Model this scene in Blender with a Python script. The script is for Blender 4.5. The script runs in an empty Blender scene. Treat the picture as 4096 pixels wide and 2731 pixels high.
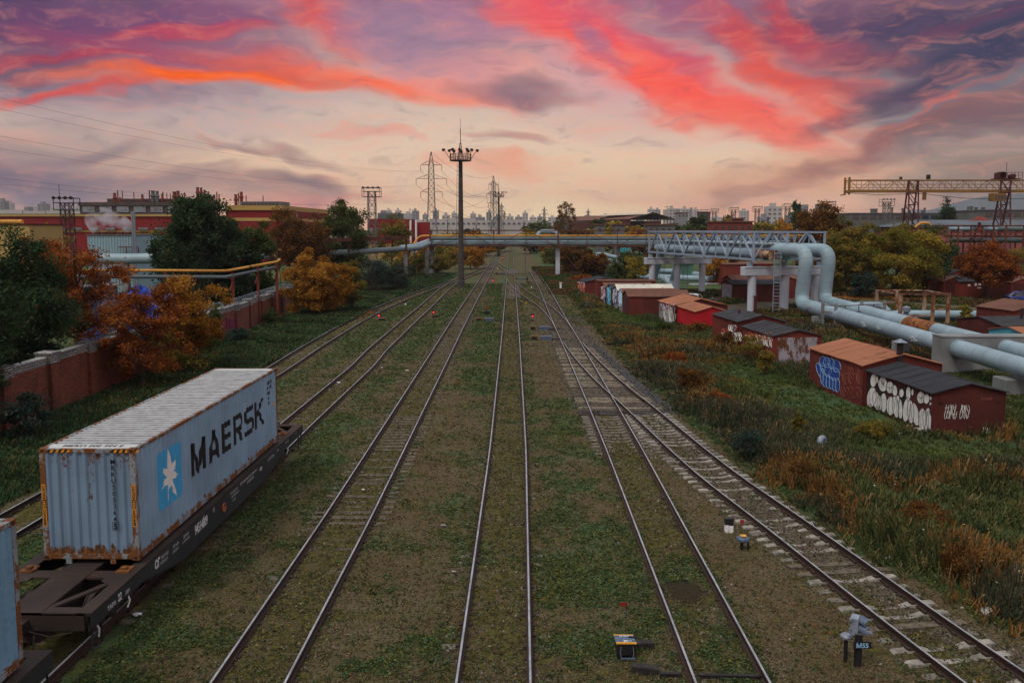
import bpy, bmesh, math, random
import numpy as np
from mathutils import Vector, Matrix
R_=math.radians
random.seed(7); rng=np.random.default_rng(11)
SC=bpy.context.scene; COL=SC.collection
# ---------------------------------------------------------------- camera (pinhole calibrated from the rails' gauge and the container)
F_,CX_,CY_,H_=3325.,2048.,1230.,9.9
PITCH=math.atan((CY_-914)/F_); YAW=math.atan((2087-CX_)*math.cos(PITCH)/F_)
fw=Vector((-math.sin(YAW)*math.cos(PITCH),math.cos(YAW)*math.cos(PITCH),-math.sin(PITCH)))
rt=Vector((math.cos(YAW),math.sin(YAW),0)); up_=rt.cross(fw); CAMP=Vector((0,0,H_))
cam=bpy.data.cameras.new('camera'); cob=bpy.data.objects.new('camera',cam); COL.objects.link(cob)
mw=Matrix.Identity(4)
for i in range(3): mw[i][0]=rt[i]; mw[i][1]=up_[i]; mw[i][2]=-fw[i]; mw[i][3]=CAMP[i]
cob.matrix_world=mw
cam.sensor_width=36; cam.lens=36*F_/4096; cam.shift_y=-(1365.5-CY_)/4096; cam.clip_start=0.3; cam.clip_end=30000
SC.camera=cob
def ray(u,v): return fw+rt*((u-CX_)/F_)-up_*((v-CY_)/F_)
def P(u,v,z=0.0):
    d=ray(u,v); return CAMP+d*((z-H_)/d.z)
def PY(u,v,Y):
    d=ray(u,v); return CAMP+d*(Y/d.y)
def RP(u,v,p0,n):
    d=ray(u,v); t=(Vector(p0)-CAMP).dot(Vector(n))/d.dot(Vector(n)); return CAMP+d*t
def lin(c):
    return tuple((x/255/12.92 if x/255<=.04045 else ((x/255+.055)/1.055)**2.4) for x in c)
# ---------------------------------------------------------------- world: evening sky by direction
SC.view_settings.view_transform='Standard'; SC.view_settings.look='None'; SC.view_settings.exposure=0; SC.view_settings.gamma=1
W=bpy.data.worlds.new('World'); SC.world=W; W.use_nodes=True
nt=W.node_tree; N=nt.nodes; L=nt.links; N.clear()
def nd(t,**k):
    n=N.new(t)
    for a,b in k.items(): setattr(n,a,b)
    return n
def mth(op,a,b=None,c=None,clamp=False):
    n=nd('ShaderNodeMath',operation=op); n.use_clamp=clamp
    for i,x in enumerate((a,b,c)):
        if x is None: continue
        if isinstance(x,(int,float)): n.inputs[i].default_value=x
        else: L.new(x,n.inputs[i])
    return n.outputs[0]
def rng_(x,a,b,c=0.,d=1.,smooth=True):
    n=nd('ShaderNodeMapRange'); n.interpolation_type='SMOOTHSTEP' if smooth else 'LINEAR'
    L.new(x,n.inputs[0])
    for i,q in enumerate((a,b,c,d)): n.inputs[i+1].default_value=q
    return n.outputs[0]
def mixc(f,a,b):
    n=nd('ShaderNodeMix',data_type='RGBA')
    if isinstance(f,(int,float)): n.inputs[0].default_value=f
    else: L.new(f,n.inputs[0])
    for i,x in ((6,a),(7,b)):
        if isinstance(x,tuple): n.inputs[i].default_value=(*x,1)
        else: L.new(x,n.inputs[i])
    return n.outputs[2]
tc=nd('ShaderNodeTexCoord'); sx=nd('ShaderNodeSeparateXYZ'); L.new(tc.outputs['Generated'],sx.inputs[0])
az=mth('ARCTAN2',sx.outputs[0],sx.outputs[1]); el=mth('ARCSINE',sx.outputs[2])
cb=nd('ShaderNodeCombineXYZ'); L.new(az,cb.inputs[0]); L.new(el,cb.inputs[1])
def noise(vec,scale,detail,sxyz=(1,1,1),rot=0,rough=.55,loc=(0,0,0)):
    m=nd('ShaderNodeMapping'); m.inputs['Scale'].default_value=sxyz; m.inputs['Rotation'].default_value=(0,0,rot); m.inputs['Location'].default_value=loc
    L.new(vec,m.inputs[0]); n=nd('ShaderNodeTexNoise'); n.inputs['Scale'].default_value=scale; n.inputs['Detail'].default_value=detail; n.inputs['Roughness'].default_value=rough
    L.new(m.outputs[0],n.inputs['Vector']); return n
w1=noise(cb.outputs[0],5.5,3,(1,2.2,1),.15,.6)
vm=nd('ShaderNodeVectorMath',operation='SUBTRACT'); L.new(w1.outputs['Color'],vm.inputs[0]); vm.inputs[1].default_value=(.5,.5,.5)
vs=nd('ShaderNodeVectorMath',operation='MULTIPLY'); L.new(vm.outputs[0],vs.inputs[0]); vs.inputs[1].default_value=(.20,.075,0)
va=nd('ShaderNodeVectorMath',operation='ADD'); L.new(cb.outputs[0],va.inputs[0]); L.new(vs.outputs[0],va.inputs[1]); q=va.outputs[0]
st=noise(q,9,5,(1,3.4,1),.35,.62).outputs[0]; st2=noise(q,5,4,(1,3.,1),-.3,.6,(3,1,0)).outputs[0]
fine=noise(q,22,5,(1,3.2,1),.22,.68,(7,2,0)).outputs[0]
# base: horizon to upper sky
cr=nd('ShaderNodeValToRGB'); L.new(rng_(el,0.,.28,smooth=False),cr.inputs[0])
E_=cr.color_ramp.elements; E_[0].position=0; E_[0].color=(*lin((226,170,140)),1); E_[1].position=1; E_[1].color=(*lin((140,90,125)),1)
for p_,c_ in ((.1,(232,184,152)),(.3,(230,202,176)),(.5,(200,184,176)),(.72,(184,150,152))):
    e=E_.new(p_); e.color=(*lin(c_),1)
cur=cr.outputs[0]
def ae(u,v):
    d=ray(u*1.7415,v*1.7415).normalized(); return math.atan2(d.x,d.y),math.asin(d.z)
# (x, y, rx, ry, tilt) in the picture of the sky, colour, opacity, noise used
CL=[(430,265,620,80,0,(186,166,166),.75,st2),(1150,330,620,120,0,(232,206,184),.8,st2),(1350,260,330,80,12,(216,180,172),.6,st),
(60,380,420,110,0,(128,110,122),.8,st2),(130,430,420,70,0,(92,82,104),.85,st2),(640,425,260,42,6,(126,98,108),.7,st),(820,470,330,34,0,(206,122,116),.7,st2),
(1150,388,190,32,4,(232,134,112),.75,fine),(1200,490,480,60,0,(250,226,184),.9,st2),(1300,400,420,60,0,(238,208,176),.6,st2),(1850,400,420,70,-14,(210,156,128),.8,st2),
(2300,420,330,100,-8,(112,98,92),.9,st2),(2260,250,330,110,-16,(84,86,104),.9,st2),(2060,320,470,30,-20,(140,92,90),.85,st),
(2200,300,300,34,-16,(116,88,92),.7,st),(1720,250,330,90,14,(228,140,132),.8,st2),
(150,70,520,170,3,(98,72,108),.95,st2),(10,20,380,150,0,(50,54,88),.95,st2),(400,120,380,55,3,(168,84,110),.75,st),
(330,30,360,50,-4,(124,74,112),.7,st),(460,60,200,22,-6,(214,92,100),.6,fine),(150,130,260,16,-4,(186,70,84),.6,fine),(190,215,280,16,-8,(224,96,86),.8,fine),(490,185,380,28,-1,(255,124,84),1.,st),(640,165,220,24,10,(150,74,92),.7,fine),
(860,190,380,44,7,(255,134,110),.95,st),(1050,165,280,70,10,(244,170,162),.8,st2),(740,35,150,70,30,(232,108,98),.75,st),(860,60,160,60,0,(190,120,140),.6,st2),
(960,70,230,110,15,(150,126,150),.85,st2),(1210,15,170,60,35,(244,124,124),.8,st),
(1400,85,430,90,30,(244,112,122),.85,st2),(1540,200,400,80,22,(255,122,112),.95,st),(1700,290,260,55,12,(244,134,120),.75,st),(1360,95,110,36,40,(150,116,144),.75,st2),(1540,120,160,26,35,(196,90,118),.6,fine),(1330,180,200,60,30,(222,168,172),.6,fine),
(1650,60,190,60,30,(150,84,118),.8,st2),(2010,70,420,100,4,(84,60,92),.95,st2),(1800,150,280,60,34,(240,112,100),.8,st2),(1930,185,280,30,12,(224,104,98),.75,fine),(1980,120,220,26,20,(164,78,92),.6,fine),(1860,90,200,40,40,(190,100,110),.5,fine),
(2200,150,380,44,-22,(72,56,80),.95,st),(1830,30,90,50,55,(206,90,96),.6,fine),(2300,50,360,130,-15,(48,56,84),1.,st2),(2240,48,300,16,-16,(104,62,88),.6,fine),
(1195,218,190,34,4,(118,96,112),.9,fine),(1100,50,160,50,20,(178,132,156),.6,st),(560,340,130,14,8,(136,108,112),.7,fine),(700,352,130,16,14,(150,118,120),.7,fine),
(180,335,110,22,-10,(112,98,114),.7,fine),(1180,318,130,18,6,(168,128,130),.7,fine),(720,412,120,24,10,(108,86,100),.8,fine),(850,315,150,14,2,(236,158,144),.6,fine),(2170,235,140,12,-30,(190,110,104),.6,fine)]
for (x,y,rx,ry,an,c,A,nz) in CL:
    a,e=ae(x,y); k=1.7415/3325
    m=nd('ShaderNodeMapping',vector_type='TEXTURE'); m.inputs['Location'].default_value=(a,e,0); m.inputs['Rotation'].default_value=(0,0,-R_(an)); m.inputs['Scale'].default_value=(rx*k*1.12,ry*k*1.12,1)
    L.new(q,m.inputs[0]); g=nd('ShaderNodeTexGradient',gradient_type='SPHERICAL'); L.new(m.outputs[0],g.inputs[0])
    s=mth('MULTIPLY_ADD',nz,1.25,g.outputs[1]); f=rng_(s,.48,1.55,0,A*.95)
    f=mth('MULTIPLY',f,rng_(g.outputs[1],0,.35))
    cur=mixc(f,cur,lin(c))
# fine wisps all over
cur=mixc(mth('MULTIPLY',rng_(fine,.45,.75),.30),cur,lin((250,170,150)))
cur=mixc(mth('MULTIPLY',rng_(fine,.5,.25),.34),cur,lin((120,88,110)))
# overhead: grey evening overcast over the clear sky
sky=nd('ShaderNodeTexSky',sky_type='NISHITA'); sky.sun_disc=False; sky.sun_elevation=R_(50); sky.sun_rotation=R_(200); sky.air_density=1.; sky.dust_density=2.
hs=nd('ShaderNodeMix',data_type='RGBA',blend_type='MULTIPLY'); hs.inputs[0].default_value=1; L.new(sky.outputs[0],hs.inputs[6]); hs.inputs[7].default_value=(.085,.085,.085,1)
ov=mixc(.72,hs.outputs[2],(1.02,1.03,1.06))
hsv=nd('ShaderNodeHueSaturation'); hsv.inputs['Saturation'].default_value=1.13; hsv.inputs['Value'].default_value=1.0; L.new(cur,hsv.inputs['Color']); cur=hsv.outputs[0]
cur=mixc(rng_(el,-.01,-.06),cur,lin((90,80,75)))
def bgs(c):
    n=nd('ShaderNodeBackground')
    if isinstance(c,tuple): n.inputs[0].default_value=(*c,1)
    else: L.new(c,n.inputs[0])
    return n.outputs[0]
def mixs(f,a,b):
    n=nd('ShaderNodeMixShader'); L.new(f,n.inputs[0]); L.new(a,n.inputs[1]); L.new(b,n.inputs[2]); return n.outputs[0]
wo=nd('ShaderNodeOutputWorld'); L.new(mixs(rng_(el,-.05,-.07),mixs(rng_(el,.30,.55),bgs(cur),bgs(ov)),bgs(lin((90,80,75)))),wo.inputs[0])
# ---------------------------------------------------------------- soft sun behind the overcast
sl=bpy.data.lights.new('sun','SUN'); so=bpy.data.objects.new('sun',sl); COL.objects.link(so)
sl.energy=1.4; sl.angle=R_(16); sl.color=(1,.90,.76)
so.rotation_euler=(R_(34),0,R_(-38)); so.location=(0,0,60)
SC.cycles.max_bounces=6; SC.cycles.diffuse_bounces=2; SC.cycles.glossy_bounces=2; SC.cycles.transparent_max_bounces=6; SC.cycles.volume_bounces=0
# ---------------------------------------------------------------- materials
def newmat(name):
    m=bpy.data.materials.new(name); m.use_nodes=True; t=m.node_tree; t.nodes.clear()
    return m,t
class NB:
    def __init__(s,t): s.t=t
    def n(s,ty,**k):
        n=s.t.nodes.new(ty)
        for a,b in k.items(): setattr(n,a,b)
        return n
    def l(s,a,b): s.t.links.new(a,b)
    def inp(s,sock,x):
        if x is None: return
        if hasattr(x,'is_output') : s.l(x,sock)
        elif isinstance(x,tuple) and len(x)==3 and sock.type=='RGBA': sock.default_value=(*x,1)
        else: sock.default_value=x
    def pos(s,scale=(1,1,1),obj=False,rot=(0,0,0)):
        if obj: o=s.n('ShaderNodeTexCoord').outputs['Object']
        else: o=s.n('ShaderNodeNewGeometry').outputs['Position']
        m=s.n('ShaderNodeMapping'); m.inputs['Scale'].default_value=scale; m.inputs['Rotation'].default_value=rot; s.l(o,m.inputs[0]); return m.outputs[0]
    def noise(s,vec,scale,detail=4,rough=.55,col=False):
        n=s.n('ShaderNodeTexNoise'); n.inputs['Scale'].default_value=scale; n.inputs['Detail'].default_value=detail; n.inputs['Roughness'].default_value=rough; s.l(vec,n.inputs['Vector'])
        return n.outputs['Color' if col else 'Fac'] if not col else n.outputs['Color']
    def rng(s,x,a,b,c=0.,d=1.):
        n=s.n('ShaderNodeMapRange'); n.interpolation_type='SMOOTHSTEP'; s.inp(n.inputs[0],x)
        for i,q in enumerate((a,b,c,d)): n.inputs[i+1].default_value=q
        return n.outputs[0]
    def mix(s,f,a,b,mode='MIX'):
        n=s.n('ShaderNodeMix',data_type='RGBA',blend_type=mode); s.inp(n.inputs[0],f); s.inp(n.inputs[6],a); s.inp(n.inputs[7],b); return n.outputs[2]
    def math(s,op,a,b=None):
        n=s.n('ShaderNodeMath',operation=op); s.inp(n.inputs[0],a); s.inp(n.inputs[1],b); return n.outputs[0]
    def out(s,col,rough=.8,metal=0.,bump=None,bstr=.3,bdist=.02,emit=None,estr=0,spec=.5):
        p=s.n('ShaderNodeBsdfPrincipled'); s.inp(p.inputs['Base Color'],col); s.inp(p.inputs['Roughness'],rough); s.inp(p.inputs['Metallic'],metal); p.inputs['Specular IOR Level'].default_value=spec
        if bump is not None:
            b=s.n('ShaderNodeBump'); b.inputs['Strength'].default_value=bstr; b.inputs['Distance'].default_value=bdist; s.l(bump,b.inputs['Height']); s.l(b.outputs[0],p.inputs['Normal'])
        if emit: p.inputs['Emission Color'].default_value=(*emit,1); p.inputs['Emission Strength'].default_value=estr
        o=s.n('ShaderNodeOutputMaterial'); s.l(p.outputs[0],o.inputs[0])
def plain(name,c,rough=.8,metal=0.,var=.35,scale=3.,bump=.0,obj=False,spec=.4):
    m,t=newmat(name); b=NB(t); v=b.pos(obj=obj); n=b.noise(v,scale,6,.6)
    lo=tuple(x*(1-var) for x in c); hi=tuple(min(1,x*(1+var)) for x in c)
    col=b.mix(b.rng(n,.3,.7),lo,hi)
    b.out(col,rough,metal,n if bump else None,bump,.03,spec=spec); return m
def worn(name,c,rust=(.12,.04,.015),amt=.5,scale=1.2,streak=.35,rough=.6,var=.2,edge=.06,bump=.15,metal=0.,rust2=None,grime=.0):
    """paint with rust breaking through in patches and runs"""
    m,t=newmat(name); b=NB(t); v=b.pos((1,1,streak)); v2=b.pos()
    n=b.noise(v,scale,8,.65); n2=b.noise(v2,scale*7,5,.6); n3=b.noise(v2,scale*.5,3)
    paint=b.mix(b.rng(n3,.3,.7),tuple(x*(1-var) for x in c),tuple(min(1,x*(1+var)) for x in c))
    if grime: paint=b.mix(b.math('MULTIPLY',b.rng(n2,.4,.75),grime),paint,(.06,.05,.045))
    rc=b.mix(b.rng(n2,.3,.7),rust,rust2 or tuple(x*.45 for x in rust))
    s=b.math('ADD',b.math('MULTIPLY',n,.8),b.math('MULTIPLY',n2,.2))
    f=b.rng(s,1-amt,1-amt+edge)
    b.out(b.mix(f,paint,rc),rough,metal,n2,bump,.02,spec=.35); return m
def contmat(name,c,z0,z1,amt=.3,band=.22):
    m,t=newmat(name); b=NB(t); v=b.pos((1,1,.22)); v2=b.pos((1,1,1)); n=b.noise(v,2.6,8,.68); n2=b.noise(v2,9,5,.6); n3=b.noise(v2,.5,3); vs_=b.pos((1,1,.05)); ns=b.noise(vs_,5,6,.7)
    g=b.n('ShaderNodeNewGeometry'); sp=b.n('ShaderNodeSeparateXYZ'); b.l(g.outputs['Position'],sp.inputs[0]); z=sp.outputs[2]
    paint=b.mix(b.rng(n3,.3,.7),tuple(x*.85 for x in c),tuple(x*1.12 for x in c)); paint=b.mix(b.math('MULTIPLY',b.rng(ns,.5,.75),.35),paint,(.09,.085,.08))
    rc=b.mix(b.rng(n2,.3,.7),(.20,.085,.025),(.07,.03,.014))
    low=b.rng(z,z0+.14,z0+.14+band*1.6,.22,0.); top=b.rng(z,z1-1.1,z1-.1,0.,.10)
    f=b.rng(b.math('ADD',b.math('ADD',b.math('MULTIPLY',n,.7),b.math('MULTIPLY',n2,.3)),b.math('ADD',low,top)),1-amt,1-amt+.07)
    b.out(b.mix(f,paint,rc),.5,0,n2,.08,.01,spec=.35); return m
def emitm(name,c,s):
    m,t=newmat(name); b=NB(t); b.out((c[0]*.3,c[1]*.3,c[2]*.3),.4,emit=c,estr=s); return m
def brick(name,c1,c2,mort,scale=1.,rough=.9,bw=.26,bh=.077):
    m,t=newmat(name); b=NB(t)
    g=b.n('ShaderNodeNewGeometry'); sp=b.n('ShaderNodeSeparateXYZ'); b.l(g.outputs['Position'],sp.inputs[0])
    cm=b.n('ShaderNodeCombineXYZ'); b.l(b.math('ADD',sp.outputs[0],sp.outputs[1]),cm.inputs[0]); b.l(sp.outputs[2],cm.inputs[1])
    br=b.n('ShaderNodeTexBrick'); br.inputs['Scale'].default_value=1; br.inputs['Brick Width'].default_value=bw*scale; br.inputs['Row Height'].default_value=bh*scale; br.inputs['Mortar Size'].default_value=.012*scale
    br.inputs['Color1'].default_value=(*c1,1); br.inputs['Color2'].default_value=(*c2,1); br.inputs['Mortar'].default_value=(*mort,1); b.l(cm.outputs[0],br.inputs[0])
    n=b.noise(b.pos((1,1,.5)),.9,7,.65); col=b.mix(b.math('MULTIPLY',b.rng(n,.42,.68),.75),br.outputs[0],tuple(x*.25 for x in c1))
    b.out(col,rough,0,br.outputs[1],.4,.01); return m
def foliage(name,a,bm_,c,tr=.25):
    m,t=newmat(name); b=NB(t); at=b.n('ShaderNodeAttribute',attribute_name='var')
    r=b.n('ShaderNodeValToRGB'); b.l(at.outputs['Fac'],r.inputs[0]); e=r.color_ramp.elements
    e[0].position=0; e[0].color=(*a,1); e[1].position=1; e[1].color=(*c,1); k=e.new(.5); k.color=(*bm_,1)
    d=b.n('ShaderNodeBsdfDiffuse'); b.l(r.outputs[0],d.inputs[0]); tl=b.n('ShaderNodeBsdfTranslucent'); b.l(r.outputs[0],tl.inputs[0])
    mx=b.n('ShaderNodeMixShader'); mx.inputs[0].default_value=tr; b.l(d.outputs[0],mx.inputs[1]); b.l(tl.outputs[0],mx.inputs[2])
    o=b.n('ShaderNodeOutputMaterial'); b.l(mx.outputs[0],o.inputs[0]); return m
M={}
M['rail']=worn('rusty_rail_steel',(.035,.021,.016),(.055,.027,.017),.5,2,.4,.7)
M['railtop']=plain('polished_rail_head',(.27,.29,.32),.5,.0,.3,2)
M['concS']=plain('sleeper_concrete',(.22,.205,.175),.85,0,.5,3,.3)
M['woodD']=plain('mossy_sleeper_timber',(.095,.075,.052),.9,0,.5,5,.4)
M['concG']=plain('grey_sleeper_concrete',(.14,.125,.10),.85,0,.35,4,.3)
M['woodS']=plain('sleeper_timber',(.21,.175,.12),.9,0,.55,5,.4)
M['darkS']=plain('sleeper_tarred',(.03,.026,.024),.8,0,.4,4,.3)
M['iron']=plain('dark_iron',(.022,.02,.02),.6,.3,.4,5,.2)
M['black']=plain('black_paint',(.014,.014,.016),.5,0,.3,3)
M['white']=plain('white_paint',(.72,.73,.74),.7,0,.12,4)
M['dwhite']=worn('dirty_white_paint',(.62,.64,.66),(.25,.2,.15),.35,1,.3,.8)
M['yellow']=worn('yellow_pipe_paint',(.55,.27,.04),(.14,.06,.02),.42,.8,1,.6)
M['ybox']=plain('yellow_edge_paint',(.6,.30,.03),.6,0,.2,6)
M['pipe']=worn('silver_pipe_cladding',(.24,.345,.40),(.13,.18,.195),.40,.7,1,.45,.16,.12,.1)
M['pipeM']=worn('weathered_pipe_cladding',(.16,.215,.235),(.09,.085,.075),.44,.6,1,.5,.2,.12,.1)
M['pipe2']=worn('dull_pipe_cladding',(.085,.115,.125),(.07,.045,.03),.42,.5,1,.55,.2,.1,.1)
M['pipeR']=worn('rust_wrap',(.24,.085,.02),(.10,.04,.015),.5,2,1,.9,.4)
M['truss']=worn('pale_blue_grey_steel',(.22,.29,.37),(.12,.06,.04),.30,.8,.5,.6,.1)
M['rtruss']=worn('rusty_truss_steel',(.11,.036,.02),(.045,.025,.018),.5,1.2,.5,.8,.3)
M['rbeam']=worn('rusty_beam_with_cream_paint',(.30,.2,.13),(.22,.07,.02),.52,1.6,.4,.85,.3)
M['conc']=worn('grey_concrete',(.19,.205,.21),(.10,.10,.095),.42,.9,.3,.95,.2,.25,.3)
M['wconc']=worn('whitewashed_concrete',(.42,.47,.54),(.26,.2,.15),.34,.9,.2,.85,.1,.15,.2)
M['mastc']=plain('mast_concrete',(.055,.05,.045),.9,0,.3,2,.2)
M['red']=worn('bright_red_paint',(.40,.005,.012),(.08,.012,.01),.34,.9,.4,.75,.15,.15)
M['brown']=worn('red_brown_paint',(.115,.020,.013),(.05,.014,.010),.42,.7,.4,.85,.25,.2)
M['brown2']=worn('dark_red_brown_paint',(.070,.014,.011),(.025,.010,.008),.42,.9,.4,.9,.25,.2)
M['brickred']=worn('brick_red_paint',(.15,.026,.017),(.06,.015,.011),.40,.6,.5,.85,.2,.2)
M['roofO']=worn('orange_brown_roof_sheet',(.30,.115,.055),(.17,.065,.038),.45,.5,1,.85,.12,.2)
M['roofB']=worn('tarred_roofing_felt',(.018,.021,.026),(.04,.04,.042),.40,.9,1,.9,.3,.2,.3)
M['roofK']=worn('blistered_tarred_roof',(.026,.029,.034),(.15,.065,.035),.43,2.5,1,.9,.3,.12,.3)
M['roofW']=worn('flaking_white_roof',(.55,.53,.45),(.24,.12,.06),.45,1.6,1,.8,.1,.1)
M['roofD']=worn('dark_brown_roof',(.13,.055,.035),(.05,.03,.025),.45,.8,1,.9,.2,.2)
M['rustdoor']=worn('rusting_grey_door',(.30,.28,.32),(.16,.06,.025),.52,2.2,.5,.85,.15,.05)
M['greydoor']=worn('grey_door_paint',(.20,.20,.22),(.12,.07,.05),.38,1.5,.4,.85,.15,.06)
M['cont']=worn('pale_blue_container_paint',(.20,.29,.40),(.16,.075,.03),.33,1.0,.25,.5,.07,.05,.08,grime=.25)
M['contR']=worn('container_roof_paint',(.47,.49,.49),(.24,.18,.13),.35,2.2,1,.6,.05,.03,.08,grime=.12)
M['contF']=worn('rusting_container_frame',(.20,.24,.27),(.20,.075,.02),.56,2.4,.5,.7,.1,.06)
M['contP']=worn('rusty_corner_casting',(.20,.075,.02),(.09,.03,.012),.5,4,1,.8,.3)
M['cont']=contmat('pale_blue_container_paint',(.23,.36,.49),1.47,4.37,.30)
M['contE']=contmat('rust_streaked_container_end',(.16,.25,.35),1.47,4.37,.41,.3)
M['contRshade']=plain('shaded_roof_groove',(.20,.21,.22),.8,0,.35,3)  # darker colour on the roof groove faces, painted-in shade between the ribs
M['cont2']=worn('blue_container_paint',(.17,.33,.47),(.14,.065,.03),.36,1.4,.3,.55,.1,.05,.1,grime=.2)
M['logoB']=plain('light_blue_logo',(.055,.36,.66),.5,0,.08,3)
M['logoW']=plain('white_logo',(.74,.75,.72),.5,0,.06,3)
M['letter']=plain('black_lettering',(.012,.013,.018),.5,0,.2,3)
M['wtext']=plain('white_lettering',(.62,.64,.66),.7,0,.1,3)
M['wagon']=worn('black_green_wagon_paint',(.022,.028,.030),(.06,.03,.02),.36,.8,.3,.7,.2)
M['deck']=worn('rusty_wagon_deck',(.032,.022,.018),(.055,.028,.018),.45,1.2,1,.85,.3)
M['bogie']=plain('grimy_bogie_steel',(.03,.02,.016),.8,.1,.5,5,.2)
M['caution']=plain('caution_orange',(.62,.26,.02),.5,0,.12,8)
M['glass']=plain('dark_window_glass',(.03,.035,.045),.15,0,.3,1,spec=.8)
M['pglass']=plain('pale_window_glass',(.16,.19,.22),.2,0,.4,.5,spec=.8)
M['bark']=plain('bark',(.045,.035,.028),.95,0,.5,4,.4)
M['birch']=plain('birch_bark',(.30,.28,.25),.9,0,.5,3,.2)
M['wallbrick']=brick('red_brickwork',(.27,.050,.018),(.12,.024,.010),(.07,.045,.032))
M['capbrick']=brick('whitewashed_brick_coping',(.36,.36,.35),(.20,.20,.20),(.035,.032,.03),1.7)
M['oldbrick']=brick('weathered_brown_brick',(.085,.062,.052),(.06,.045,.04),(.07,.06,.055),3)
M['stackred']=worn('red_stack_paint',(.17,.035,.022),(.07,.02,.015),.4,.5,.5,.9,.2)
M['facred']=worn('dark_red_cladding',(.19,.010,.012),(.12,.012,.012),.4,.1,.6,.85,.12,.3)
M['facyel']=worn('ochre_cladding',(.40,.26,.085),(.28,.17,.06),.4,.1,.6,.85,.08,.3)
M['cream']=plain('cream_render',(.5,.42,.33),.9,0,.15,.5)
M['ochre']=worn('flaking_ochre_render',(.38,.27,.10),(.15,.05,.04),.32,.5,.5,.9,.1,.03)
M['bluecorr']=worn('pale_blue_cladding',(.24,.38,.44),(.14,.2,.22),.4,.4,.3,.7,.08,.3)
M['bluep']=plain('bright_blue_paint',(.03,.11,.42),.6,0,.3,1)
M['tarp']=plain('blue_tarpaulin',(.02,.05,.32),.5,0,.5,2,.4)
M['turq']=worn('turquoise_paint',(.07,.33,.40),(.1,.06,.04),.35,1,.4,.8)
M['green']=worn('dull_green_paint',(.06,.16,.12),(.05,.05,.04),.35,1,.4,.8)
M['pinkw']=worn('dull_pink_wall',(.25,.075,.075),(.14,.05,.05),.4,.3,.6,.9)
M['greyw']=worn('grey_panel_wall',(.11,.115,.12),(.06,.065,.065),.42,.3,.5,.9,.15,.2)
M['roofG']=worn('blue_grey_sheet_roof',(.085,.105,.125),(.05,.06,.07),.42,.2,1,.8)
M['crY']=worn('crane_yellow',(.22,.12,.03),(.10,.05,.02),.42,.4,.6,.8)
M['crR']=worn('crane_leg_red',(.07,.016,.022),(.03,.012,.012),.4,.5,.6,.8)
M['pyl']=plain('pylon_steel',(.13,.14,.15),.6,.4,.2,1)
M['stone']=plain('fieldstone',(.33,.31,.28),.9,0,.35,5,.3)
M['skin']=plain('skin',(.42,.24,.17),.6,0,.1,10)
M['cloth1']=plain('black_jacket_cloth',(.018,.018,.022),.9,0,.3,8)
M['cloth2']=plain('dark_blue_jacket_cloth',(.025,.035,.06),.9,0,.3,8)
M['hair']=plain('dark_hair',(.03,.022,.018),.8,0,.3,9)
M['carblue']=plain('blue_car_paint',(.02,.06,.30),.25,.2,.1,1,spec=.6)
M['carwhite']=plain('silver_white_car_paint',(.55,.57,.60),.3,.2,.05,1,spec=.6)
M['rubber']=plain('tyre_rubber',(.02,.02,.02),.9,0,.2,5)
M['redglow']=emitm('red_signal_lamp',(1,.03,.06),2.5)
M['amber']=plain('amber_lens',(.5,.2,.03),.3,0,.1,9)
M['redflag']=plain('red_plate',(.28,.01,.012),.7,0,.2,5)
M['blueS']=plain('blue_grey_signal_paint',(.075,.11,.17),.55,0,.25,8,.1)
M['wsilver']=plain('weathered_silver_paint',(.21,.25,.31),.5,.2,.25,8,.1)
M['bwtimber']=plain('charred_timber',(.022,.02,.018),.85,0,.5,8,.5)
M['graff_white']=plain('white_spray_paint',(.62,.64,.62),.8,0,.15,3)
M['graff_blue']=plain('blue_spray_paint',(.012,.05,.27),.8,0,.2,3)
M['graff_lb']=plain('light_blue_spray_paint',(.25,.50,.75),.8,0,.15,3)
M['graff_or']=plain('orange_spray_paint',(.45,.11,.03),.8,0,.25,3)
M['graff_pk']=plain('purple_spray_paint',(.22,.03,.12),.8,0,.2,3)
M['graff_rr']=plain('faded_red_spray_paint',(.33,.10,.08),.8,0,.2,3)
M['graff_tq']=plain('turquoise_spray_paint',(.04,.38,.45),.8,0,.15,3)
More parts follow.
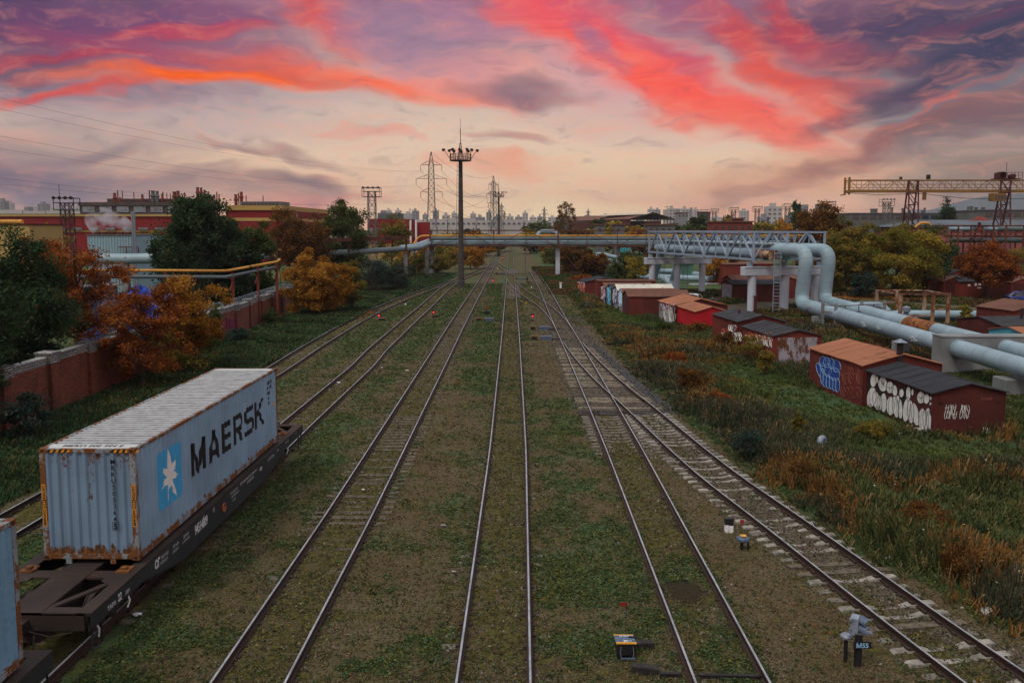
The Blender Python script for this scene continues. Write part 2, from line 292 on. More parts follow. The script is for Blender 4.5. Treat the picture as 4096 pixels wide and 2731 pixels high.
# ---------------------------------------------------------------- mesh helpers
class MB:
    def __init__(s): s.v=[]; s.f=[]; s.m=[]
    def add(s,v,f,mi=0):
        o=len(s.v); s.v+= [tuple(p) for p in v]; s.f+=[tuple(i+o for i in q) for q in f]; s.m+=[mi]*len(f); return s
    def box(s,x0,x1,y0,y1,z0,z1,mi=0):
        return s.add([(x0,y0,z0),(x1,y0,z0),(x1,y1,z0),(x0,y1,z0),(x0,y0,z1),(x1,y0,z1),(x1,y1,z1),(x0,y1,z1)],
          [(0,3,2,1),(4,5,6,7),(0,1,5,4),(1,2,6,5),(2,3,7,6),(3,0,4,7)],mi)
    def bar(s,p,q,w,h=None,mi=0,upv=(0,0,1)):
        p=Vector(p); q=Vector(q); h=h or w; d=(q-p).normalized(); u=Vector(upv)
        if abs(d.dot(u))>.98: u=Vector((0,1,0)) if abs(d.y)<.9 else Vector((1,0,0))
        a=d.cross(u).normalized()*(w/2); b=a.cross(d).normalized()*(h/2)
        vs=[p-a-b,p+a-b,p+a+b,p-a+b,q-a-b,q+a-b,q+a+b,q-a+b]
        return s.add(vs,[(0,1,2,3),(7,6,5,4),(0,4,5,1),(1,5,6,2),(2,6,7,3),(3,7,4,0)],mi)
    def path(s,pts,r,n=10,mi=0,caps=True,twist=0.):
        pts=[Vector(p) for p in pts]; m=len(pts); rr=[r]*m if isinstance(r,(int,float)) else list(r)
        T=[]
        for i in range(m):
            a=pts[max(i-1,0)]; b=pts[min(i+1,m-1)]; T.append((b-a).normalized())
        u=T[0].cross(Vector((0,0,1)));
        if u.length<.05: u=T[0].cross(Vector((0,1,0)))
        u.normalize(); V=[]; 
        for i in range(m):
            u=(u-T[i]*u.dot(T[i])).normalized(); w=T[i].cross(u)
            for k in range(n):
                an=2*math.pi*k/n+twist; V.append(pts[i]+u*(math.cos(an)*rr[i])+w*(math.sin(an)*rr[i]))
        Fs=[(i*n+k,i*n+(k+1)%n,(i+1)*n+(k+1)%n,(i+1)*n+k) for i in range(m-1) for k in range(n)]
        if caps: Fs+=[tuple(range(n-1,-1,-1)),tuple((m-1)*n+k for k in range(n))]
        return s.add(V,Fs,mi)
    def tube(s,p,q,r,n=8,mi=0,r2=None): return s.path([p,q],[r,r if r2 is None else r2],n,mi)
    def lathe(s,c,prof,n=16,mi=0,ax=(0,0,1)):
        ax=Vector(ax).normalized(); u=ax.orthogonal().normalized(); w=ax.cross(u); c=Vector(c); V=[]
        for r,z in prof:
            for k in range(n):
                a=2*math.pi*k/n; V.append(c+ax*z+u*(r*math.cos(a))+w*(r*math.sin(a)))
        m=len(prof); Fs=[(i*n+k,i*n+(k+1)%n,(i+1)*n+(k+1)%n,(i+1)*n+k) for i in range(m-1) for k in range(n)]
        Fs+=[tuple(range(n-1,-1,-1)),tuple((m-1)*n+k for k in range(n))]
        return s.add(V,Fs,mi)
    def prism(s,poly,o,a,b,c,t,mi=0):
        """poly (s,t) in axes a,b from o, thickness t along c"""
        o=Vector(o);a=Vector(a);b=Vector(b);c=Vector(c); n=len(poly)
        V=[o+a*x+b*y for x,y in poly]+[o+a*x+b*y+c*t for x,y in poly]
        return s.add(V,[tuple(range(n-1,-1,-1)),tuple(range(n,2*n))]+[(i,(i+1)%n,n+(i+1)%n,n+i) for i in range(n)],mi)
    def quad(s,a,b,c,d,mi=0): return s.add([a,b,c,d],[(0,1,2,3)],mi)
    def build(s,name,mats,parent=None,loc=None,smooth=False,bevel=0,label=None):
        me=bpy.data.meshes.new(name); base=LOC.get(parent.name,Vector((0,0,0))) if parent else Vector(loc or (0,0,0))
        me.from_pydata([(x-base.x,y-base.y,z-base.z) for x,y,z in s.v],[],s.f)
        mats=mats if isinstance(mats,(list,tuple)) else [mats]
        for m in mats: me.materials.append(M[m] if isinstance(m,str) else m)
        if len(mats)>1: me.polygons.foreach_set('material_index',s.m)
        bm=bmesh.new(); bm.from_mesh(me); bmesh.ops.recalc_face_normals(bm,faces=bm.faces); bm.to_mesh(me); bm.free()
        if smooth:
            me.polygons.foreach_set('use_smooth',[True]*len(me.polygons))
            try: me.set_sharp_from_angle(angle=R_(38))
            except Exception: pass
        me.update(); o=bpy.data.objects.new(name,me); COL.objects.link(o)
        if parent: o.parent=parent; LOC[o.name]=base
        elif loc: o.location=base; LOC[o.name]=base
        if label: o['label']=label
        if bevel:
            b=o.modifiers.new('bevel','BEVEL'); b.width=bevel; b.segments=1; b.limit_method='ANGLE'
        return o
LOC={}
def thing(name,label,cat,loc=(0,0,0),group=None,rz=0):
    o=bpy.data.objects.new(name,None); COL.objects.link(o); o.location=loc; o.rotation_euler=(0,0,rz); o['label']=label; o['category']=cat; o.empty_display_size=.3
    if group: o['group']=group
    LOC[o.name]=Vector(loc); return o
def tag(o,label,cat,group=None):
    o['label']=label; o['category']=cat
    if group: o['group']=group
    return o
def struct(o,kind='structure',label=None,cat=None):
    o['kind']=kind
    if label: o['label']=label
    if cat: o['category']=cat
    return o
def dup(root,loc,rz=0,label=None,group=None,sc=None,mats=None):
    r=root.copy(); COL.objects.link(r); r.location=loc; r.rotation_euler=(0,0,rz)
    if sc: r.scale=sc if isinstance(sc,tuple) else (sc,sc,sc)
    if label: r['label']=label
    if group: r['group']=group
    LOC[r.name]=Vector(loc)
    for ch in list(root.children):
        c=ch.copy(); COL.objects.link(c); c.parent=r
        if mats and ch.name.split('.')[0] in mats: c.material_slots[0].link='OBJECT'; c.material_slots[0].material=mats[ch.name.split('.')[0]]
        for g in ch.children:
            d=g.copy(); COL.objects.link(d); d.parent=c
    return r
def fillet(pts,rad,seg=6):
    pts=[Vector(p) for p in pts]; out=[pts[0]]
    for i in range(1,len(pts)-1):
        a,b,c=pts[i-1],pts[i],pts[i+1]; d1=(a-b); d2=(c-b); rr=min(rad,d1.length*.48,d2.length*.48); p=b+d1.normalized()*rr; q=b+d2.normalized()*rr
        for k in range(seg+1):
            t=k/seg; out.append(p*(1-t)**2+b*(2*t*(1-t))+q*t*t)
    out.append(pts[-1]); return out
def textmesh(txt,size=1,bold=0.,sx=1.):
    cu=bpy.data.curves.new('t','FONT'); cu.body=txt; cu.size=size; cu.offset=bold; cu.resolution_u=3
    o=bpy.data.objects.new('t',cu); COL.objects.link(o); dg=bpy.context.evaluated_depsgraph_get(); me=bpy.data.meshes.new_from_object(o.evaluated_get(dg))
    V=[(v.co.x*sx,v.co.y) for v in me.vertices]; Fs=[tuple(p.vertices) for p in me.polygons]
    bpy.data.objects.remove(o); bpy.data.curves.remove(cu); bpy.data.meshes.remove(me); return V,Fs
def text_on(mb,txt,o,a,b,size,bold=0.,sx=1.,mi=0,center=False,off=(0,0,0)):
    """flat lettering from origin o with unit axes a (reading), b (up)"""
    V,Fs=textmesh(txt,size,bold,sx); o=Vector(o)+Vector(off); a=Vector(a); b=Vector(b); c0=(max(x for x,y in V)+min(x for x,y in V))/2 if center and V else 0
    mb.add([o+a*(x-c0)+b*y for x,y in V],Fs,mi); return mb
# vectorised value noise
def vnoise(x,y,seed=0):
    xi=np.floor(x).astype(np.int64); yi=np.floor(y).astype(np.int64); xf=x-xi; yf=y-yi
    def h(a,b):
        n=(a*374761393+b*668265263+seed*974634777)&0x7fffffff; n=((n^(n>>13))*1274126177)&0x7fffffff; return ((n^(n>>16))&0xffff)/65535.
    u=xf*xf*(3-2*xf); v=yf*yf*(3-2*yf)
    return (h(xi,yi)*(1-u)+h(xi+1,yi)*u)*(1-v)+(h(xi,yi+1)*(1-u)+h(xi+1,yi+1)*u)*v
def fbm(x,y,sc,oct=4,seed=0):
    x=np.asarray(x,float)/sc; y=np.asarray(y,float)/sc; s=0;a=.5;t=0
    for i in range(oct): s=s+a*vnoise(x*2**i,y*2**i,seed+i*7); t+=a; a*=.5
    return s/t
def quads_mesh(name,V,mats,attr=None,col=None):
    """V (n,4,3) -> one mesh of n quads with point attribute 'var' """
    n=len(V); me=bpy.data.meshes.new(name); me.vertices.add(4*n); me.vertices.foreach_set('co',np.ascontiguousarray(V,dtype=np.float32).ravel())
    me.loops.add(4*n); me.loops.foreach_set('vertex_index',np.arange(4*n,dtype=np.int32)); me.polygons.add(n); me.polygons.foreach_set('loop_start',np.arange(0,4*n,4,dtype=np.int32))
    me.update(calc_edges=True)
    if attr is not None:
        a=me.attributes.new('var','FLOAT','POINT'); a.data.foreach_set('value',np.repeat(attr,4).astype(np.float32))
    if col is not None:
        a=me.attributes.new('tint','FLOAT_COLOR','POINT'); c4=np.ones((n,4),np.float32); c4[:,:3]=col; a.data.foreach_set('color',np.repeat(c4,4,axis=0).ravel())
    for m in (mats if isinstance(mats,list) else [mats]): me.materials.append(m)
    return me
_o='first second third fourth fifth sixth seventh eighth ninth tenth eleventh twelfth thirteenth fourteenth fifteenth sixteenth seventeenth eighteenth nineteenth'.split()
ORD=_o+['twentieth']+['twenty-'+x for x in _o[:9]]+['thirtieth']
# ================================================================ GROUND
def interp(pts,y): 
    a=np.array(pts,float); return np.interp(y,a[:,1],a[:,0])
TR={'T1':[(-17.0,-30),(-17.0,56),(-17.4,68),(-17.6,85),(-17.5,98),(-16.6,116),(-14.7,137),(-12.2,158),(-10.1,186),(-8.3,214),(-7.6,232)],
'T2':[(-11.1,-30),(-11.1,30),(-11.26,41),(-11.3,58),(-11.65,66),(-11.9,85),(-12.05,104),(-12.45,130),(-12.4,150),(-11.9,162)],
'T3':[(-5.87,-30),(-5.88,27),(-5.98,36),(-6.35,66),(-6.56,81),(-6.9,115),(-7.6,190),(-8.05,218),(-9.2,290),(-9.2,312),(-7.8,340),(-5.6,372),(-4.9,400)],
'T4':[(-.6,-30),(-.6,36),(-.99,73.7),(-1.75,132),(-3.3,250),(-5.3,439),(-6.3,620)],
'T5':[(4.55,-30),(4.55,36),(4.45,50),(4.3,66),(4.05,88),(3.65,137),(3.1,165),(2.6,195)],
'T6':[(13.,5),(11.6,11),(10.3,17.3),(9.7,20.7),(8.85,26.2),(7.8,32.2),(7.3,36.5),(6.85,41),(6.35,45.8),(5.8,50.5),(5.35,55),(4.87,61.5),(4.55,67),(4.35,72)],
'X45':[(-2.0,160),(-1.55,150),(-.75,138),(.45,126),(1.7,115),(2.85,105),(3.55,96),(4.,87),(4.15,79)],
'X34':[(-8.35,250),(-7.6,238),(-6.4,225),(-4.9,210),(-3.5,198),(-2.75,188),(-2.5,176)],
'X13':[(-9.3,300),(-8.4,285),(-7.2,300)]}
del TR['X13']
WB=[(P(u*1.7415,v*1.7415).x,P(u*1.7415,v*1.7415).y) for u,v in [(2500,1540),(2352,1480),(2210,1410),(2080,1330),(1960,1270),(1830,1180),(1690,1070),(1560,960),(1450,860),(1380,780),(1330,715),(1290,660),(1262,620),(1240,590)]]
WB.sort(key=lambda p:p[1]); wbx=lambda y: np.interp(y,[p[1] for p in WB],[p[0] for p in WB])
def axis(segs):
    out=[]
    for a,b,s in segs:
        n=max(1,int(round((b-a)/s))); out+=list(np.linspace(a,b,n,endpoint=False))
    return np.array(out+[segs[-1][1]])
gx=axis([(-5000,-1500,700),(-1500,-200,130),(-200,-60,12),(-60,-24,1.),(-24,22,.25),(22,80,1.),(80,200,12),(200,1500,130),(1500,5000,700)])
gy=axis([(-400,-20,60),(-20,14,3),(14,60,.25),(60,200,1.),(200,500,8),(500,2000,100),(2000,5200,640)])
X,Y=np.meshgrid(gx,gy); xs=X.ravel(); ys=Y.ravel()
def trackdist(x,y):
    d=np.full(x.shape,99.)
    for k,p in TR.items():
        a=np.array(p,float); m=(y>a[0,1]-1 if a[0,1]<a[-1,1] else y>a[-1,1]-1)
        aa=a[np.argsort(a[:,1])]; c=np.interp(y,aa[:,1],aa[:,0]); ok=(y>=aa[0,1])&(y<=aa[-1,1]); d=np.where(ok,np.minimum(d,np.abs(x-c)),d)
    return d
td=trackdist(xs,ys)
def green_w(x,y):
    """where low green plants grow"""
    n=fbm(x,y*.6,5.,5,3); n2=fbm(x,y,1.2,3,9)
    w=(n*.45+n2*.55-.46)*2.6+.22
    w=w+np.where(x<-18.8,2.2,0)+np.where(x>wbx(y)+.3,1.6,0)-np.where((x>-20)&(x<wbx(y))&(trackdist(x,y)<.95),.35,0)
    w=w-np.where((x>5.6)&(x<wbx(y))&(y<75),1.0,0)-np.where((x>.8)&(x<3.4)&(y>48)&(y<110),.9,0)
    w=w+.15*np.exp(-((x-1.9)/1.)**2)*(y<60)+.5*np.exp(-((x+3.2)/1.5)**2)*(y>50)+.5*np.exp(-((x+14.5)/1.2)**2)+.5*np.exp(-((x+9.2)/1.)**2)+1.2*((x>4.5)&(y>150)&(x<14))
    return np.clip(w,0,1)
def roadpts():
    return [P(u,v) for u,v in [(2870,1262),(3000,1228),(3150,1205),(3330,1192),(3480,1205),(3700,1222),(3900,1242),(4200,1262)]],[P(u,v) for u,v in [(3330,1140),(3430,1160),(3560,1185),(3640,1200)]],[P(u,v) for u,v in [(2690,1238),(2830,1205),(2960,1180),(3080,1172),(3200,1182),(3330,1195)]]
RA,RB,RC=roadpts()
def polyd(x,y,pts):
    d=np.full(x.shape,1e3)
    for a,b in zip(pts[:-1],pts[1:]):
        ax,ay,bx,by=a.x,a.y,b.x,b.y; L2=(bx-ax)**2+(by-ay)**2; t=np.clip(((x-ax)*(bx-ax)+(y-ay)*(by-ay))/L2,0,1); d=np.minimum(d,np.hypot(x-ax-t*(bx-ax),y-ay-t*(by-ay)))
    return d
rd=np.minimum(np.minimum(polyd(xs,ys,RA)-3.2,polyd(xs,ys,RB)-2.2),polyd(xs,ys,RC)-1.6)
near=(xs>-24)&(xs<22)&(ys>14)&(ys<60)
zs=np.where(near,(fbm(xs,ys,.9,4,5)-.5)*.10+(fbm(xs,ys,.3,2,15)-.5)*.04,(fbm(xs,ys,4,3,5)-.5)*.06)
zs=np.where(td<1.6,zs*.75-.012,zs); zs=np.where(td<.35+.55,zs,zs)
zs=np.where((xs>wbx(ys))&(xs<60)&(ys<110),zs+.03,zs); zs=np.where(np.abs(ys)>210,0.,zs)
me=bpy.data.meshes.new('ground'); V=np.stack([xs,ys,zs],1); nx,ny=len(gx),len(gy)
me.vertices.add(len(V)); me.vertices.foreach_set('co',V.astype(np.float32).ravel())
ii,jj=np.meshgrid(np.arange(nx-1),np.arange(ny-1)); b0=(jj*nx+ii).ravel(); Fq=np.stack([b0,b0+1,b0+nx+1,b0+nx],1).astype(np.int32)
me.loops.add(Fq.size); me.loops.foreach_set('vertex_index',Fq.ravel()); me.polygons.add(len(Fq)); me.polygons.foreach_set('loop_start',np.arange(0,Fq.size,4,dtype=np.int32)); me.polygons.foreach_set('use_smooth',np.ones(len(Fq),bool)); me.update(calc_edges=True)
zone=np.ones((len(V),4),np.float32)
zone[:,0]=green_w(xs,ys)
grav=np.clip(1.3-np.abs(xs-(wbx(ys)-1.1))/1.1,0,1)*(ys<95)*.9
sw=np.clip(1.5-np.abs(xs-(interp(TR['T5'],ys)+.6+np.interp(ys,[44,62,82],[1.,.5,0])))/3.1*1.1,0,1)*(ys>43)*(ys<84)
sw=np.clip(1.4-np.abs(xs-(interp(TR['T5'],ys)+np.interp(ys,[44,55,70,82],[1.3,.9,.3,0.])))/np.interp(ys,[44,60,82],[3.6,2.9,2.2])*1.0,0,1)*(ys>43.8)*(ys<84)
grav=np.maximum(grav*.75,np.clip(1-rd/.8,0,1)*.85)
zone[:,1]=np.clip(grav,0,1)
zone[:,3]=1
lit=np.clip(1-polyd(xs,ys,[P(u,v) for u,v in [(3300,1145),(3500,1175),(3700,1202),(4100,1208)]])/2.2,0,1)
lit=np.maximum(lit,np.clip(1.2-np.hypot(xs+23.2,ys-52)/4.2,0,1)); lit=np.maximum(lit,np.clip(1.2-np.hypot(xs+23.4,ys-93)/5,0,1)*.8); lit=np.maximum(lit,np.clip(1-np.abs(xs+10.5)/3.2,0,1)*(ys>190)*.0)
zone[:,2]=lit
a=me.color_attributes.new('zone','FLOAT_COLOR','POINT'); a.data.foreach_set('color',zone.ravel())
tk=np.clip(1.15-td/1.3,0,1); a=me.attributes.new('bed','FLOAT','POINT'); a.data.foreach_set('value',tk.astype(np.float32))
rdist=np.minimum(np.abs(td-.797),9); a=me.attributes.new('oil','FLOAT','POINT'); a.data.foreach_set('value',np.maximum(np.clip(1.05-rdist/.26,0,1),np.clip(2.2-np.hypot((xs-P(2735,2362).x)/.36,(ys-P(2735,2362).y)/.5),0,2)).astype(np.float32))
a=me.attributes.new('stone','FLOAT','POINT'); a.data.foreach_set('value',sw.astype(np.float32))
m,t=newmat('ground_earth'); b=NB(t); v=b.pos()
at=b.n('ShaderNodeVertexColor',layer_name='zone'); sp=b.n('ShaderNodeSeparateColor'); b.l(at.outputs[0],sp.inputs[0])
bed=b.n('ShaderNodeAttribute',attribute_name='bed').outputs['Fac']; stn=b.n('ShaderNodeAttribute',attribute_name='stone').outputs['Fac']
n1=b.noise(v,1.1,8,.65); n2=b.noise(v,14,6,.7); n3=b.noise(v,.35,5,.6); n4=b.noise(v,5,7,.7)
vo=b.n('ShaderNodeTexVoronoi'); vo.inputs['Scale'].default_value=26; b.l(v,vo.inputs['Vector'])
vc=b.n('ShaderNodeSeparateColor'); b.l(vo.outputs['Color'],vc.inputs[0])
dry=b.mix(b.rng(n2,.35,.68),(.042,.033,.018),(.165,.130,.070)); dry=b.mix(b.rng(n3,.40,.62),dry,b.mix(b.rng(n2,.3,.7),(.036,.028,.014),(.135,.095,.046)))
moss=b.mix(b.rng(n4,.35,.65),(.028,.026,.008),(.105,.090,.022)); c=b.mix(b.rng(b.math('ADD',b.math('MULTIPLY',bed,.16),n1),.50,.66),dry,moss)
grn=b.mix(b.rng(n2,.3,.7),(.022,.048,.022),(.070,.135,.055)); grn=b.mix(b.rng(n3,.40,.6),grn,b.mix(b.rng(n2,.3,.7),(.026,.036,.010),(.100,.115,.030)))
gf=b.rng(b.math('ADD',b.math('MULTIPLY',sp.outputs[0],.30),b.math('ADD',b.math('MULTIPLY',n4,.6),b.math('MULTIPLY',n2,.35))),.52,.80); c=b.mix(gf,c,grn)
gr=b.mix(vc.outputs[0],(.035,.028,.022),(.17,.135,.10)); c=b.mix(b.math('MULTIPLY',b.rng(b.math('ADD',sp.outputs[1],b.math('MULTIPLY',n1,.5)),.55,1.0),.85),c,gr)
bst=b.mix(vc.outputs[1],(.018,.018,.022),(.10,.105,.12)); c=b.mix(b.rng(b.math('ADD',stn,b.math('MULTIPLY',n1,.5)),.75,1.05),c,bst)
lf=b.mix(vc.outputs[2],(.05,.022,.012),(.30,.115,.025)); c=b.mix(b.rng(b.math('ADD',sp.outputs[2],b.math('MULTIPLY',n4,.5)),.6,.95),c,lf)
oil=b.n('ShaderNodeAttribute',attribute_name='oil').outputs['Fac']; c=b.mix(b.math('MULTIPLY',b.rng(b.math('ADD',oil,b.math('MULTIPLY',n4,.6)),.75,1.25),.8),c,(.022,.015,.010))
st3=b.noise(b.pos((1,.3,1)),.7,4,.6); c=b.mix(b.math('MULTIPLY',b.rng(st3,.60,.72),.55),c,(.025,.02,.014))
bh=b.math('ADD',b.math('MULTIPLY',n2,.6),b.math('MULTIPLY',vo.outputs['Distance'],.5)); b.out(c,.95,0,bh,.9,.05,spec=.15)
me.materials.append(m); go=bpy.data.objects.new('ground',me); COL.objects.link(go); struct(go,'structure','patchy brown and green earth of the railway yard')
# hills on the far right
mb=MB(); hp=[]; 
for k in range(41):
    u=3560+k*30; v=[872,868,862,858,850,842,836,834,838,832,822,812,806,798,790,785,780,778,774,776,770,765,770,775,772,778,785,790,800,805,812,820,830,836,842,848,850,856,862,868,874][k]
    hp.append(PY(u,v,3600))
V=[(p.x,p.y,-5) for p in hp]+[(p.x,p.y+200,p.z) for p in hp]+[(p.x,p.y+900,-5) for p in hp]; n=len(hp)
mb.add(V,[(i,i+1,n+i+1,n+i) for i in range(n-1)]+[(n+i,n+i+1,2*n+i+1,2*n+i) for i in range(n-1)])
M['hill']=plain('far_wooded_hill',(.05,.075,.08),1,0,.2,.01)
struct(mb.build('hills','hill',smooth=True),'structure','grey wooded hill behind the gantry crane')
# ================================================================ TRACKS
def resample(pts,step):
    a=np.array(pts,float); d=np.r_[0,np.cumsum(np.hypot(*np.diff(a,axis=0).T))]
    # Catmull-Rom-ish smooth by dense linear + moving average
    n=int(d[-1]/step)+1; s=np.linspace(0,d[-1],n); x=np.interp(s,d,a[:,0]); y=np.interp(s,d,a[:,1])
    k=max(3,int(7/step)|1); ker=np.hanning(k+2)[1:-1]; ker/=ker.sum(); px=np.r_[x[0]-(x[1]-x[0])*np.arange(k//2,0,-1),x,x[-1]+(x[-1]-x[-2])*np.arange(1,k//2+1)]; py=np.r_[y[0]-(y[1]-y[0])*np.arange(k//2,0,-1),y,y[-1]+(y[-1]-y[-2])*np.arange(1,k//2+1)]
    return np.stack([np.convolve(px,ker,'valid'),np.convolve(py,ker,'valid')],1)
PROF=[(-.075,.02),(.075,.02),(.07,.035),(.012,.05),(.012,.155),(.037,.165),(.037,.190),(.024,.203),(-.024,.203),(-.037,.190),(-.037,.165),(-.012,.155),(-.012,.05),(-.07,.035)]
def rail_mb(c,side,dz=0,lo=None,hi=None,mb=None,off=.797,curve=None):
    mb=mb or MB(); d=np.gradient(c,axis=0); d/=np.hypot(d[:,0],d[:,1])[:,None]; nrm=np.stack([d[:,1],-d[:,0]],1)
    q=c+nrm*side*off; keep=np.ones(len(q),bool)
    if lo is not None: keep&=q[:,1]>=lo
    if hi is not None: keep&=q[:,1]<=hi
    q=q[keep]; nn=nrm[keep]; n=len(PROF); V=[]
    for (x,y),(a,b) in zip(q,nn): V+=[(x+a*s,y+b*s,z+dz) for s,z in PROF]
    m=len(q); Fr=[];mi=[]
    for i in range(m-1):
        for k in range(n):
            Fr.append((i*n+k,i*n+(k+1)%n,(i+1)*n+(k+1)%n,(i+1)*n+k)); mi.append(1 if k==7 else 0)
    o=len(mb.v); mb.v+=V; mb.f+=[tuple(i+o for i in f) for f in Fr]; mb.m+=mi
    mb.f+=[tuple(o+n-1-k for k in range(n)),tuple(o+(m-1)*n+k for k in range(n))]; mb.m+=[0,0]; return mb
def sleeper_mesh(kind,L=2.7):
    mb=MB(); w=.13 if kind=='conc' else .125
    if kind=='conc':
        st=[(-L/2,.0,.12),(-L/2+.05,.035,.13),(-1.0,.035,.14),(-.62,.03,.14),(-.3,-.03,.11),(.3,-.03,.11),(.62,.03,.14),(1.0,.035,.14),(L/2-.05,.035,.13),(L/2,.0,.12)]
        V=[]; 
        for x,z,ww in st: V+=[(x,-ww,-.16),(x,ww,-.16),(x,ww*.82,z),(x,-ww*.82,z)]
        n=len(st); mb.add(V,[(i*4+k,i*4+(k+1)%4,i*4+4+(k+1)%4,i*4+4+k) for i in range(n-1) for k in range(4)]+[(3,2,1,0),tuple(n*4-4+k for k in range(4))])
    else: mb.box(-L/2,L/2,-w,w,-.15,.03)
    for s in (-.8,.8):
        if kind!='long': mb.box(s-.16,s-.085,-.07,.07,.03,.085,1); mb.box(s+.085,s+.16,-.07,.07,.03,.085,1); mb.box(s-.17,s+.17,-.09,.09,.03,.048,1)
    return mb
SLP={}
def sl(kind,mat,L=2.7):
    k=(kind,mat,round(L,1))
    if k not in SLP:
        mb=sleeper_mesh(kind,L); me=bpy.data.meshes.new('sleeper'); me.from_pydata(mb.v,[],mb.f); me.materials.append(M[mat]); me.materials.append(M['rail']); me.polygons.foreach_set('material_index',mb.m); SLP[k]=(me,mb)
    return SLP[k]
def sleepers(root,c,sched,step=.55,cap=96):
    """sched(y) -> (kind,mat,dz,L,xoff) or None"""
    d=np.r_[0,np.cumsum(np.hypot(*np.diff(c,axis=0).T))]; s=np.arange(0,d[-1],step); cx=np.interp(s,d,c[:,0]); cy=np.interp(s,d,c[:,1]); g=np.gradient(c,axis=0); ga=np.interp(s,d,np.arctan2(g[:,0],g[:,1])); k=0; rest=MB(); b=LOC[root.name]
    for x,y,a in zip(cx,cy,ga):
        if y<16: continue
        r=sched(y)
        if not r: continue
        kind,mat,dz,L,xo=r; a=-a+random.uniform(-.015,.015); dz+=random.uniform(-.012,.012)
        if k<cap:
            o=bpy.data.objects.new('sleeper',sl(kind,mat,L)[0]); COL.objects.link(o); o.parent=root; o.location=(x+xo-b.x,y-b.y,dz-b.z); o.rotation_euler=(random.uniform(-.02,.02),random.uniform(-.012,.012),a); k+=1
        else:
            mb=sl(kind,mat,L)[1]; ca,sa=math.cos(a),math.sin(a); rest.v; oo=len(rest.v)
            rest.v+=[(x+xo+vx*ca-vy*sa,y+vx*sa+vy*ca,vz+dz) for vx,vy,vz in mb.v]; rest.f+=[tuple(i+oo for i in f) for f in mb.f]; rest.m+=[q for q in mb.m]
    if rest.v:
        o=rest.build('sleepers',[sched.__dict__.get('mat','woodS'),'rail'],root); o['kind']='stuff'
def track(key,label,sched=None,lo=None,hi=None,dz=0,group='railway tracks of the yard',cat='railway track',step=1.2,frog=None,L=(None,None),R=(None,None)):
    pts=TR[key]; pts=sorted(pts,key=lambda p:p[1]); c=resample(pts,step); b=Vector((c[0][0],c[0][1],0)); root=thing('railway_track',label,cat,b,group)
    for s,(l_,h_) in ((-1,L),(1,R)): rail_mb(c,s,dz,l_ if l_ is not None else lo,h_ if h_ is not None else hi).build('rail',['rail','railtop'],root)
    if sched: sleepers(root,c,sched)
    return root,c
def hsh(y): return (math.sin(y*12.9898)*43758.5453)%1
def s3(y):
    r=hsh(round(y,1)); 
    if y<24: return ('conc','concG',-.055-.03*r,2.7,0)
    if y<60: return ('wood' if r<.6 else 'conc','woodD' if r<.6 else 'concG',(-.012 if 27<y<44 else -.03)-.035*r,2.7,0)
    return ('wood','woodD',-.015-.02*r,2.7,0)
def s4(y):
    r=hsh(round(y,1))
    if 118<y<150 or 180<y<200: return ('wood','darkS',.0,2.9,0)
    return ('conc','concG',-.075-.02*r,2.7,0) if r<.75 else ('conc','concG',-.055,2.7,0)
def s5(y):
    r=hsh(round(y,1))
    if y<35: return ('conc','concG',-.07-.03*r,2.7,0)
    if y<43.6: return ('conc','concG',.035-.016*max(0,40-y)/1.,2.7,0)
    if y<44.6: return ('wood','darkS',.01,3.6,.3)
    if y<79:
        w=np.interp(y,[44,62,79],[4.7,3.4,2.75]); xo=(interp(TR['T6'][::-1] if TR['T6'][0][1]>TR['T6'][-1][1] else TR['T6'],min(y,72))-interp(TR['T5'],y))/2; return ('long','woodS' if r<.62 else 'woodD',.0,float(round(w,1)),float(xo))
    return ('wood','woodD',-.02,2.8,0)
def s6(y):
    r=hsh(round(y,1))
    if y>43.5: return None
    if 23<y<24.2 or 20<y<20.6: return ('wood','woodD',.0,2.8,0)
    return ('conc','concS' if r<.6 else 'concG',(.035 if y>30 else .022 if y>25 else .018)-.05*r*(y<38)*(1 if r>.45 else 0),2.7,0)
def s12(y):
    r=hsh(round(y,1)); return ('wood','woodD',-.03-.04*r,2.7,0)
for f,mm in ((s3,'woodD'),(s4,'concG'),(s5,'woodD'),(s6,'concS'),(s12,'woodD')): f.mat=mm
track('T1','leftmost railway track curving along the grass bank below the brick wall',s12,group=None)
track('T2','second railway track from the left, carrying the container wagon',s12)
track('T3','third railway track from the left, with half-buried wooden sleepers',s3)
track('T4','central straight railway track running through the middle of the yard',s4,step=1.6)
root5,c5=track('T5','fifth railway track from the left, joined by the turnout on pale sleepers',s5,dz=0)
track('T6','rightmost diverging railway track on white concrete sleepers',s6,dz=.002,hi=71)
track('X45','curved crossover track linking the central track to the right one beyond the red signal',None,dz=-.003)
track('X34','distant S-shaped crossover track under the pipe bridge',None,dz=-.003)
# check rails and frog pieces at the turnout
rt_=thing('check_rails','short rusty guard rails beside the crossing of the right turnout','guard rail',(4,50,0))
c6=resample(TR['T6'],1.)
rail_mb(resample(TR['T5'],1.),-1,-.004,46.5,51,off=.72).build('rail',['rail','rail'],rt_); rail_mb(c6,1,-.004,46.5,51,off=.72).build('rail',['rail','rail'],rt_)
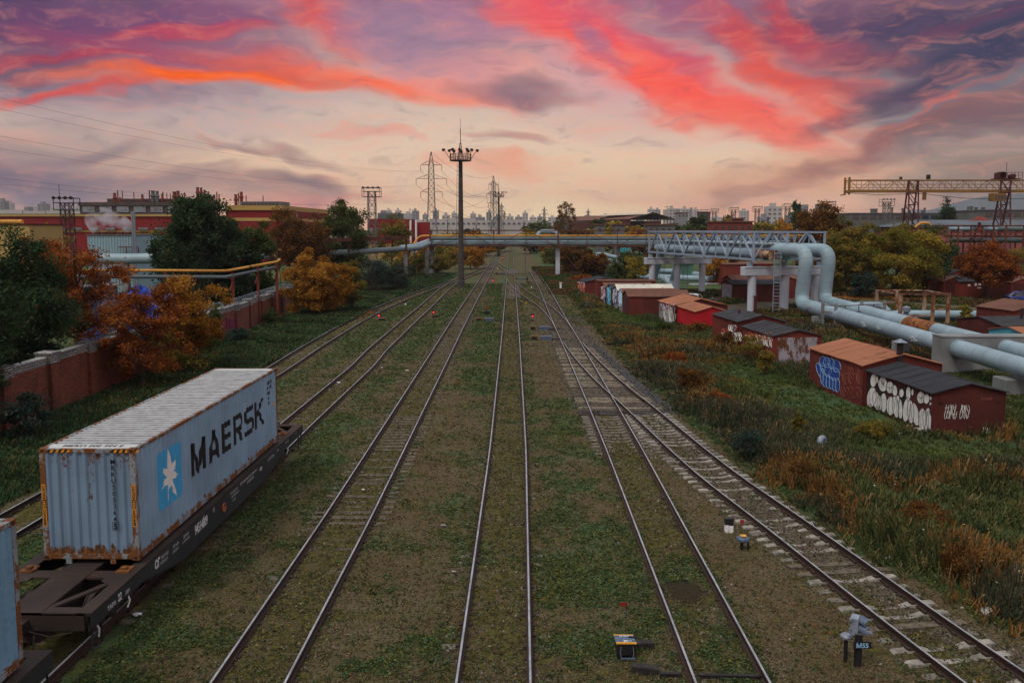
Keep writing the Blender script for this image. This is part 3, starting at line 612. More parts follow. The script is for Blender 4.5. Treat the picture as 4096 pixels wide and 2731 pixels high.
# long dead spur behind, grass grown
# ================================================================ CONTAINERS
def corr(mb,axis_,fix,a0,a1,b0,b1,period,depth,outn,vertical=True,mi=0):
    """corrugated wall: runs a0..a1 along axis_, b0..b1 other direction; fix = outer plane; outn=+1/-1 outward sign"""
    pr=[(0,0),(.27,0),(.5,-1),(.77,-1),(1,0)]; s=[]; n=max(1,round((a1-a0)/period)); p=(a1-a0)/n
    for i in range(n):
        for q,dp in pr[:-1]: s.append((a0+(i+q)*p,dp*depth))
    s.append((a1,0)); V=[];
    for a,dp in s:
        for bb in (b0,b1):
            if axis_=='y': V.append((fix+outn*dp,a,bb))
            elif axis_=='x': V.append((a,fix+outn*dp,bb))
            else: V.append((bb,a,fix+outn*dp))
    m=len(s); mb.add(V,[(2*i,2*i+2,2*i+3,2*i+1) for i in range(m-1)],mi); return s
def drape(mb_src,s,fix,out=.004,mi=0,dst=None):
    """mb_src: flat (y,z) polygons; bend them onto the corrugated side x=fix"""
    bm=bmesh.new(); vs=[bm.verts.new((0,y,z)) for y,z in mb_src[0]]
    for f in mb_src[1]:
        try: bm.faces.new([vs[i] for i in f])
        except Exception: pass
    ys_=[a for a,_ in s]; y0=min(v.co.y for v in bm.verts); y1=max(v.co.y for v in bm.verts)
    for a in ys_:
        if y0<a<y1: bmesh.ops.bisect_plane(bm,geom=bm.verts[:]+bm.edges[:]+bm.faces[:],plane_co=(0,a,0),plane_no=(0,1,0),dist=1e-5)
    for v in bm.verts: v.co.x=fix+np.interp(v.co.y,ys_,[d for _,d in s])+out
    bm.verts.index_update(); dst.add([tuple(v.co) for v in bm.verts],[tuple(v.index for v in f.verts) for f in bm.faces],mi); bm.free()
def container(x0,x1,y0,y1,z0,z1,label,matS,matR,full=True):
    c=thing('shipping_container',label,'shipping container',((x0+x1)/2,(y0+y1)/2,z0))
    mb=MB(); s=corr(mb,'y',x1-.012,y0+.15,y1-.15,z0+.16,z1-.09,.278,.045,1); mb.build('side_panel',matS,c)
    mb=MB(); corr(mb,'y',x0+.012,y0+.15,y1-.15,z0+.16,z1-.09,.278,.045,-1); mb.build('side_panel',matS,c)
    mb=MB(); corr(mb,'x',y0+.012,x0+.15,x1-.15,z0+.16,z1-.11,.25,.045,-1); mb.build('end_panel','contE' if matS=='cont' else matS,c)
    mb=MB(); corr(mb,'x',y1-.012,x0+.15,x1-.15,z0+.16,z1-.11,.25,.045,1); mb.build('end_panel',matS,c)
    mb=MB(); corr(mb,'r',z1-.012,y0+.45,y1-.45,x0+.07,x1-.07,.25,.035,1); mb.m=[(0 if i%4==0 or matR!='contR' else 1) for i in range(len(mb.f))]; mb.box(x0+.07,x1-.07,y0+.1,y0+.45,z1-.05,z1-.012); mb.box(x0+.07,x1-.07,y1-.45,y1-.1,z1-.05,z1-.012); mb.build('roof',[matR,'contRshade'],c)
    for x in (x0,x1-.15):
        for y in (y0,y1-.15): MB().box(x+.003,x+.147,y+.003,y+.147,z0+.12,z1-.12).build('corner_post','contF',c)
    for x in (x0,x1-.1):
        MB().box(x+.006,x+.094,y0+.15,y1-.15,z1-.09,z1-.006).build('top_rail','contF',c); MB().box(x+.004,x+.096,y0+.15,y1-.15,z0,z0+.16).build('bottom_rail','contF',c)
    for y in (y0,y1-.1):
        MB().box(x0+.15,x1-.15,y+.006,y+.094,z1-.11,z1-.008).build('top_rail','contF',c); MB().box(x0+.15,x1-.15,y+.004,y+.096,z0+.03,z0+.16).build('bottom_rail','contF',c)
    for x in (x0,x1-.18):
        for y in (y0,y1-.18):
            for z in (z0,z1-.12):
                g=MB(); g.box(x-.002,x+.18,y-.002,y+.18,z,z+.12); 
                g.box(x+.05,x+.13,y-.004,y+.02,z+.03,z+.09,1); xx=x+.18 if x>x0 else x-.004; g.box(xx-.01,xx+.003,y+.04,y+.13,z+.03,z+.09,1)
                if z>z0: g.lathe((x+.09,y+.09,z+.118),[(.045,0),(.045,.004)],10,1)
                g.build('corner_casting',['contP','black'],c)
    return c,s
CX0,CX1,CY0,CY1,CZ0,CZ1=-12.2,-9.76,20.42,32.61,1.47,4.37
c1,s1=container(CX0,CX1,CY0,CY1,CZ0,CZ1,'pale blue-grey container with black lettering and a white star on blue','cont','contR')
sx_=CX1-.012
# seven pointed star on its blue square
sq=[]; 
for (cy,cz,a0) in ((21.68+.13,3.86-.13,90),(21.68+.13,2.26+.13,180),(23.30-.13,2.26+.13,270),(23.30-.13,3.86-.13,0)):
    for k in range(5): a=R_(a0+22.5*k); sq.append((cy+.13*math.cos(a),cz+.13*math.sin(a)))
lb=MB(); drape((sq,[tuple(range(len(sq)))]),s1,sx_,.004,0,lb); o=lb.build('logo_square','logoB',c1)
st_=[]; yc,zc=22.49,3.04; LEN=[.80,.66,.66,.72,.80,.62,.70]
for k in range(7):
    a=R_(93+k*360/7); st_.append((yc+LEN[k]*.92*math.cos(a),zc+LEN[k]*math.sin(a))); a2=a+R_(360/14); st_.append((yc+.26*math.cos(a2),zc+.26*math.sin(a2)))
lb=MB(); drape(([(yc,zc)]+st_,[(0,1+i,1+(i+1)%14) for i in range(14)]),s1,sx_,.008,0,lb); lb.build('logo_star','logoW',c1)
def strokes(): # heavy letter shapes on a unit-high grid
    t=.21; L={}
    L['M']=[[(0,0),(t,0),(t,.99),(0,1)],[(.0,1),(.26,1),(.53,.30),(.53,.0),(.45,0)],[(1.06,1),(.80,1),(.53,.30),(.53,.0),(.61,0)],[(1.06-t,0),(1.06,0),(1.06,1),(1.06-t,.99)]],1.06
    L['A']=[[(0,0),(.23,0),(.60,1),(.36,1)],[(.96,0),(.73,0),(.36,1),(.60,1)],[(.22,.18),(.74,.18),(.68,.36),(.28,.36)]],.96
    L['E']=[[(0,0),(t,0),(t,1),(0,1)],[(t,0),(.78,0),(.78,.19),(t,.19)],[(t,.41),(.72,.41),(.72,.59),(t,.59)],[(t,.81),(.78,.81),(.78,1),(t,1)]],.78
    L['R']=[[(0,0),(t,0),(t,1),(0,1)],[(t,.82),(.62,.82),(.68,.76),(.88,.84),(.72,1),(t,1)],[(.68,.76),(.68,.62),(.88,.55),(.88,.84)],[(t,.38),(.74,.38),(.88,.55),(.68,.62),(.62,.56),(t,.56)],[(.36,.38),(.62,.38),(.90,0),(.66,0)]],.90
    L['S']=[[(.02,0),(.70,0),(.86,.14),(.66,.24),(.62,.18),(.02,.18)],[(.86,.14),(.86,.46),(.66,.40),(.66,.24)],[(.66,.40),(.86,.46),(.74,.59),(.22,.59),(.02,.56),(.14,.41),(.64,.41)],[(.02,.56),(.22,.60),(.22,.76),(.02,.86)],[(.02,.86),(.22,.76),(.27,.82),(.84,.82),(.84,1),(.18,1)]],.88
    L['K']=[[(0,0),(t,0),(t,1),(0,1)],[(t,.36),(.42,.56),(.92,1),(.64,1),(t,.60)],[(.30,.50),(.46,.60),(.94,0),(.68,0)]],.94
    return L
V=[];Fs=[];xo=0.;LT_=strokes()
for ch in 'MAERSK':
    polys,w_=LT_[ch]
    for pl in polys: Fs.append(tuple(range(len(V),len(V)+len(pl)))); V+=[(xo+px,py) for px,py in pl]
    xo+=w_+.17
hx=xo-.17; V=[(23.93+x/hx*(30.95-23.93),2.54+y) for x,y in V]
lb=MB(); drape((V,Fs),s1,sx_,.004,0,lb); lb.build('lettering','letter',c1)
def side_small(txt,y,z,h,mat='letter',w=None,par=c1,name='lettering'):
    V,Fs=textmesh(txt,h,.01); V=[(y+a,z+b_) for a,b_ in V]; lb=MB(); drape((V,Fs),s1,sx_,.004,0,lb); lb.build(name,mat,par)
for k,(t_,z_) in enumerate((('MRKU 5',3.92),('505 364',3.72),('G 45',3.52),('31',3.3),('37',3.1))): side_small(t_,31.35+.12*(k>2),z_,.17)
lb=MB(); drape(([(32.0,2.95),(32.22,2.95),(32.05,3.25)],[(0,1,2)]),s1,sx_,.005,0,lb); drape(([(32.05,2.2),(32.13,2.2),(32.13,2.42),(32.05,2.42)],[(0,1,2,3)]),s1,sx_,.005,0,lb); lb.build('warning_sticker','caution',c1)
# end wall lettering, vertical
lb=MB(); 
for i,ch in enumerate('MRKU505364'): text_on(lb,ch,(-10.33,CY0-.002,3.98-.165*i),(1,0,0),(0,0,1),.18,.001,center=True)
text_on(lb,'5',(-10.33,CY0-.002,2.30),(1,0,0),(0,0,1),.19,.008,center=True); lb.bar((-10.41,CY0-.002,2.27),(-10.41,CY0-.002,2.47),.008); lb.bar((-10.25,CY0-.002,2.27),(-10.25,CY0-.002,2.47),.008); lb.bar((-10.41,CY0-.002,2.47),(-10.25,CY0-.002,2.47),.008); lb.bar((-10.41,CY0-.002,2.27),(-10.25,CY0-.002,2.27),.008)
lb.build('lettering','letter',c1)
lb=MB(); text_on(lb,'MRKU 505 364 5',(-11.75,CY0+.4,CZ1-.008),(1,0,0),(0,-1,0),.22,.008); lb.build('roof_lettering','letter',c1)
for x_ in (CX0+.075,CX1-.075):
    lb=MB(); lb.box(x_-.05,x_+.05,CY0-.004,CY0-.001,2.35,3.45,0); lb.box(x_-.045,x_+.045,CY0-.006,CY0-.003,2.82,3.05,1)
    text_on(lb,'CAUTION',(x_-.028,CY0-.006,3.42),(0,0,-1),(1,0,0),.085,.004,mi=1); text_on(lb,'CONTAINER',(x_-.028,CY0-.006,2.80),(0,0,-1),(1,0,0),.075,.004,mi=1); text_on(lb,'HIGH',(x_-.028,CY0-.008,3.03),(0,0,-1),(1,0,0),.085,.004,mi=0)
    lb.build('caution_strip',['caution','letter'],c1)
lb=MB()
for x_,n_ in ((CX0+.2,4),(CX1-.62,5)):
    for k in range(n_*2): 
        a=x_+k*.07; mi=k%2; lb.add([(a,CY0+.002,CZ1-.1),(a+.07,CY0+.002,CZ1-.1),(a+.12,CY0+.002,CZ1-.02),(a+.05,CY0+.002,CZ1-.02)],[(0,1,2,3)],mi)
lb.build('hazard_stripe',['letter','caution'],c1)
for x_ in (CX0+.55,CX1-.75): MB().box(x_,x_+.14,CY0+.01,CY0+.06,CZ0-.10,CZ0+.03).build('bracket','contF',c1)
c2,s2=container(-12.15,-9.71,3.2,15.4,1.47,4.37,'bright blue rust-streaked container cut off by the left edge, on the nearer wagon','cont2','contF')
lb=MB(); lb.box(-9.72,-9.715,14.1,14.17,2.9,3.0); lb.build('sticker','caution',c2)
# ================================================================ WAGONS
def wagon(x,y0,y1,label,rich=True):
    w=thing('flat_wagon',label,'rail wagon',(x,(y0+y1)/2,0),'container flat wagons'); H=1.36; xw=1.38
    d=MB(); 
    for s in (-1,1): d.box(x+s*xw-.17,x+s*xw+.17,y0,y1,H-.04,H)
    d.box(x-.42,x+.42,y0,y1,H-.05,H+.004)
    ys=[y0]+list(np.linspace(y0+1.9,y1-1.9,8))+[y1-.3]
    for k,yy in enumerate(ys): d.box(x-xw,x+xw,yy,yy+(.3 if k in(0,len(ys)-1) else .42),H-.06,H-.006)
    for a,b_ in ((y0+.3,y0+1.9),(y1-.3,y1-1.5)):
        for s in (-1,1): d.bar((x+s*.42,a,H-.04),(x+s*(xw-.1),b_,H-.04),.16,.05)
    for s in (-1,1):
        for yy in (y0+1.7,y1-1.9): d.add([(x+s*xw,yy-.35,H-.003),(x+s*xw,yy+.8,H-.003),(x+s*.9,yy+.4,H-.003),(x+s*.9,yy,H-.003)],[(0,1,2,3)])
    d.build('deck','deck',w)
    for s in (-1,1):
        mb=MB(); xx=x+s*(xw+.15); n=15; top=H-.045
        pr=[(y0,-.32),(y0+2.6,-.32),(y0+5.0,-.78),(y1-5.0,-.78),(y1-2.6,-.32),(y1,-.32)]
        mb.prism([(yy,dz) for yy,dz in pr]+[(y1,0),(y0,0)],(xx-.008,0,top),(0,1,0),(0,0,1),(1,0,0),.016)
        mb.box(xx-.12,xx+.02,y0,y1,top-.03,top); 
        for (a,b_),(c_,d_) in zip(pr[:-1],pr[1:]): mb.bar((xx-.05,a,top+b_),(xx-.05,c_,top+d_),.14,.03,upv=(1,0,0))
        mb.build('side_sill','wagon',w)
    mb=MB(); mb.box(x-.3,x+.3,y0+.1,y1-.1,H-.75,H-.1); mb.box(x-xw,x+xw,y0,y0+.05,H-.42,H-.03); mb.box(x-xw,x+xw,y1-.05,y1,H-.42,H-.03); mb.build('centre_sill','deck',w)
    for yb in (y0+2.5,y1-2.5):
        bg_=MB()
        for s in (-1,1):
            xs_=x+s*1.02; bg_.prism([(-1.25,.45),(-1.25,.62),(-.55,.72),(.55,.72),(1.25,.62),(1.25,.45),(.7,.42),(.5,.25),(-.5,.25),(-.7,.42)],(xs_-.06,yb,.2),(0,1,0),(0,0,1),(1,0,0),.12)
            for k in (-1,0,1):
                for j in range(7): bg_.lathe((xs_+s*.02,yb+k*.2,.5+j*.055),[(.095,0),(.11,.015),(.095,.03)],10)
            for k in (-.93,.93): bg_.lathe((xs_+s*.12,yb+k,.66),[(.13,-.12),(.13,.1),(.09,.14)],12,ax=(s,0,0))
        bg_.box(x-1.2,x+1.2,yb-.2,yb+.2,.55,.85); b0_=bg_.build('bogie','bogie',w)
        for k in (-.93,.93):
            wh=MB()
            for s in (-1,1): wh.lathe((x+s*.80,yb+k,.665),[(.475,-.065),(.475,.06),(.50,.062),(.50,.09),(.2,.05),(.1,.06)] if s<0 else [(.50,-.09),(.50,-.062),(.475,-.06),(.475,.065),(.2,.03),(.1,.06)],24,ax=(1,0,0))
            wh.tube((x-.9,yb+k,.665),(x+.9,yb+k,.665),.09,10); wh.build('wheelset','bogie',w,smooth=True)
    for yy,s in ((y0,-1),(y1,1)):
        cp=MB()
        cp.box(x-.13,x+.13,min(yy,yy+s*.75),max(yy,yy+s*.75),.95,1.2); cp.prism([(-.3,.0),(-.12,.35),(.1,.3),(.12,.05),(.32,-.02),(.2,-.25),(-.2,-.25)],(x,yy+s*.8,.93),(1,0,0),(0,s,0),(0,0,1),.3)
        cp.path([(x+.2,yy+s*.15,1.0),(x+.7,yy+s*.2,.9),(x+1.2,yy+s*.15,.98)],.015,6); cp.path([(x+.3,yy+s*.1,.9),(x+.4,yy+s*.35,.55),(x+.25,yy+s*.6,.7)],.025,6)
        cp.build('coupler','bogie',w)
    for s in (-1,1):
        for yy in (y0+1.95+.35,y1-1.9):
            t_=MB(); t_.box(x+s*1.2-.16,x+s*1.2+.16,yy-.16,yy+.2,H,H+.05); t_.box(x+s*1.2-.07,x+s*1.2+.07,yy-.07,yy+.07,H+.05,H+.11); t_.build('twist_lock','contP',w)
    for yy in (y0+.12,y1-.55):
        st2=MB(); xs_=x+xw+.1
        for dy in (0,.42): st2.bar((xs_,yy+dy,H-.35),(xs_,yy+dy,.42),.05,.012)
        st2.bar((xs_,yy,.42),(xs_,yy+.42,.42),.05,.012); st2.bar((xs_,yy,.72),(xs_,yy+.42,.72),.05,.012); st2.build('step','wagon',w)
    return w,x+xw+.15+.008
w1_,sxw=wagon(-11.15,17.72,35.75,'black container wagon with bare rusty deck ends under the lettered container')
w2_,_=wagon(-11.1,-3.2,16.1,'nearer black container wagon in the bottom left corner, under the rust-streaked container')
A=(0,1,0);B=(0,0,1)
def wt(t_,y,z,h,bold=0.0,sx=1.): text_on(MB(),t_,(sxw+.004,y,z),A,B,h,bold,sx).build('lettering','wtext',w1_)
wt('94514809',23.62,.92,.40,.012,.62); wt('24',24.25,1.22,.12); wt('⊛',25.05,1.1,.2)
wt('ТАРА',18.45,1.05,.15,.003); wt('22',18.95,1.05,.26,.006,.7); wt('.00т',19.3,1.05,.15)
wt('БЕЛ.ЖД',21.35,1.12,.11); wt('07.0713.613',21.3,.98,.11,0,.8); wt('СГ',20.95,1.0,.3,.015,.8); wt('КР 6.03',22.1,1.12,.11); wt('25.07.2013',22.05,.98,.11,0,.8); wt('ДР 8.33',22.8,1.13,.11); wt('11.10.2019/2031',22.7,1.0,.10,0,.8)
wt('ГРУЗОПОД. 68т',26.6,1.14,.10); wt('КОНТЕЙНЕР 20',26.7,1.0,.10); wt('01 2021',26.8,.86,.10); wt('ДЛЯ ПЕРЕВОЗКИ БОЛЬШЕТОННАЖНЫХ',27.6,1.16,.12,0,.75); wt('КОНТЕЙНЕРОВ',28.3,1.0,.12,0,.8); wt('40т',29.7,1.02,.2,.005); wt('АВТОРЕЖИМ',30.7,1.12,.12); wt('8-9',31.9,1.16,.14); wt('УГЛ. НАКЛ',33.0,1.18,.10); wt('СТ',34.6,1.2,.12)
lb=MB(); pr_=[(25.91+.13*math.cos(a),.98+.13*math.sin(a)) for a in np.linspace(0,2*math.pi,25)]; lb.path([(sxw+.05,a,b_) for a,b_ in pr_],.016,6,caps=False)
for a in (0,2.1,4.2): lb.tube((sxw+.05,25.91,.98),(sxw+.05,25.91+.12*math.cos(a),.98+.12*math.sin(a)),.01,6)
lb.build('brake_handwheel','graff_or',w1_)
hb=MB(); hb.path([(-9.72,18.1,.95),(-9.65,18.12,.8),(-9.66,18.1,.62)],.02,6); hb.path([(-9.7,19.6,1.0),(-9.62,19.55,.8),(-9.66,19.5,.66)],.02,6); hb.path([(-9.72,33.4,1.),(-9.6,33.4,.85),(-9.66,33.35,.68)],.02,6); hb.build('hose','wtext',w1_)
# ================================================================ TREES
def leafquads(c,size,up=.5,seed=0,asp=.62,r=None):
    r=r or np.random.default_rng(seed); n=len(c); nn=r.normal(size=(n,3)); nn[:,2]+=up*1.2; nn/=np.linalg.norm(nn,axis=1)[:,None]
    a=r.normal(size=(n,3)); t=np.cross(nn,a); t/=np.linalg.norm(t,axis=1)[:,None]; b_=np.cross(nn,t)
    s=(size*r.uniform(.6,1.35,n))[:,None]; t=t*s*.5; b_=b_*s*.5*asp
    V=np.empty((n,4,3)); V[:,0]=c-t; V[:,1]=c-b_+t*.1; V[:,2]=c+t; V[:,3]=c+b_+t*.1; return V
def crown_pts(R,n,lumps,seed,shell=.55,lr=.34,bottom=.0):
    """leaf centres in clumps through an ellipsoid; returns pts, clump id shade, clump centres"""
    r=np.random.default_rng(seed); L_=r.normal(size=(lumps,3)); L_/=np.linalg.norm(L_,axis=1)[:,None]; L_*=(r.uniform(shell**3,1,lumps)**(1/3))[:,None]
    L_[:,2]=np.where(L_[:,2]<-.75+bottom,-L_[:,2]*.5,L_[:,2]); L_*=r.uniform(.72,1.16,lumps)[:,None]; C=L_*np.array(R)*.93
    w=r.uniform(.5,1.4,lumps); w/=w.sum(); k=r.choice(lumps,n,p=w); d=r.normal(size=(n,3)); d/=np.linalg.norm(d,axis=1)[:,None]
    rr=np.abs(r.normal(.72,.30,n)); sc=lr*np.array(R).mean()*r.uniform(.6,1.25,lumps)[k]
    p=C[k]+d*(rr*sc)[:,None]*np.array([1,1,.72]); shade=r.uniform(0,1,lumps)[k]*.55+r.uniform(0,1,n)*.45
    return p,shade,C
CROWNS={}
def crown_mesh(key,R,n,lumps,leaf,seed,shell=.55,lr=.34,up=.5,mat=None):
    if key in CROWNS: return CROWNS[key]
    p,sh,C=crown_pts(R,n,lumps,seed,shell,lr); me=quads_mesh('crown',leafquads(p,leaf,up,seed+1),mat or M['f_green'],sh); CROWNS[key]=(me,C); return CROWNS[key]
M['f_dark']=foliage('dark_green_leaves',(.016,.032,.017),(.034,.062,.030),(.065,.100,.042))
M['f_green']=foliage('green_leaves',(.026,.045,.016),(.060,.085,.026),(.125,.130,.036))
M['f_olive']=foliage('olive_leaves',(.055,.056,.014),(.145,.125,.026),(.33,.22,.04))
M['f_orange']=foliage('orange_leaves',(.075,.024,.012),(.22,.064,.018),(.36,.13,.030))
M['f_gold']=foliage('golden_leaves',(.12,.052,.010),(.32,.145,.024),(.50,.26,.045))
M['f_yelgrn']=foliage('yellow_green_leaves',(.075,.080,.015),(.21,.175,.028),(.44,.29,.045))
M['f_rusty']=foliage('rusty_brown_leaves',(.05,.022,.010),(.12,.055,.016),(.22,.105,.025))
M['f_blue']=foliage('bluish_leaves',(.018,.032,.028),(.035,.06,.048),(.07,.09,.06))
def limbs(mb,base,top,C,r0,seed,every=1,n=8):
    """trunk plus limbs bending to clump centres"""
    rr=random.Random(seed); base=Vector(base); top=Vector(top); mid=(base+top)/2+Vector((rr.uniform(-.2,.2),rr.uniform(-.2,.2),0)); pts=[base,base.lerp(mid,.5),mid,mid.lerp(top,.5),top]
    mb.path(pts,[r0*1.25,r0,r0*.8,r0*.55,r0*.25],n)
    for i,c in enumerate(C):
        if i%every: continue
        c=Vector(c); h=max(.12,min(.85,(c.z-base.z)/(top.z-base.z)*.72)); k=h*4; a=pts[int(k)].lerp(pts[min(4,int(k)+1)],k-int(k)); rl=r0*(1-h*.75)*.42
        m_=a.lerp(c,.55)+Vector((0,0,(c-a).length*.10)); mb.path([a,m_,c],[rl,rl*.6,rl*.22],5)
        for j in range(2):
            e=c+Vector((rr.uniform(-1,1),rr.uniform(-1,1),rr.uniform(.1,1.1)))*.35*(c-a).length*.6; mb.path([m_.lerp(c,.6),e],[rl*.35,rl*.12],4,caps=False)
def tree(u,Y,vtop,hw,mat,label,group=None,name='tree',cat='tree',key=None,n=6000,leaf=.3,lumps=26,zb=None,seed=1,shell=.55,lr=.34,trunk='bark',bare=False,ry=None,up=.5,r0=None,every=1):
    """u: picture column, Y distance, vtop: row of the top, hw: half width in picture px"""
    c=PY(u,914,Y); zt=PY(u,vtop,Y).z; R=hw*Y/F_; zb=.12*zt if zb is None else zb; cz=(zt+zb)/2; rz=(zt-zb)/2
    root=thing(name,label,cat,(c.x,Y,0),group)
    if key:
        me,C=crown_mesh(key,(1,1,1),n,lumps,leaf,seed,shell,lr,up); me=me; o=bpy.data.objects.new('crown',me); o.scale=(R,ry or R,rz); o.rotation_euler=(0,0,random.uniform(0,6.28)); 
        rot=Matrix.Rotation(o.rotation_euler.z,3,'Z'); C=[rot@Vector((x[0],x[1],x[2])) for x in C]; C=[Vector((x.x*R,x.y*R,x.z*rz)) for x in C]
    else:
        p,sh,C=crown_pts((R,ry or R,rz),n,lumps,seed,shell,lr); me=quads_mesh('crown',leafquads(p,leaf,up,seed+1),M[mat],sh); o=bpy.data.objects.new('crown',me)
    COL.objects.link(o); o.parent=root; o.location=(0,0,cz); o.material_slots[0].link='OBJECT'; o.material_slots[0].material=M[mat]
    mb=MB(); bx=Vector((c.x,Y,0)); limbs(mb,bx,bx+Vector((0,0,cz+rz*.75)),[bx+Vector((0,0,cz))+Vector(tuple(q)) for q in C],r0 or max(.06,min(.28,zt*.017)),seed,every)
    mb.build('trunk',trunk,root); return root
# ---- trees and bushes of the left side
S_=1.7415
GT='trees along the brick wall'
tree(40,47,915,235,'f_dark','dark green dense tree filling the left edge behind the brick wall',GT,n=46000,leaf=.17,lumps=120,zb=-.3,seed=3,lr=.22)
tree(-150,38,930,200,'f_dark','dark green bushy tree cut off by the left edge nearest the wall',GT,n=12000,leaf=.2,lumps=40,zb=.8,seed=4)
tree(290,58,918,225,'f_orange','orange-brown maple behind the wall right of the dark green tree',GT,n=21000,leaf=.18,lumps=110,zb=.8,seed=5,lr=.17,shell=.3)
tree(150,66,930,150,'f_orange','reddish maple behind the dark green tree at the left edge',GT,n=12000,leaf=.2,lumps=36,zb=2.5,seed=25,lr=.27)
tree(545,51,1105,200,'f_orange','rusty orange bushy tree in front of the wall beside the container',GT,n=15000,leaf=.16,lumps=110,zb=-.2,seed=6,lr=.16,shell=.25)
tree(765,56.5,1040,140,'f_gold','golden yellow sparse tree with bare upper branches in front of the wall',GT,n=15000,leaf=.17,lumps=70,zb=.0,seed=7,lr=.20,shell=.35)
tree(690,57.5,1240,180,'f_olive','low olive bush under the golden sparse tree',GT,name='bush',cat='bush',n=9000,leaf=.14,lumps=40,zb=-.4,seed=17,lr=.3,shell=.3)
# bare whippy branches
def twigs(u,Y,v0,v1,hw,n,label,cat='bush',name='bare_bush',group=None,seed=0,r=.02,lean=.25,mat='bark'):
    rr=random.Random(seed); c=PY(u,914,Y); z0=PY(u,v0,Y).z; z1=PY(u,v1,Y).z; R=hw*Y/F_; mb=MB()
    for i in range(n):
        a=rr.uniform(0,6.28); q=rr.random()**.5; b0=Vector((c.x+R*.25*q*math.cos(a),Y+R*.25*q*math.sin(a),z0)); h=(z1-z0)*rr.uniform(.6,1); e=Vector((c.x+R*q*math.cos(a),Y+R*q*math.sin(a),z0+h)); m_=b0.lerp(e,.5)+Vector((0,0,h*.08))
        mb.path([b0,m_,e],[r,r*.7,r*.25],4,caps=False)
        for j in range(4):
            t_=rr.uniform(.35,.95); s0=b0.lerp(m_,t_*2) if t_<.5 else m_.lerp(e,t_*2-1); mb.path([s0,s0+Vector((rr.uniform(-1,1),rr.uniform(-1,1),rr.uniform(.4,1.6)))*h*.13],[r*.4,r*.15],3,caps=False)
    o=mb.build(name,mat,None,loc=(c.x,Y,0)); return tag(o,label,cat,group)
twigs(735,57,1400,1030,110,26,'bare upright shoots rising through the golden sparse tree',seed=3,r=.022)
tree(800,92,770,165,'f_dark','tall dark green tree behind the wall, highest of the left side',GT,n=34000,leaf=.30,lumps=150,zb=-.5,seed=8,lr=.22,shell=.4)
tree(690,95,850,85,'f_dark','dark green side crown left of the tallest dark tree',GT,n=7000,leaf=.3,lumps=30,zb=1.,seed=38,lr=.3)
tree(915,96,825,110,'f_dark','dark green narrower tree right of the tallest dark tree',GT,n=20000,leaf=.3,lumps=60,zb=-.5,seed=9,lr=.24)
tree(1030,100,850,75,'f_green','slender green tree left of the brown birch',GT,n=13000,leaf=.3,lumps=50,zb=-.5,seed=10,lr=.25)
tree(600,130,915,95,'f_yelgrn','yellow-green tree behind the pale blue building',GT,n=8000,leaf=.4,lumps=36,zb=1,seed=11)
tree(170,120,880,85,'f_yelgrn','small olive tree left of the lattice floodlight tower',GT,n=4000,leaf=.4,lumps=26,zb=1,seed=12)
GF='trees behind the left pipeline'
tree(1190,150,812,125,'f_rusty','orange-brown birch crown left of the broad green tree',GF,n=22000,leaf=.36,lumps=110,zb=-.5,seed=13,trunk='birch',lr=.24)
tree(1370,160,802,125,'f_green','broad green tree with dark left half behind the sloping pipe',GF,n=28000,leaf=.38,lumps=100,zb=-.5,seed=14,lr=.22)
tree(1565,205,862,75,'f_olive','olive orange small tree before the red sheds',GF,n=5000,leaf=.5,lumps=30,zb=1,seed=15)
tree(1268,95,1002,150,'f_gold','large golden orange bush at the end of the brick wall','bushes along the left track',name='bush',cat='bush',n=42000,leaf=.22,lumps=150,zb=-.5,seed=16,lr=.17,shell=.3)
tree(1405,98,1005,48,'f_olive','tall narrow olive bush beside the large golden bush','bushes along the left track',name='bush',cat='bush',n=8000,leaf=.2,lumps=34,zb=.0,seed=18,lr=.3)
tree(1500,128,1035,75,'f_blue','dark grey-green thin bush left of the concrete pipe post','bushes along the left track',name='bush',cat='bush',n=4500,leaf=.26,lumps=34,zb=.2,seed=19,lr=.35,shell=.2)
twigs(1500,127,1180,1030,80,40,'bare stems of the grey thicket left of the concrete pipe post',seed=5,r=.035)
tree(1590,132,1045,60,'f_blue','dark thin bush right of the grey thicket','bushes along the left track',name='bush',cat='bush',n=3500,leaf=.26,lumps=30,zb=.2,seed=20,lr=.35,shell=.2)
twigs(1590,131,1170,1040,60,30,'bare stems of the thin bush nearest the light mast',seed=6,r=.035)
tree(1660,190,960,70,'f_gold','orange bush behind the pipe elbow left of the light mast','bushes along the left track',name='bush',cat='bush',n=7000,leaf=.42,lumps=40,zb=0,seed=21,lr=.28)
tree(1640,172,1015,90,'f_olive','olive undergrowth below the pipe bend','bushes along the left track',name='bush',cat='bush',n=6000,leaf=.4,lumps=40,zb=-.4,seed=22,lr=.28)
tree(1745,186,1000,80,'f_olive','green-yellow bush behind the rusty bridge post','bushes along the left track',name='bush',cat='bush',n=8000,leaf=.4,lumps=40,zb=0,seed=23,lr=.28)
tree(1880,205,975,80,'f_gold','golden bush under the bridge right of the light mast','bushes along the left track',name='bush',cat='bush',n=9000,leaf=.4,lumps=44,zb=0,seed=24,lr=.26)
tree(1800,240,925,90,'f_yelgrn','yellowing trees rising above the bridge left of the mast','bushes along the left track',n=7000,leaf=.5,lumps=40,zb=0,seed=26)
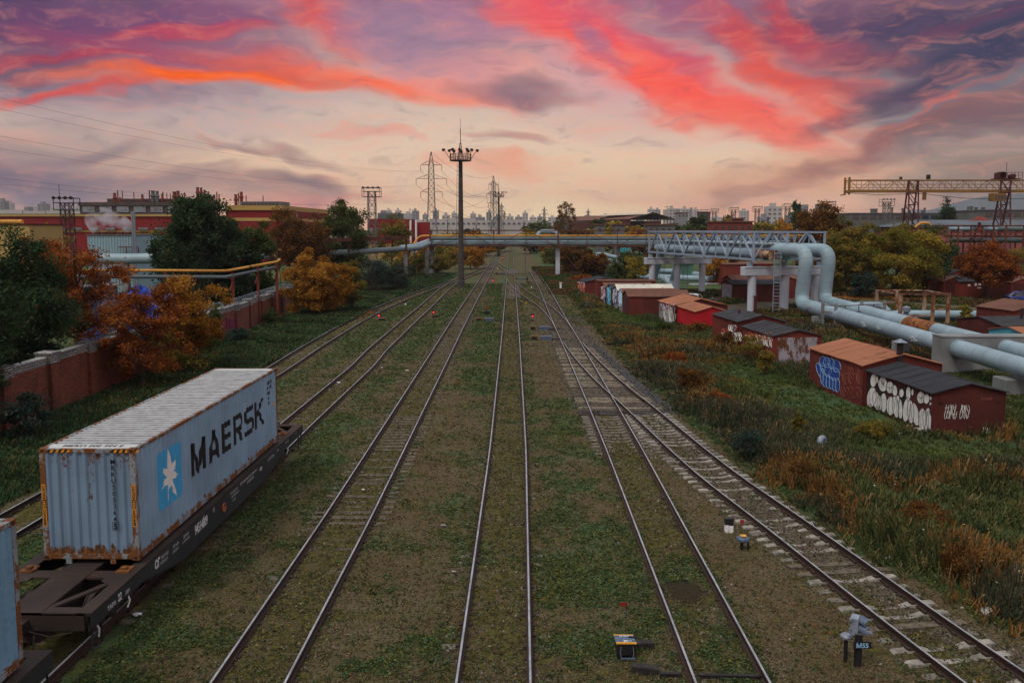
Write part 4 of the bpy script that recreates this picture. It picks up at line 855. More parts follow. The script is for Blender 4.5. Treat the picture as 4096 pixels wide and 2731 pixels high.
for i,(u,Y,v,hw,mt,lb_) in enumerate([(1900,300,918,90,'f_gold','golden crown above the bridge just right of the mast'),(1985,360,925,60,'f_olive','olive crown above the bridge beside the second pylon'),(1890,420,905,50,'f_blue','distant bluish crown left of the second pylon'),
 (2120,330,920,70,'f_yelgrn','yellow-green crown above the bridge, left of the birch'),(2155,520,885,75,'f_green','dark green distant crown left of the birch'),(2230,460,872,50,'f_green','round dark crown touching the birch on its left'),(2200,300,915,60,'f_gold','golden crown below the birch on the left'),
 (2340,380,905,75,'f_olive','olive crown right of the birch'),(2400,430,880,60,'f_green','green crown left of the gabled warehouse'),(2480,330,895,90,'f_yelgrn','yellowish crown in front of the gabled warehouse'),(2560,310,903,80,'f_gold','golden crown under the warehouse gable'),(2640,320,893,70,'f_yelgrn','yellow-green crown at the right end of the warehouse'),
 (2720,360,880,70,'f_green','green crown right of the warehouse'),(2800,340,872,80,'f_green','broad green crown left of the distant red sheds'),(2900,380,882,80,'f_olive','olive crown between the distant light towers'),(2905,420,845,35,'f_rusty','bare brownish birch among the distant light towers'),(3010,360,878,80,'f_green','green crown below the tall pale block'),
 (3090,330,868,70,'f_yelgrn','yellow crown left of the dark green poplar'),(3185,260,820,45,'f_dark','dark green pointed poplar left of the orange birch grove'),(3130,230,885,50,'f_gold','golden crown in front of the poplar')]):
    tree(u,Y,v,hw,mt,lb_,'far trees behind the pipe bridge',key='far%d'%(i%5),n=4200,leaf=.17,lumps=34,zb=0,seed=40+i%5,lr=.30,every=2)
tree(2266,232,782,48,'f_rusty','tall thin birch standing above the bridge right of the tracks','far trees behind the pipe bridge',n=3800,leaf=.34,lumps=80,zb=3,seed=60,trunk='birch',lr=.14,shell=.1,up=.2)
tree(2266,236,890,95,'f_rusty','brown bushes at the foot of the tall thin birch','far trees behind the pipe bridge',name='bush',cat='bush',n=8000,leaf=.5,lumps=44,zb=-1,seed=61,lr=.26)
GR='bushes right of the tracks'
for i,(u,Y,v,hw,mt,lb_,n_) in enumerate([(2300,190,985,85,'f_rusty','rusty bush behind the white bridge post',9000),(2385,172,1000,70,'f_rusty','rusty bush left of the concrete pipe block',8000),(2240,215,975,60,'f_green','green-brown bush under the bridge right of the tracks',5000),(2200,235,985,40,'f_olive','olive bush behind the short signal mast right of the tracks',3000),
 (2140,330,975,30,'f_dark','dark bush beyond the bridge beside the far rails',1500),(2510,165,1000,60,'f_green','green bush behind the loop of pipes',5000),(2545,150,1015,55,'f_yelgrn','yellowing bush left of the far portal',5000),(2480,155,1055,50,'f_green','low green bush over the pipe elbow',4000),
 (2610,170,990,40,'f_rusty','orange bush behind the far portal',4000),(2860,150,1010,55,'f_gold','golden bush right of the far portal',6000),(2960,160,1000,50,'f_rusty','brown bush behind the brick ruin',4000),(2330,160,1100,45,'f_orange','low orange shrub at the foot of the white bridge post',3000)]):
    tree(u,Y,v,hw,mt,lb_,GR,name='bush',cat='bush',n=n_,leaf=.4 if Y>160 else .3,lumps=40,zb=-.3,seed=70+i,lr=.28,every=3)
GB='trees of the right side behind the pipes'
for i,(u,Y,v,hw,mt,lb_,n_,zb_) in enumerate([(3290,160,812,125,'f_rusty','orange-topped birch grove rising left of the crane',24000,-.5),(3400,135,868,105,'f_olive','olive tree between the truss end and the crane',20000,-.5),(3390,125,930,90,'f_olive','yellow olive tree close behind the tall pipe bend',18000,-.5),(3590,122,892,165,'f_yelgrn','broad yellow-green willow-like tree, largest of the right side',46000,-.8),
 (3470,140,880,90,'f_green','dark green crown behind the broad yellow-green tree',12000,-.5),(3720,132,900,95,'f_green','dark green bush right of the broad yellow-green tree',9000,.2),(3790,150,960,70,'f_dark','dark undergrowth in front of the blue van',7000,.2),(3790,260,788,48,'f_dark','dark green poplar clump under the crane girder',9000,2),
 (3965,113,975,125,'f_orange','orange maple standing before the garage row beside the blue car',24000,1.6),(3860,140,1000,75,'f_dark','dark green bush left of the orange maple',9000,-.3),(4075,140,975,90,'f_olive','olive bush at the right edge behind the maple',6000,.3),(3880,75.5,1212,32,'f_yelgrn','small yellow bush beside the black-roofed garage',2500,.1),
 (3470,119,1085,60,'f_blue','grey-green low bush at the foot of the yellow-green tree',4500,.1),(3300,128,985,50,'f_rusty','brown crown behind the upper pipe bend',5000,1),(3240,200,860,60,'f_yelgrn','yellowish crown left of the orange-topped grove',6000,1)]):
    tree(u,Y,v,hw,mt,lb_,GB,n=n_,leaf=.17 if Y<80 else .28 if Y<145 else .42,lumps=90,zb=zb_,seed=90+i,lr=.21,every=2,name='tree' if v<960 else 'bush',cat='tree' if v<960 else 'bush')
# shrubs inside the wall corner and small ones by the wall
for i,(u,Y,v,hw,mt,lb_) in enumerate([(1075,86,1225,40,'f_green','green shrub growing against the far brick wall'),(930,71,1310,60,'f_blue','grey-green shrub at the near end of the far wall section'),(60,38,1560,120,'f_blue','bluish shrub below the brick wall at the left edge'),(830,63,1200,45,'f_green','green shrub right of the golden sparse tree')]):
    tree(u,Y,v,hw,mt,lb_,'shrubs at the foot of the brick wall',name='shrub',cat='shrub',n=3500,leaf=.14,lumps=30,zb=-.2,seed=120+i,lr=.32,shell=.3)
# ================================================================ BRICK WALL (left)
WP=[(-24.6,22),(-25.1,35),(-25.4,43.8),(-25.65,48.3),(-26.,57),(-26.5,67),(-27.,77.3),(-27.35,82.5),(-27.75,87.5),(-28.1,92.5),(-28.45,97.3),(-28.9,102.8)]
wx=lambda y: float(np.interp(y,[p[1] for p in WP],[p[0] for p in WP]))
wl=thing('brick_wall','long red brick wall with white brick coping and pilasters, left of the tracks','wall',(wx(40),40,0))
ya=[22,26.5,31,35.3,39.5,43.8,48.3,52.8,57.3,62.2,67.2,72.2,77.3,82.5,87.5,92.5,97.3,102.8]; wm=MB(); cm=MB()
for i,(a,b_) in enumerate(zip(ya[:-1],ya[1:])):
    h=3.12-.42*min(1,max(0,(a-50)/25))+.06*(i%2); A_=Vector((wx(a),a,0)); B_=Vector((wx(b_),b_,0)); d=(B_-A_).normalized(); n_=Vector((d.y,-d.x,0))
    def seg(mb,z0,z1,t,off=0):
        q=n_*(t/2); V=[A_-q,B_-q,B_+q,A_+q]; mb.add([v+Vector((0,0,z0)) for v in V]+[v+Vector((0,0,z1)) for v in V],[(0,1,2,3),(7,6,5,4),(0,4,5,1),(1,5,6,2),(2,6,7,3),(3,7,4,0)])
    seg(wm,-.1,h-.42,.38); seg(cm,h-.42,h-.12,.40); seg(cm,h-.12,h,.48)
    for mb,z0,z1,w in ((wm,-.1,h-.45,.80),(cm,h-.45,h+.06,.84),(cm,h+.06,h+.16,.94)): mb.box(A_.x-w/2,A_.x+w/2,a-w/2,a+w/2,z0,z1)
wm.box(wx(102.8)-.3,wx(102.8)+.3,102.6,103.2,-.1,2.4); cm.box(wx(102.8)-.35,wx(102.8)+.35,102.5,103.3,2.4,2.9)
wm.build('brickwork','wallbrick',wl); cm.build('coping','capbrick',wl)
bwr=MB()
pts=[]; 
for k in range(1500):
    y=62+k*.027; a=k*.42; pts.append((wx(y)+.28*math.cos(a),y+.12*math.sin(a*.5),3.12-.42*min(1,max(0,(y-50)/25))+.40+.26*math.sin(a)))
bwr.path(pts,.013,3,caps=False); tag(bwr.build('barbed_wire','wsilver',None,loc=(wx(80),80,3)),'coiled razor wire running along the top of the far brick wall','razor wire')
gp=MB(); q=[(onp.y,onp.z) for onp in []]
o=MB(); 
for k in range(9):
    u=896+k*7; a=RP(u,1275+random.uniform(-8,8),(wx(74)+.21,74,0),(1,.045,0)); b_=RP(u+random.uniform(-6,6),1325,(wx(74)+.21,74,0),(1,.045,0)); o.bar(a,b_,.14,.01)
o.build('graffiti','graff_pk',wl)
# wall hidden second bay: a low earth bank of leaves is on the ground
# ================================================================ LEFT PIPES
yp=thing('yellow_gas_pipe','yellow pipe on rusty red posts running behind the brick wall','pipe',(-32,75,0))
yz=lambda u,v,Y: PY(u,v,Y)
pp=[yz(120,1081,74),yz(660,1082,76),yz(905,1084,79),yz(1108,1047,92),yz(1120,1037,92.5)]
MB().path(fillet(pp,1.,4),.13,10).build('pipe','yellow',yp,smooth=True)
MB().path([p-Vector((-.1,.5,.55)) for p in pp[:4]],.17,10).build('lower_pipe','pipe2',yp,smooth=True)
for (u,Y,vt) in ((930,80,1086),(1030,86,1062),(1106,91,1050),(660,77,1086),(330,76,1084)):
    t_=PY(u,vt,Y); g=MB(); g.box(t_.x-.11,t_.x+.11,Y-.11,Y+.11,0,t_.z-.12); g.box(t_.x-.09,t_.x+.09,Y-.7,Y+.3,t_.z-.7,t_.z-.55); g.bar((t_.x,Y,t_.z-.9),(t_.x+.0,Y-.9,t_.z-1.8),.08); g.build('post','stackred',yp)
# sloping big pipe from the left to the bridge
sp_=thing('sloping_heating_pipe','thick silver-grey pipe on concrete posts rising from the left to the bridge','pipe',(-27,155,0))
q=[PY(980,1030,146),PY(1066,1026,148),PY(1235,1016,152),PY(1440,1006,158),PY(1622,996,164),PY(1680,990,168),PY(1716,974,176)]
MB().path(q,.52,14).build('pipe','pipeM',sp_,smooth=True)
q2=[p+Vector((.0,1.5,.25)) for p in q[:5]]+[PY(1672,980,172),PY(1718,958,178)]
MB().path([PY(1600,990,166),PY(1660,984,170),PY(1715,963,178)],.45,12).build('upper_pipe','pipe',sp_,smooth=True)
for k,(u,Y,vt,vb) in enumerate([(1622,164,1003,1118),(1707,172,990,1098),(1650,178,992,1090),(1180,151,1025,1100)]):
    a=PY(u,vt,Y); MB().box(a.x-.35,a.x+.35,Y-.35,Y+.35,-.1,a.z-.45).build('post','conc',sp_)
rk=thing('rusty_pipe_rack','rusty overhead beam frame above the sloping silver pipe','pipe rack',(-30,150,0))
a=PY(1061,969,146); b_=PY(1625,951,163); MB().bar(a,b_,.5,.7).build('beam','rtruss',rk)
for (u,v0,v1,Y) in ((1080,965,1200,147),(1106,975,1075,142),(1625,950,1005,163),(1395,960,1010,156)):
    MB().bar(PY(u,v0,Y),PY(u,min(v1,914+H_*3340/Y),Y),.35).build('post','rtruss',rk)
MB().path([PY(1085,1000,146),PY(1125,999,146),PY(1125,1006,146)],.12,8).build('yellow_pipe','yellow',rk); MB().bar(PY(1075,1000,146),PY(1118,1040,146),.2).build('brace','yellow',rk)
# street lamp near the golden bush
lp=thing('street_lamp','pale street lamp head on a thin curved pole beside the golden bush','street lamp',(PY(1120,1150,101).x,101,0))
x_=PY(1122,1100,101); MB().path([(x_.x,101,0),(x_.x,101,x_.z-.1),(x_.x-.15,101,x_.z+.5),(x_.x-.6,101,x_.z+.95)],.05,8).build('pole','pyl',lp)
MB().path([(x_.x-.5,101,x_.z+.9),(x_.x-.9,101,x_.z+1.2),(x_.x-1.25,101,x_.z+1.35)],[.1,.2,.12],8).build('lamp_head','dwhite',lp)
# blue fence / sheds inside the left compound
def slab(name,mat,u0,u1,Y,vt,vb,depth,label,cat,corr_=None,group=None):
    a=PY(u0,vt,Y); b_=PY(u1,vt,Y); z0=max(-.1,PY(u0,vb,Y).z); mb=MB(); mb.box(a.x,b_.x,Y,Y+depth,z0,a.z)
    if corr_:
        k=a.x
        while k<b_.x: mb.box(k,k+corr_*.4,Y-.05,Y-.001,z0,a.z-.02); k+=corr_
    return mb,a,b_,z0
fb=thing('corrugated_fence','grey-blue corrugated metal fence with concrete posts behind the brick wall','fence',(-35,98,0))
mb,a,b_,z0=slab('f','greyw',855,1000,97,1112,1190,.1,'','',.35); mb.build('sheet','bluecorr',fb)
for u in (860,907,955,1000): 
    a=PY(u,1105,96.7); MB().box(a.x-.2,a.x+.2,96.5,96.85,0,a.z+.6).build('post','conc',fb)
bs=thing('blue_kiosk','small shed of bright blue and glass behind the orange trees','kiosk',(-37,68,0))
a=PY(300,1150,68); b_=PY(400,1150,68); mb=MB(); mb.box(a.x,b_.x,68,71,0,a.z); mb.build('body','pglass',bs)
mb=MB()
for k in range(6): xx=a.x+(b_.x-a.x)*k/5; mb.box(xx-.06,xx+.06,67.9,67.99,0,a.z)
mb.box(a.x-.1,b_.x+.1,67.88,67.99,a.z-.15,a.z); mb.box(a.x-.1,b_.x+.1,67.88,67.99,1.2,1.3); mb.build('frame','bluep',bs)
mb=MB(); mb.box(a.x-.3,b_.x+.3,67.6,71.3,a.z,a.z+.1); mb.build('roof','conc',bs)
tb=thing('tarpaulin_heap','crumpled blue tarpaulin over a stack, behind the golden sparse tree','tarpaulin',(-31.5,76,0))
def blob(mb,c,r,n=10,m=7,seed=0,zf=1.):
    rr=random.Random(seed); V=[];c=Vector(c)
    for i in range(m+1):
        th=math.pi*i/m
        for k in range(n):
            ph=2*math.pi*k/n; j=1+rr.uniform(-.16,.16); V.append(c+Vector((r[0]*math.sin(th)*math.cos(ph)*j,r[1]*math.sin(th)*math.sin(ph)*j,r[2]*math.cos(th)*j*zf)))
    mb.add(V,[(i*n+k,i*n+(k+1)%n,(i+1)*n+(k+1)%n,(i+1)*n+k) for i in range(m) for k in range(n)]); return mb
c=PY(705,1190,76); blob(MB(),(c.x,76,1.6),(2.1,1.4,2.2),14,9,4).build('cover','tarp',tb); c=PY(560,1140,80); blob(MB(),(c.x,80,1.8),(2.0,1.4,2.4),14,9,5).build('cover','tarp',tb)
# pale blue building with steam
pb=thing('pale_blue_building','pale blue corrugated boiler house with steam rising from its roof','building',(PY(450,1000,105).x,105,0))
a=PY(350,942,105); b_=PY(541,941,105); mb=MB(); mb.box(a.x,b_.x,105,113,0,a.z); k=a.x
while k<b_.x-.1: mb.box(k,k+.16,104.93,104.999,0,a.z-.05); k+=.36
mb.build('wall','bluecorr',pb); mb=MB(); mb.box(a.x-.1,b_.x+.1,104.85,113.1,a.z,a.z+.12); mb.build('roof','greyw',pb)
for k in (0,1,2):
    u=505+k*24; p=PY(u,988,104.6); MB().path([(p.x-1.,104.6,p.z),(p.x-.1,104.6,p.z),(p.x,104.6,p.z-.15),(p.x,104.6,p.z-1.6)],.07,6).build('drain_pipe','brown',pb)
for k in (0,1): 
    p=PY(520+k*8,845,104); MB().tube((p.x,104.5,0),(p.x,104.5,p.z),.13,10).build('flue','wsilver',pb)
for u in (385,415,445,480,510): 
    p=PY(u,940,106); MB().box(p.x-.3,p.x+.3,106,106.6,a.z+.12,a.z+.4).build('roof_vent','brown2',pb)
pn=thing('horizontal_heating_pipe','thick pale pipe crossing in front of the pale blue building','pipe',(-48,96,0))
MB().path([PY(200,1036,96),PY(470,1036,96),PY(635,1034,96),PY(760,1034,96)],.62,14).build('pipe','pipe',pn,smooth=True)
for u in (300,500): p=PY(u,1050,96); MB().box(p.x-.4,p.x+.4,95.7,96.3,0,p.z).build('post','conc',pn)
# ochre shed at left edge
oc=thing('ochre_shed','flaking ochre flat-roofed shed at the left edge','shed',(PY(60,950,82).x,82,0))
a=PY(-60,900,82); b_=PY(116,900,82); MB().box(a.x,b_.x,82,88,0,a.z).build('wall','ochre',oc); MB().box(a.x,b_.x+.1,81.9,88.1,a.z,a.z+.12).build('roof','brown2',oc); MB().tube((a.x,82.3,a.z+.3),(b_.x-.8,82.3,a.z+.3),.25,10).build('roof_pipe','yellow',oc)
# steam
m,t=newmat('steam'); b=NB(t); v=b.pos(); n1=b.noise(v,.35,4,.6); vol=b.n('ShaderNodeVolumePrincipled'); vol.inputs['Color'].default_value=(.9,.92,1,1); b.l(b.math('MULTIPLY',b.rng(n1,.48,.62),.65),vol.inputs['Density']); ou=b.n('ShaderNodeOutputMaterial'); b.l(vol.outputs[0],ou.inputs[1]); M['steam']=m
mb=MB(); pts=[PY(520,940,107),PY(495,925,107.5),PY(455,905,108),PY(405,888,109),PY(360,878,110)]; mb.path(pts,[.7,1.6,2.1,2.0,.9],12); o=mb.build('steam_plume','steam',None,loc=tuple(pts[0])); tag(o,'white steam drifting left above the pale blue building','steam'); o['kind']='stuff'
# ================================================================ FACTORY (left background)
fa=thing('factory_hall','long dark red and ochre factory hall on the left horizon','factory',(-110,250,0))
a=PY(-260,851,250); b_=PY(700,858,250); zt=b_.z; zr=PY(300,866,250).z; zw=PY(300,912,250).z
MB().box(a.x,b_.x,250,300,0,PY(300,928,250).z).build('base_wall','facred',fa); MB().box(a.x,b_.x,249.8,300,PY(300,928,250).z+.01,PY(300,910,250).z).build('window_band','facyel',fa)
MB().box(a.x,b_.x,249.6,300,zw-.6,zr).build('red_band','facred',fa); MB().box(a.x,b_.x,249.2,300,zr,zt).build('fascia','facyel',fa); MB().box(a.x,b_.x,249.5,300,zt,zt+.2).build('roof','greyw',fa)
for k in range(13):
    u=-40+k*66; p=PY(u,914,249.4); MB().box(p.x,p.x+2.9,249.3,249.5,PY(u,920,250).z,PY(u,910,250).z).build('window','pglass',fa)
fh=thing('factory_hall','taller ochre-topped red factory block right of the tall dark tree','factory',(PY(1010,900,225).x,225,0))
a=PY(900,822,225); b_=PY(1128,822,225); MB().box(a.x,b_.x,225,280,PY(0,841,225).z,a.z).build('fascia','facyel',fh); MB().box(a.x,b_.x,225.4,280,PY(0,871,225).z,PY(0,841,225).z-.01).build('red_band','facred',fh); MB().box(a.x,b_.x,225.2,280,PY(0,884,225).z,PY(0,871,225).z-.02).build('window_band','facyel',fh); MB().box(a.x,b_.x,225.3,280,0,PY(0,884,225).z-.01).build('base_wall','facred',fh)
mh=thing('workshop_building','grey long workshop with big windows and many red stacks above the factory','building',(PY(600,830,285).x,285,0))
a=PY(318,809,285); b_=PY(760,815,285); z0=PY(0,852,285).z; MB().box(a.x,b_.x,285,300,0,a.z-1.2).build('wall','oldbrick',mh); MB().box(a.x-.3,b_.x,284.6,300,a.z-1.2,a.z).build('parapet','oldbrick',mh)
for k in range(6):
    p=PY(330+k*68,824,284.9); fw_=MB(); fw_.box(p.x,p.x+4.2,284.8,284.95,z0+.2,p.z-.2); w=fw_.build('window','pglass',mh)
    g=MB(); 
    for j in range(6): g.box(p.x+j*.83,p.x+j*.83+.06,284.7,284.79,z0+.2,p.z-.2)
    g.build('frame','conc',w)
a2=PY(428,795,290); b2=PY(760,798,290); MB().box(a2.x,b2.x,290,299,a.z,a2.z).build('upper_storey','oldbrick',mh)
GS='rooftop stacks of the factory'
for i,(u,v0,v1,w,mt) in enumerate([(458,772,810,11,'stackred'),(470,762,810,4,'stackred'),(489,764,800,3,'stackred'),(535,769,800,3,'stackred'),(569,778,800,9,'stackred'),(597,761,810,4,'stackred'),(611,763,810,14,'greyw'),(628,765,808,12,'greyw'),(649,776,815,9,'stackred'),(651,768,790,4,'stackred'),(667,772,805,3,'stackred'),(681,773,805,3,'stackred'),(697,767,800,13,'stackred'),(712,764,800,12,'stackred'),(738,770,800,4,'stackred'),
   (790,750,790,11,'stackred'),(804,751,790,9,'stackred'),(818,760,790,9,'stackred'),(836,788,830,38,'stackred'),(859,779,815,4,'stackred'),(867,768,815,4,'stackred'),(876,777,815,4,'stackred'),(943,778,820,11,'stackred'),(954,772,820,4,'stackred'),(965,768,820,11,'stackred'),(984,781,820,3,'stackred'),(1052,783,820,3,'stackred'),(537,802,852,10,'stackred'),(480,790,812,7,'stackred'),(907,800,822,3,'stackred')]):
    Y=288; p=PY(u,v0,Y); q=PY(u,v1,Y); r=w*Y/F_/2*1.25; zb_=q.z-1 if u<760 else 0
    mb=MB()
    if w>=9 and mt=='stackred' or w>10: mb.lathe((p.x,Y,0),[(r*.9,zb_),(r*.9,p.z-2.2),(r*1.35,p.z-1.8),(r*.8,p.z-1.1),(r*.8,p.z-.3),(r*1.1,p.z)],10)
    else: mb.tube((p.x,Y,zb_),(p.x,Y,p.z),max(.12,r),8)
    o=mb.build('roof_stack',mt,None,loc=(p.x,Y,zb_)); tag(o,('%s %s roof stack, %s in the row above the factory'%('thin' if w<6 else 'wide',{'stackred':'red','greyw':'grey'}[mt],ORD[i])),'chimney',GS)
lb2=thing('roof_workshop','low grey glazed roof lantern on the taller red factory block','building',(PY(1080,810,240).x,240,0))
a=PY(960,806,240); b_=PY(1120,812,240); MB().box(a.x,b_.x,240,250,0,a.z).build('wall','greyw',lb2)
for k in range(10): p=PY(968+k*15,808,239.9); MB().box(p.x,p.x+.8,239.8,239.95,a.z-1.1,a.z-.3).build('window','glass',lb2)
# red sheds centre-left
rs=thing('red_shed','dark red flat shed with white flues behind the left bushes','shed',(PY(1590,900,260).x,260,0))
a=PY(1470,876,262); b_=PY(1632,878,262); MB().box(a.x,b_.x,262,280,5,a.z).build('red_band','facred',rs); MB().box(a.x-.1,b_.x+.1,261.9,280,0,4.99).build('base_wall','facyel',rs); a=PY(1622,889,258); b_=PY(1715,889,258); MB().box(a.x,b_.x,258,261.8,4,a.z).build('red_annex','facred',rs); MB().box(a.x,b_.x,258.1,261.8,0,3.99).build('annex_base','facyel',rs)
for k in range(6): p=PY(1476+k*25,920,261.8); MB().box(p.x,p.x+1.2,261.75,261.88,p.z-.9,p.z+.6).build('window','pglass',rs)
for u in (1642,1664): p=PY(u,880,257); MB().tube((p.x,257,0),(p.x,257,p.z),.3,10).build('flue','white',rs)
gb=thing('grey_office_block','grey glazed block above the red shed','building',(PY(1550,860,330).x,330,0))
a=PY(1510,852,330); b_=PY(1592,852,330); MB().box(a.x,b_.x,330,345,0,a.z).build('wall','greyw',gb)
for r_ in range(2):
    for k in range(8): p=PY(1514+k*10,856+r_*9,329.9); MB().box(p.x,p.x+.7,329.8,329.95,p.z-.6,p.z).build('window','pglass',gb)
# ================================================================ PIPE BRIDGE across the tracks
YB=178.
br=thing('pipe_bridge','rusty truss bridge carrying yellow and grey pipes across all the tracks','pipe bridge',(0,YB,0))
xl=PY(1724,950,YB).x; xr=PY(2606,950,YB).x; zt=PY(0,922,YB).z; zb=PY(2000,984,YB).z; mb=MB(); xq=[xl]
us=[1724,1862,1976,2104,2231,2345,2466,2580,2700,2820,2940,3060,3180,3300,3420]
xq=[PY(u,950,YB).x for u in us]
for yy in (YB-1.6,YB+1.6):
    mb.bar((xq[0],yy,zt),(xq[-1],yy,zt),.22); mb.bar((xq[0],yy,zb),(xq[-1],yy,zb),.26)
    for i,x in enumerate(xq):
        mb.bar((x,yy,zb),(x,yy,zt),.30 if i in (0,4,8) else .14)
        if i<len(xq)-1:
            xm=(x+xq[i+1])/2
            if i%2==0: mb.bar((x,yy,zb),(xq[i+1],yy,zt),.10)
            else: mb.bar((x,yy,zt),(xq[i+1],yy,zb),.10)
mb.build('truss','rtruss',br)
mb=MB()
for x in xq: mb.bar((x,YB-1.6,zb),(x,YB+1.6,zb),.2)
mb.build('cross_beam','rtruss',br)
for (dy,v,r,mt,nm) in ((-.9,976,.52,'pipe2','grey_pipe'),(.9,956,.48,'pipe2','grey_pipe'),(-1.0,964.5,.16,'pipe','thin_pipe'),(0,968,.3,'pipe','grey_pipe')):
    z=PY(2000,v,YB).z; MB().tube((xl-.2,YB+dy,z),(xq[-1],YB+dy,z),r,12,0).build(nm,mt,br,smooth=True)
z=PY(2000,943,YB).z; MB().path(fillet([PY(1655,975,176),PY(1678,944,177),(xl,YB-.5,z),(xq[-1],YB-.5,z)],.8,3),.20,8).build('yellow_pipe','yellow',br,smooth=True)
p=PY(2190,938,YB); MB().path(fillet([(p.x-2.2,YB+1.,z-.8),(p.x-1.8,YB+1.,z+.9),(p.x+1.8,YB+1.,z+.9),(p.x+2.6,YB+1.,z-.6)],1.,5),.45,12).build('expansion_bend','pipe',br,smooth=True)
for (u,w,mt) in ((1724,.9,'conc'),(2231,.9,'wconc')):
    x=PY(u,1000,YB).x; MB().box(x-w/2,x+w/2,YB-.4,YB+.4,-.1,zb-.2).build('post',mt,br); MB().box(x-w/2+.0,x+w/2,YB+1.4,YB+2.0,-.1,zb-.2).build('post','rtruss',br)
for u in (2474,):
    x=PY(u,1000,YB).x; MB().box(x-.35,x+.35,YB-.4,YB+.4,-.1,zb-.2).build('post','conc',br)
x=PY(1735,1000,YB).x; MB().bar((x,YB-1,zb),(x-1.6,YB-3,1.),.1).build('brace','rtruss',br); x=PY(2237,1000,YB).x; MB().bar((x+.3,YB,zb-.6),(x+4.3,YB-1,.6),.16).build('brace','rtruss',br)
# ================================================================ LIGHT MASTS
def lightmast(u,vb,label,sc=1.,Y=None,head=True):
    b0=P(u,vb) if Y is None else Vector((PY(u,914,Y).x,Y,0)); x,y=b0.x,b0.y; m_=thing('light_mast',label,'light mast',(x,y,0),'concrete light masts')
    mb=MB(); mb.lathe((x,y,0),[(.58*sc,0),(.58*sc,1.2),(.50*sc,1.3),(.33*sc,21.*sc)],12)
    for k in range(14): mb.lathe((x,y,1.5+k*1.42*sc),[(.525*sc-.0115*k,0),(.525*sc-.0115*k,.10)],12)
    mb.build('shaft','mastc',m_)
    lad=MB(); xo=x-.68*sc; 
    for dx in (-.2,.2): lad.bar((xo+dx,y,2.5),(xo+.32+dx,y,20.6*sc),.05)
    k=2.6
    while k<20.5*sc: t_=(k-2.5)/(18.1*sc); lad.bar((xo-.2+.32*t_,y,k),(xo+.2+.32*t_,y,k),.04); k+=.7
    lad.build('ladder','iron',m_)
    h=21.*sc; pf=MB(); R=1.9*sc; pf.lathe((x,y,h),[(R*.92,0),(R*.92,.12)],16); 
    for k in range(16):
        a=2*math.pi*k/16; pf.bar((x+R*.92*math.cos(a),y+R*.92*math.sin(a),h),(x+R*.92*math.cos(a),y+R*.92*math.sin(a),h+1.1),.07)
    for z in (.55,1.1):
        pf.path([(x+R*.92*math.cos(2*math.pi*k/16),y+R*.92*math.sin(2*math.pi*k/16),h+z) for k in range(17)],.04,4,caps=False)
    pf.build('platform','iron',m_)
    for k in range(10):
        a=2*math.pi*(k+.5)/10; q=Vector((x+R*.85*math.cos(a),y+R*.85*math.sin(a),h+.1)); e=q+Vector((math.cos(a)*.3,math.sin(a)*.3,1.7)) if k%5 else q+Vector((math.cos(a)*1.2,math.sin(a)*.6,1.7))
        f=MB(); f.tube(q,e,.05,6); dd=Vector((math.cos(a),math.sin(a)*.6,-.45)).normalized(); f.lathe(e-dd*.2,[(.12,0),(.22,.2),(.25,.45),(.15,.52)],10,ax=dd); f.build('floodlight','iron',m_)
    lt=MB(); 
    for dx,dy in ((-1,-1),(1,-1),(1,1),(-1,1)): lt.bar((x+dx*.45*sc,y+dy*.45*sc,h),(x+dx*.08,y+dy*.08,h+2.9*sc),.09)
    for k in range(7):
        z=h+k*.42*sc; w=.45*sc*(1-k/7*.8); z2=h+(k+1)*.42*sc; w2=.45*sc*(1-(k+1)/7*.8)
        for (a,b_) in (((-1,-1),(1,-1)),((1,-1),(1,1)),((1,1),(-1,1)),((-1,1),(-1,-1))): lt.bar((x+a[0]*w,y+a[1]*w,z),(x+b_[0]*w2,y+b_[1]*w2,z2),.05)
    lt.tube((x,y,h+2.8*sc),(x,y,h+5.2*sc),.06,6); lt.tube((x,y,h+5.2*sc),(x,y,h+6.9*sc),.03,5); lt.build('lightning_rod','iron',m_)
    return m_
lightmast(1845,1151,'tall dark concrete light mast with a ring of floodlights between the left tracks')
lightmast(1995,0,'distant slim light mast right of the second power pylon',Y=299)
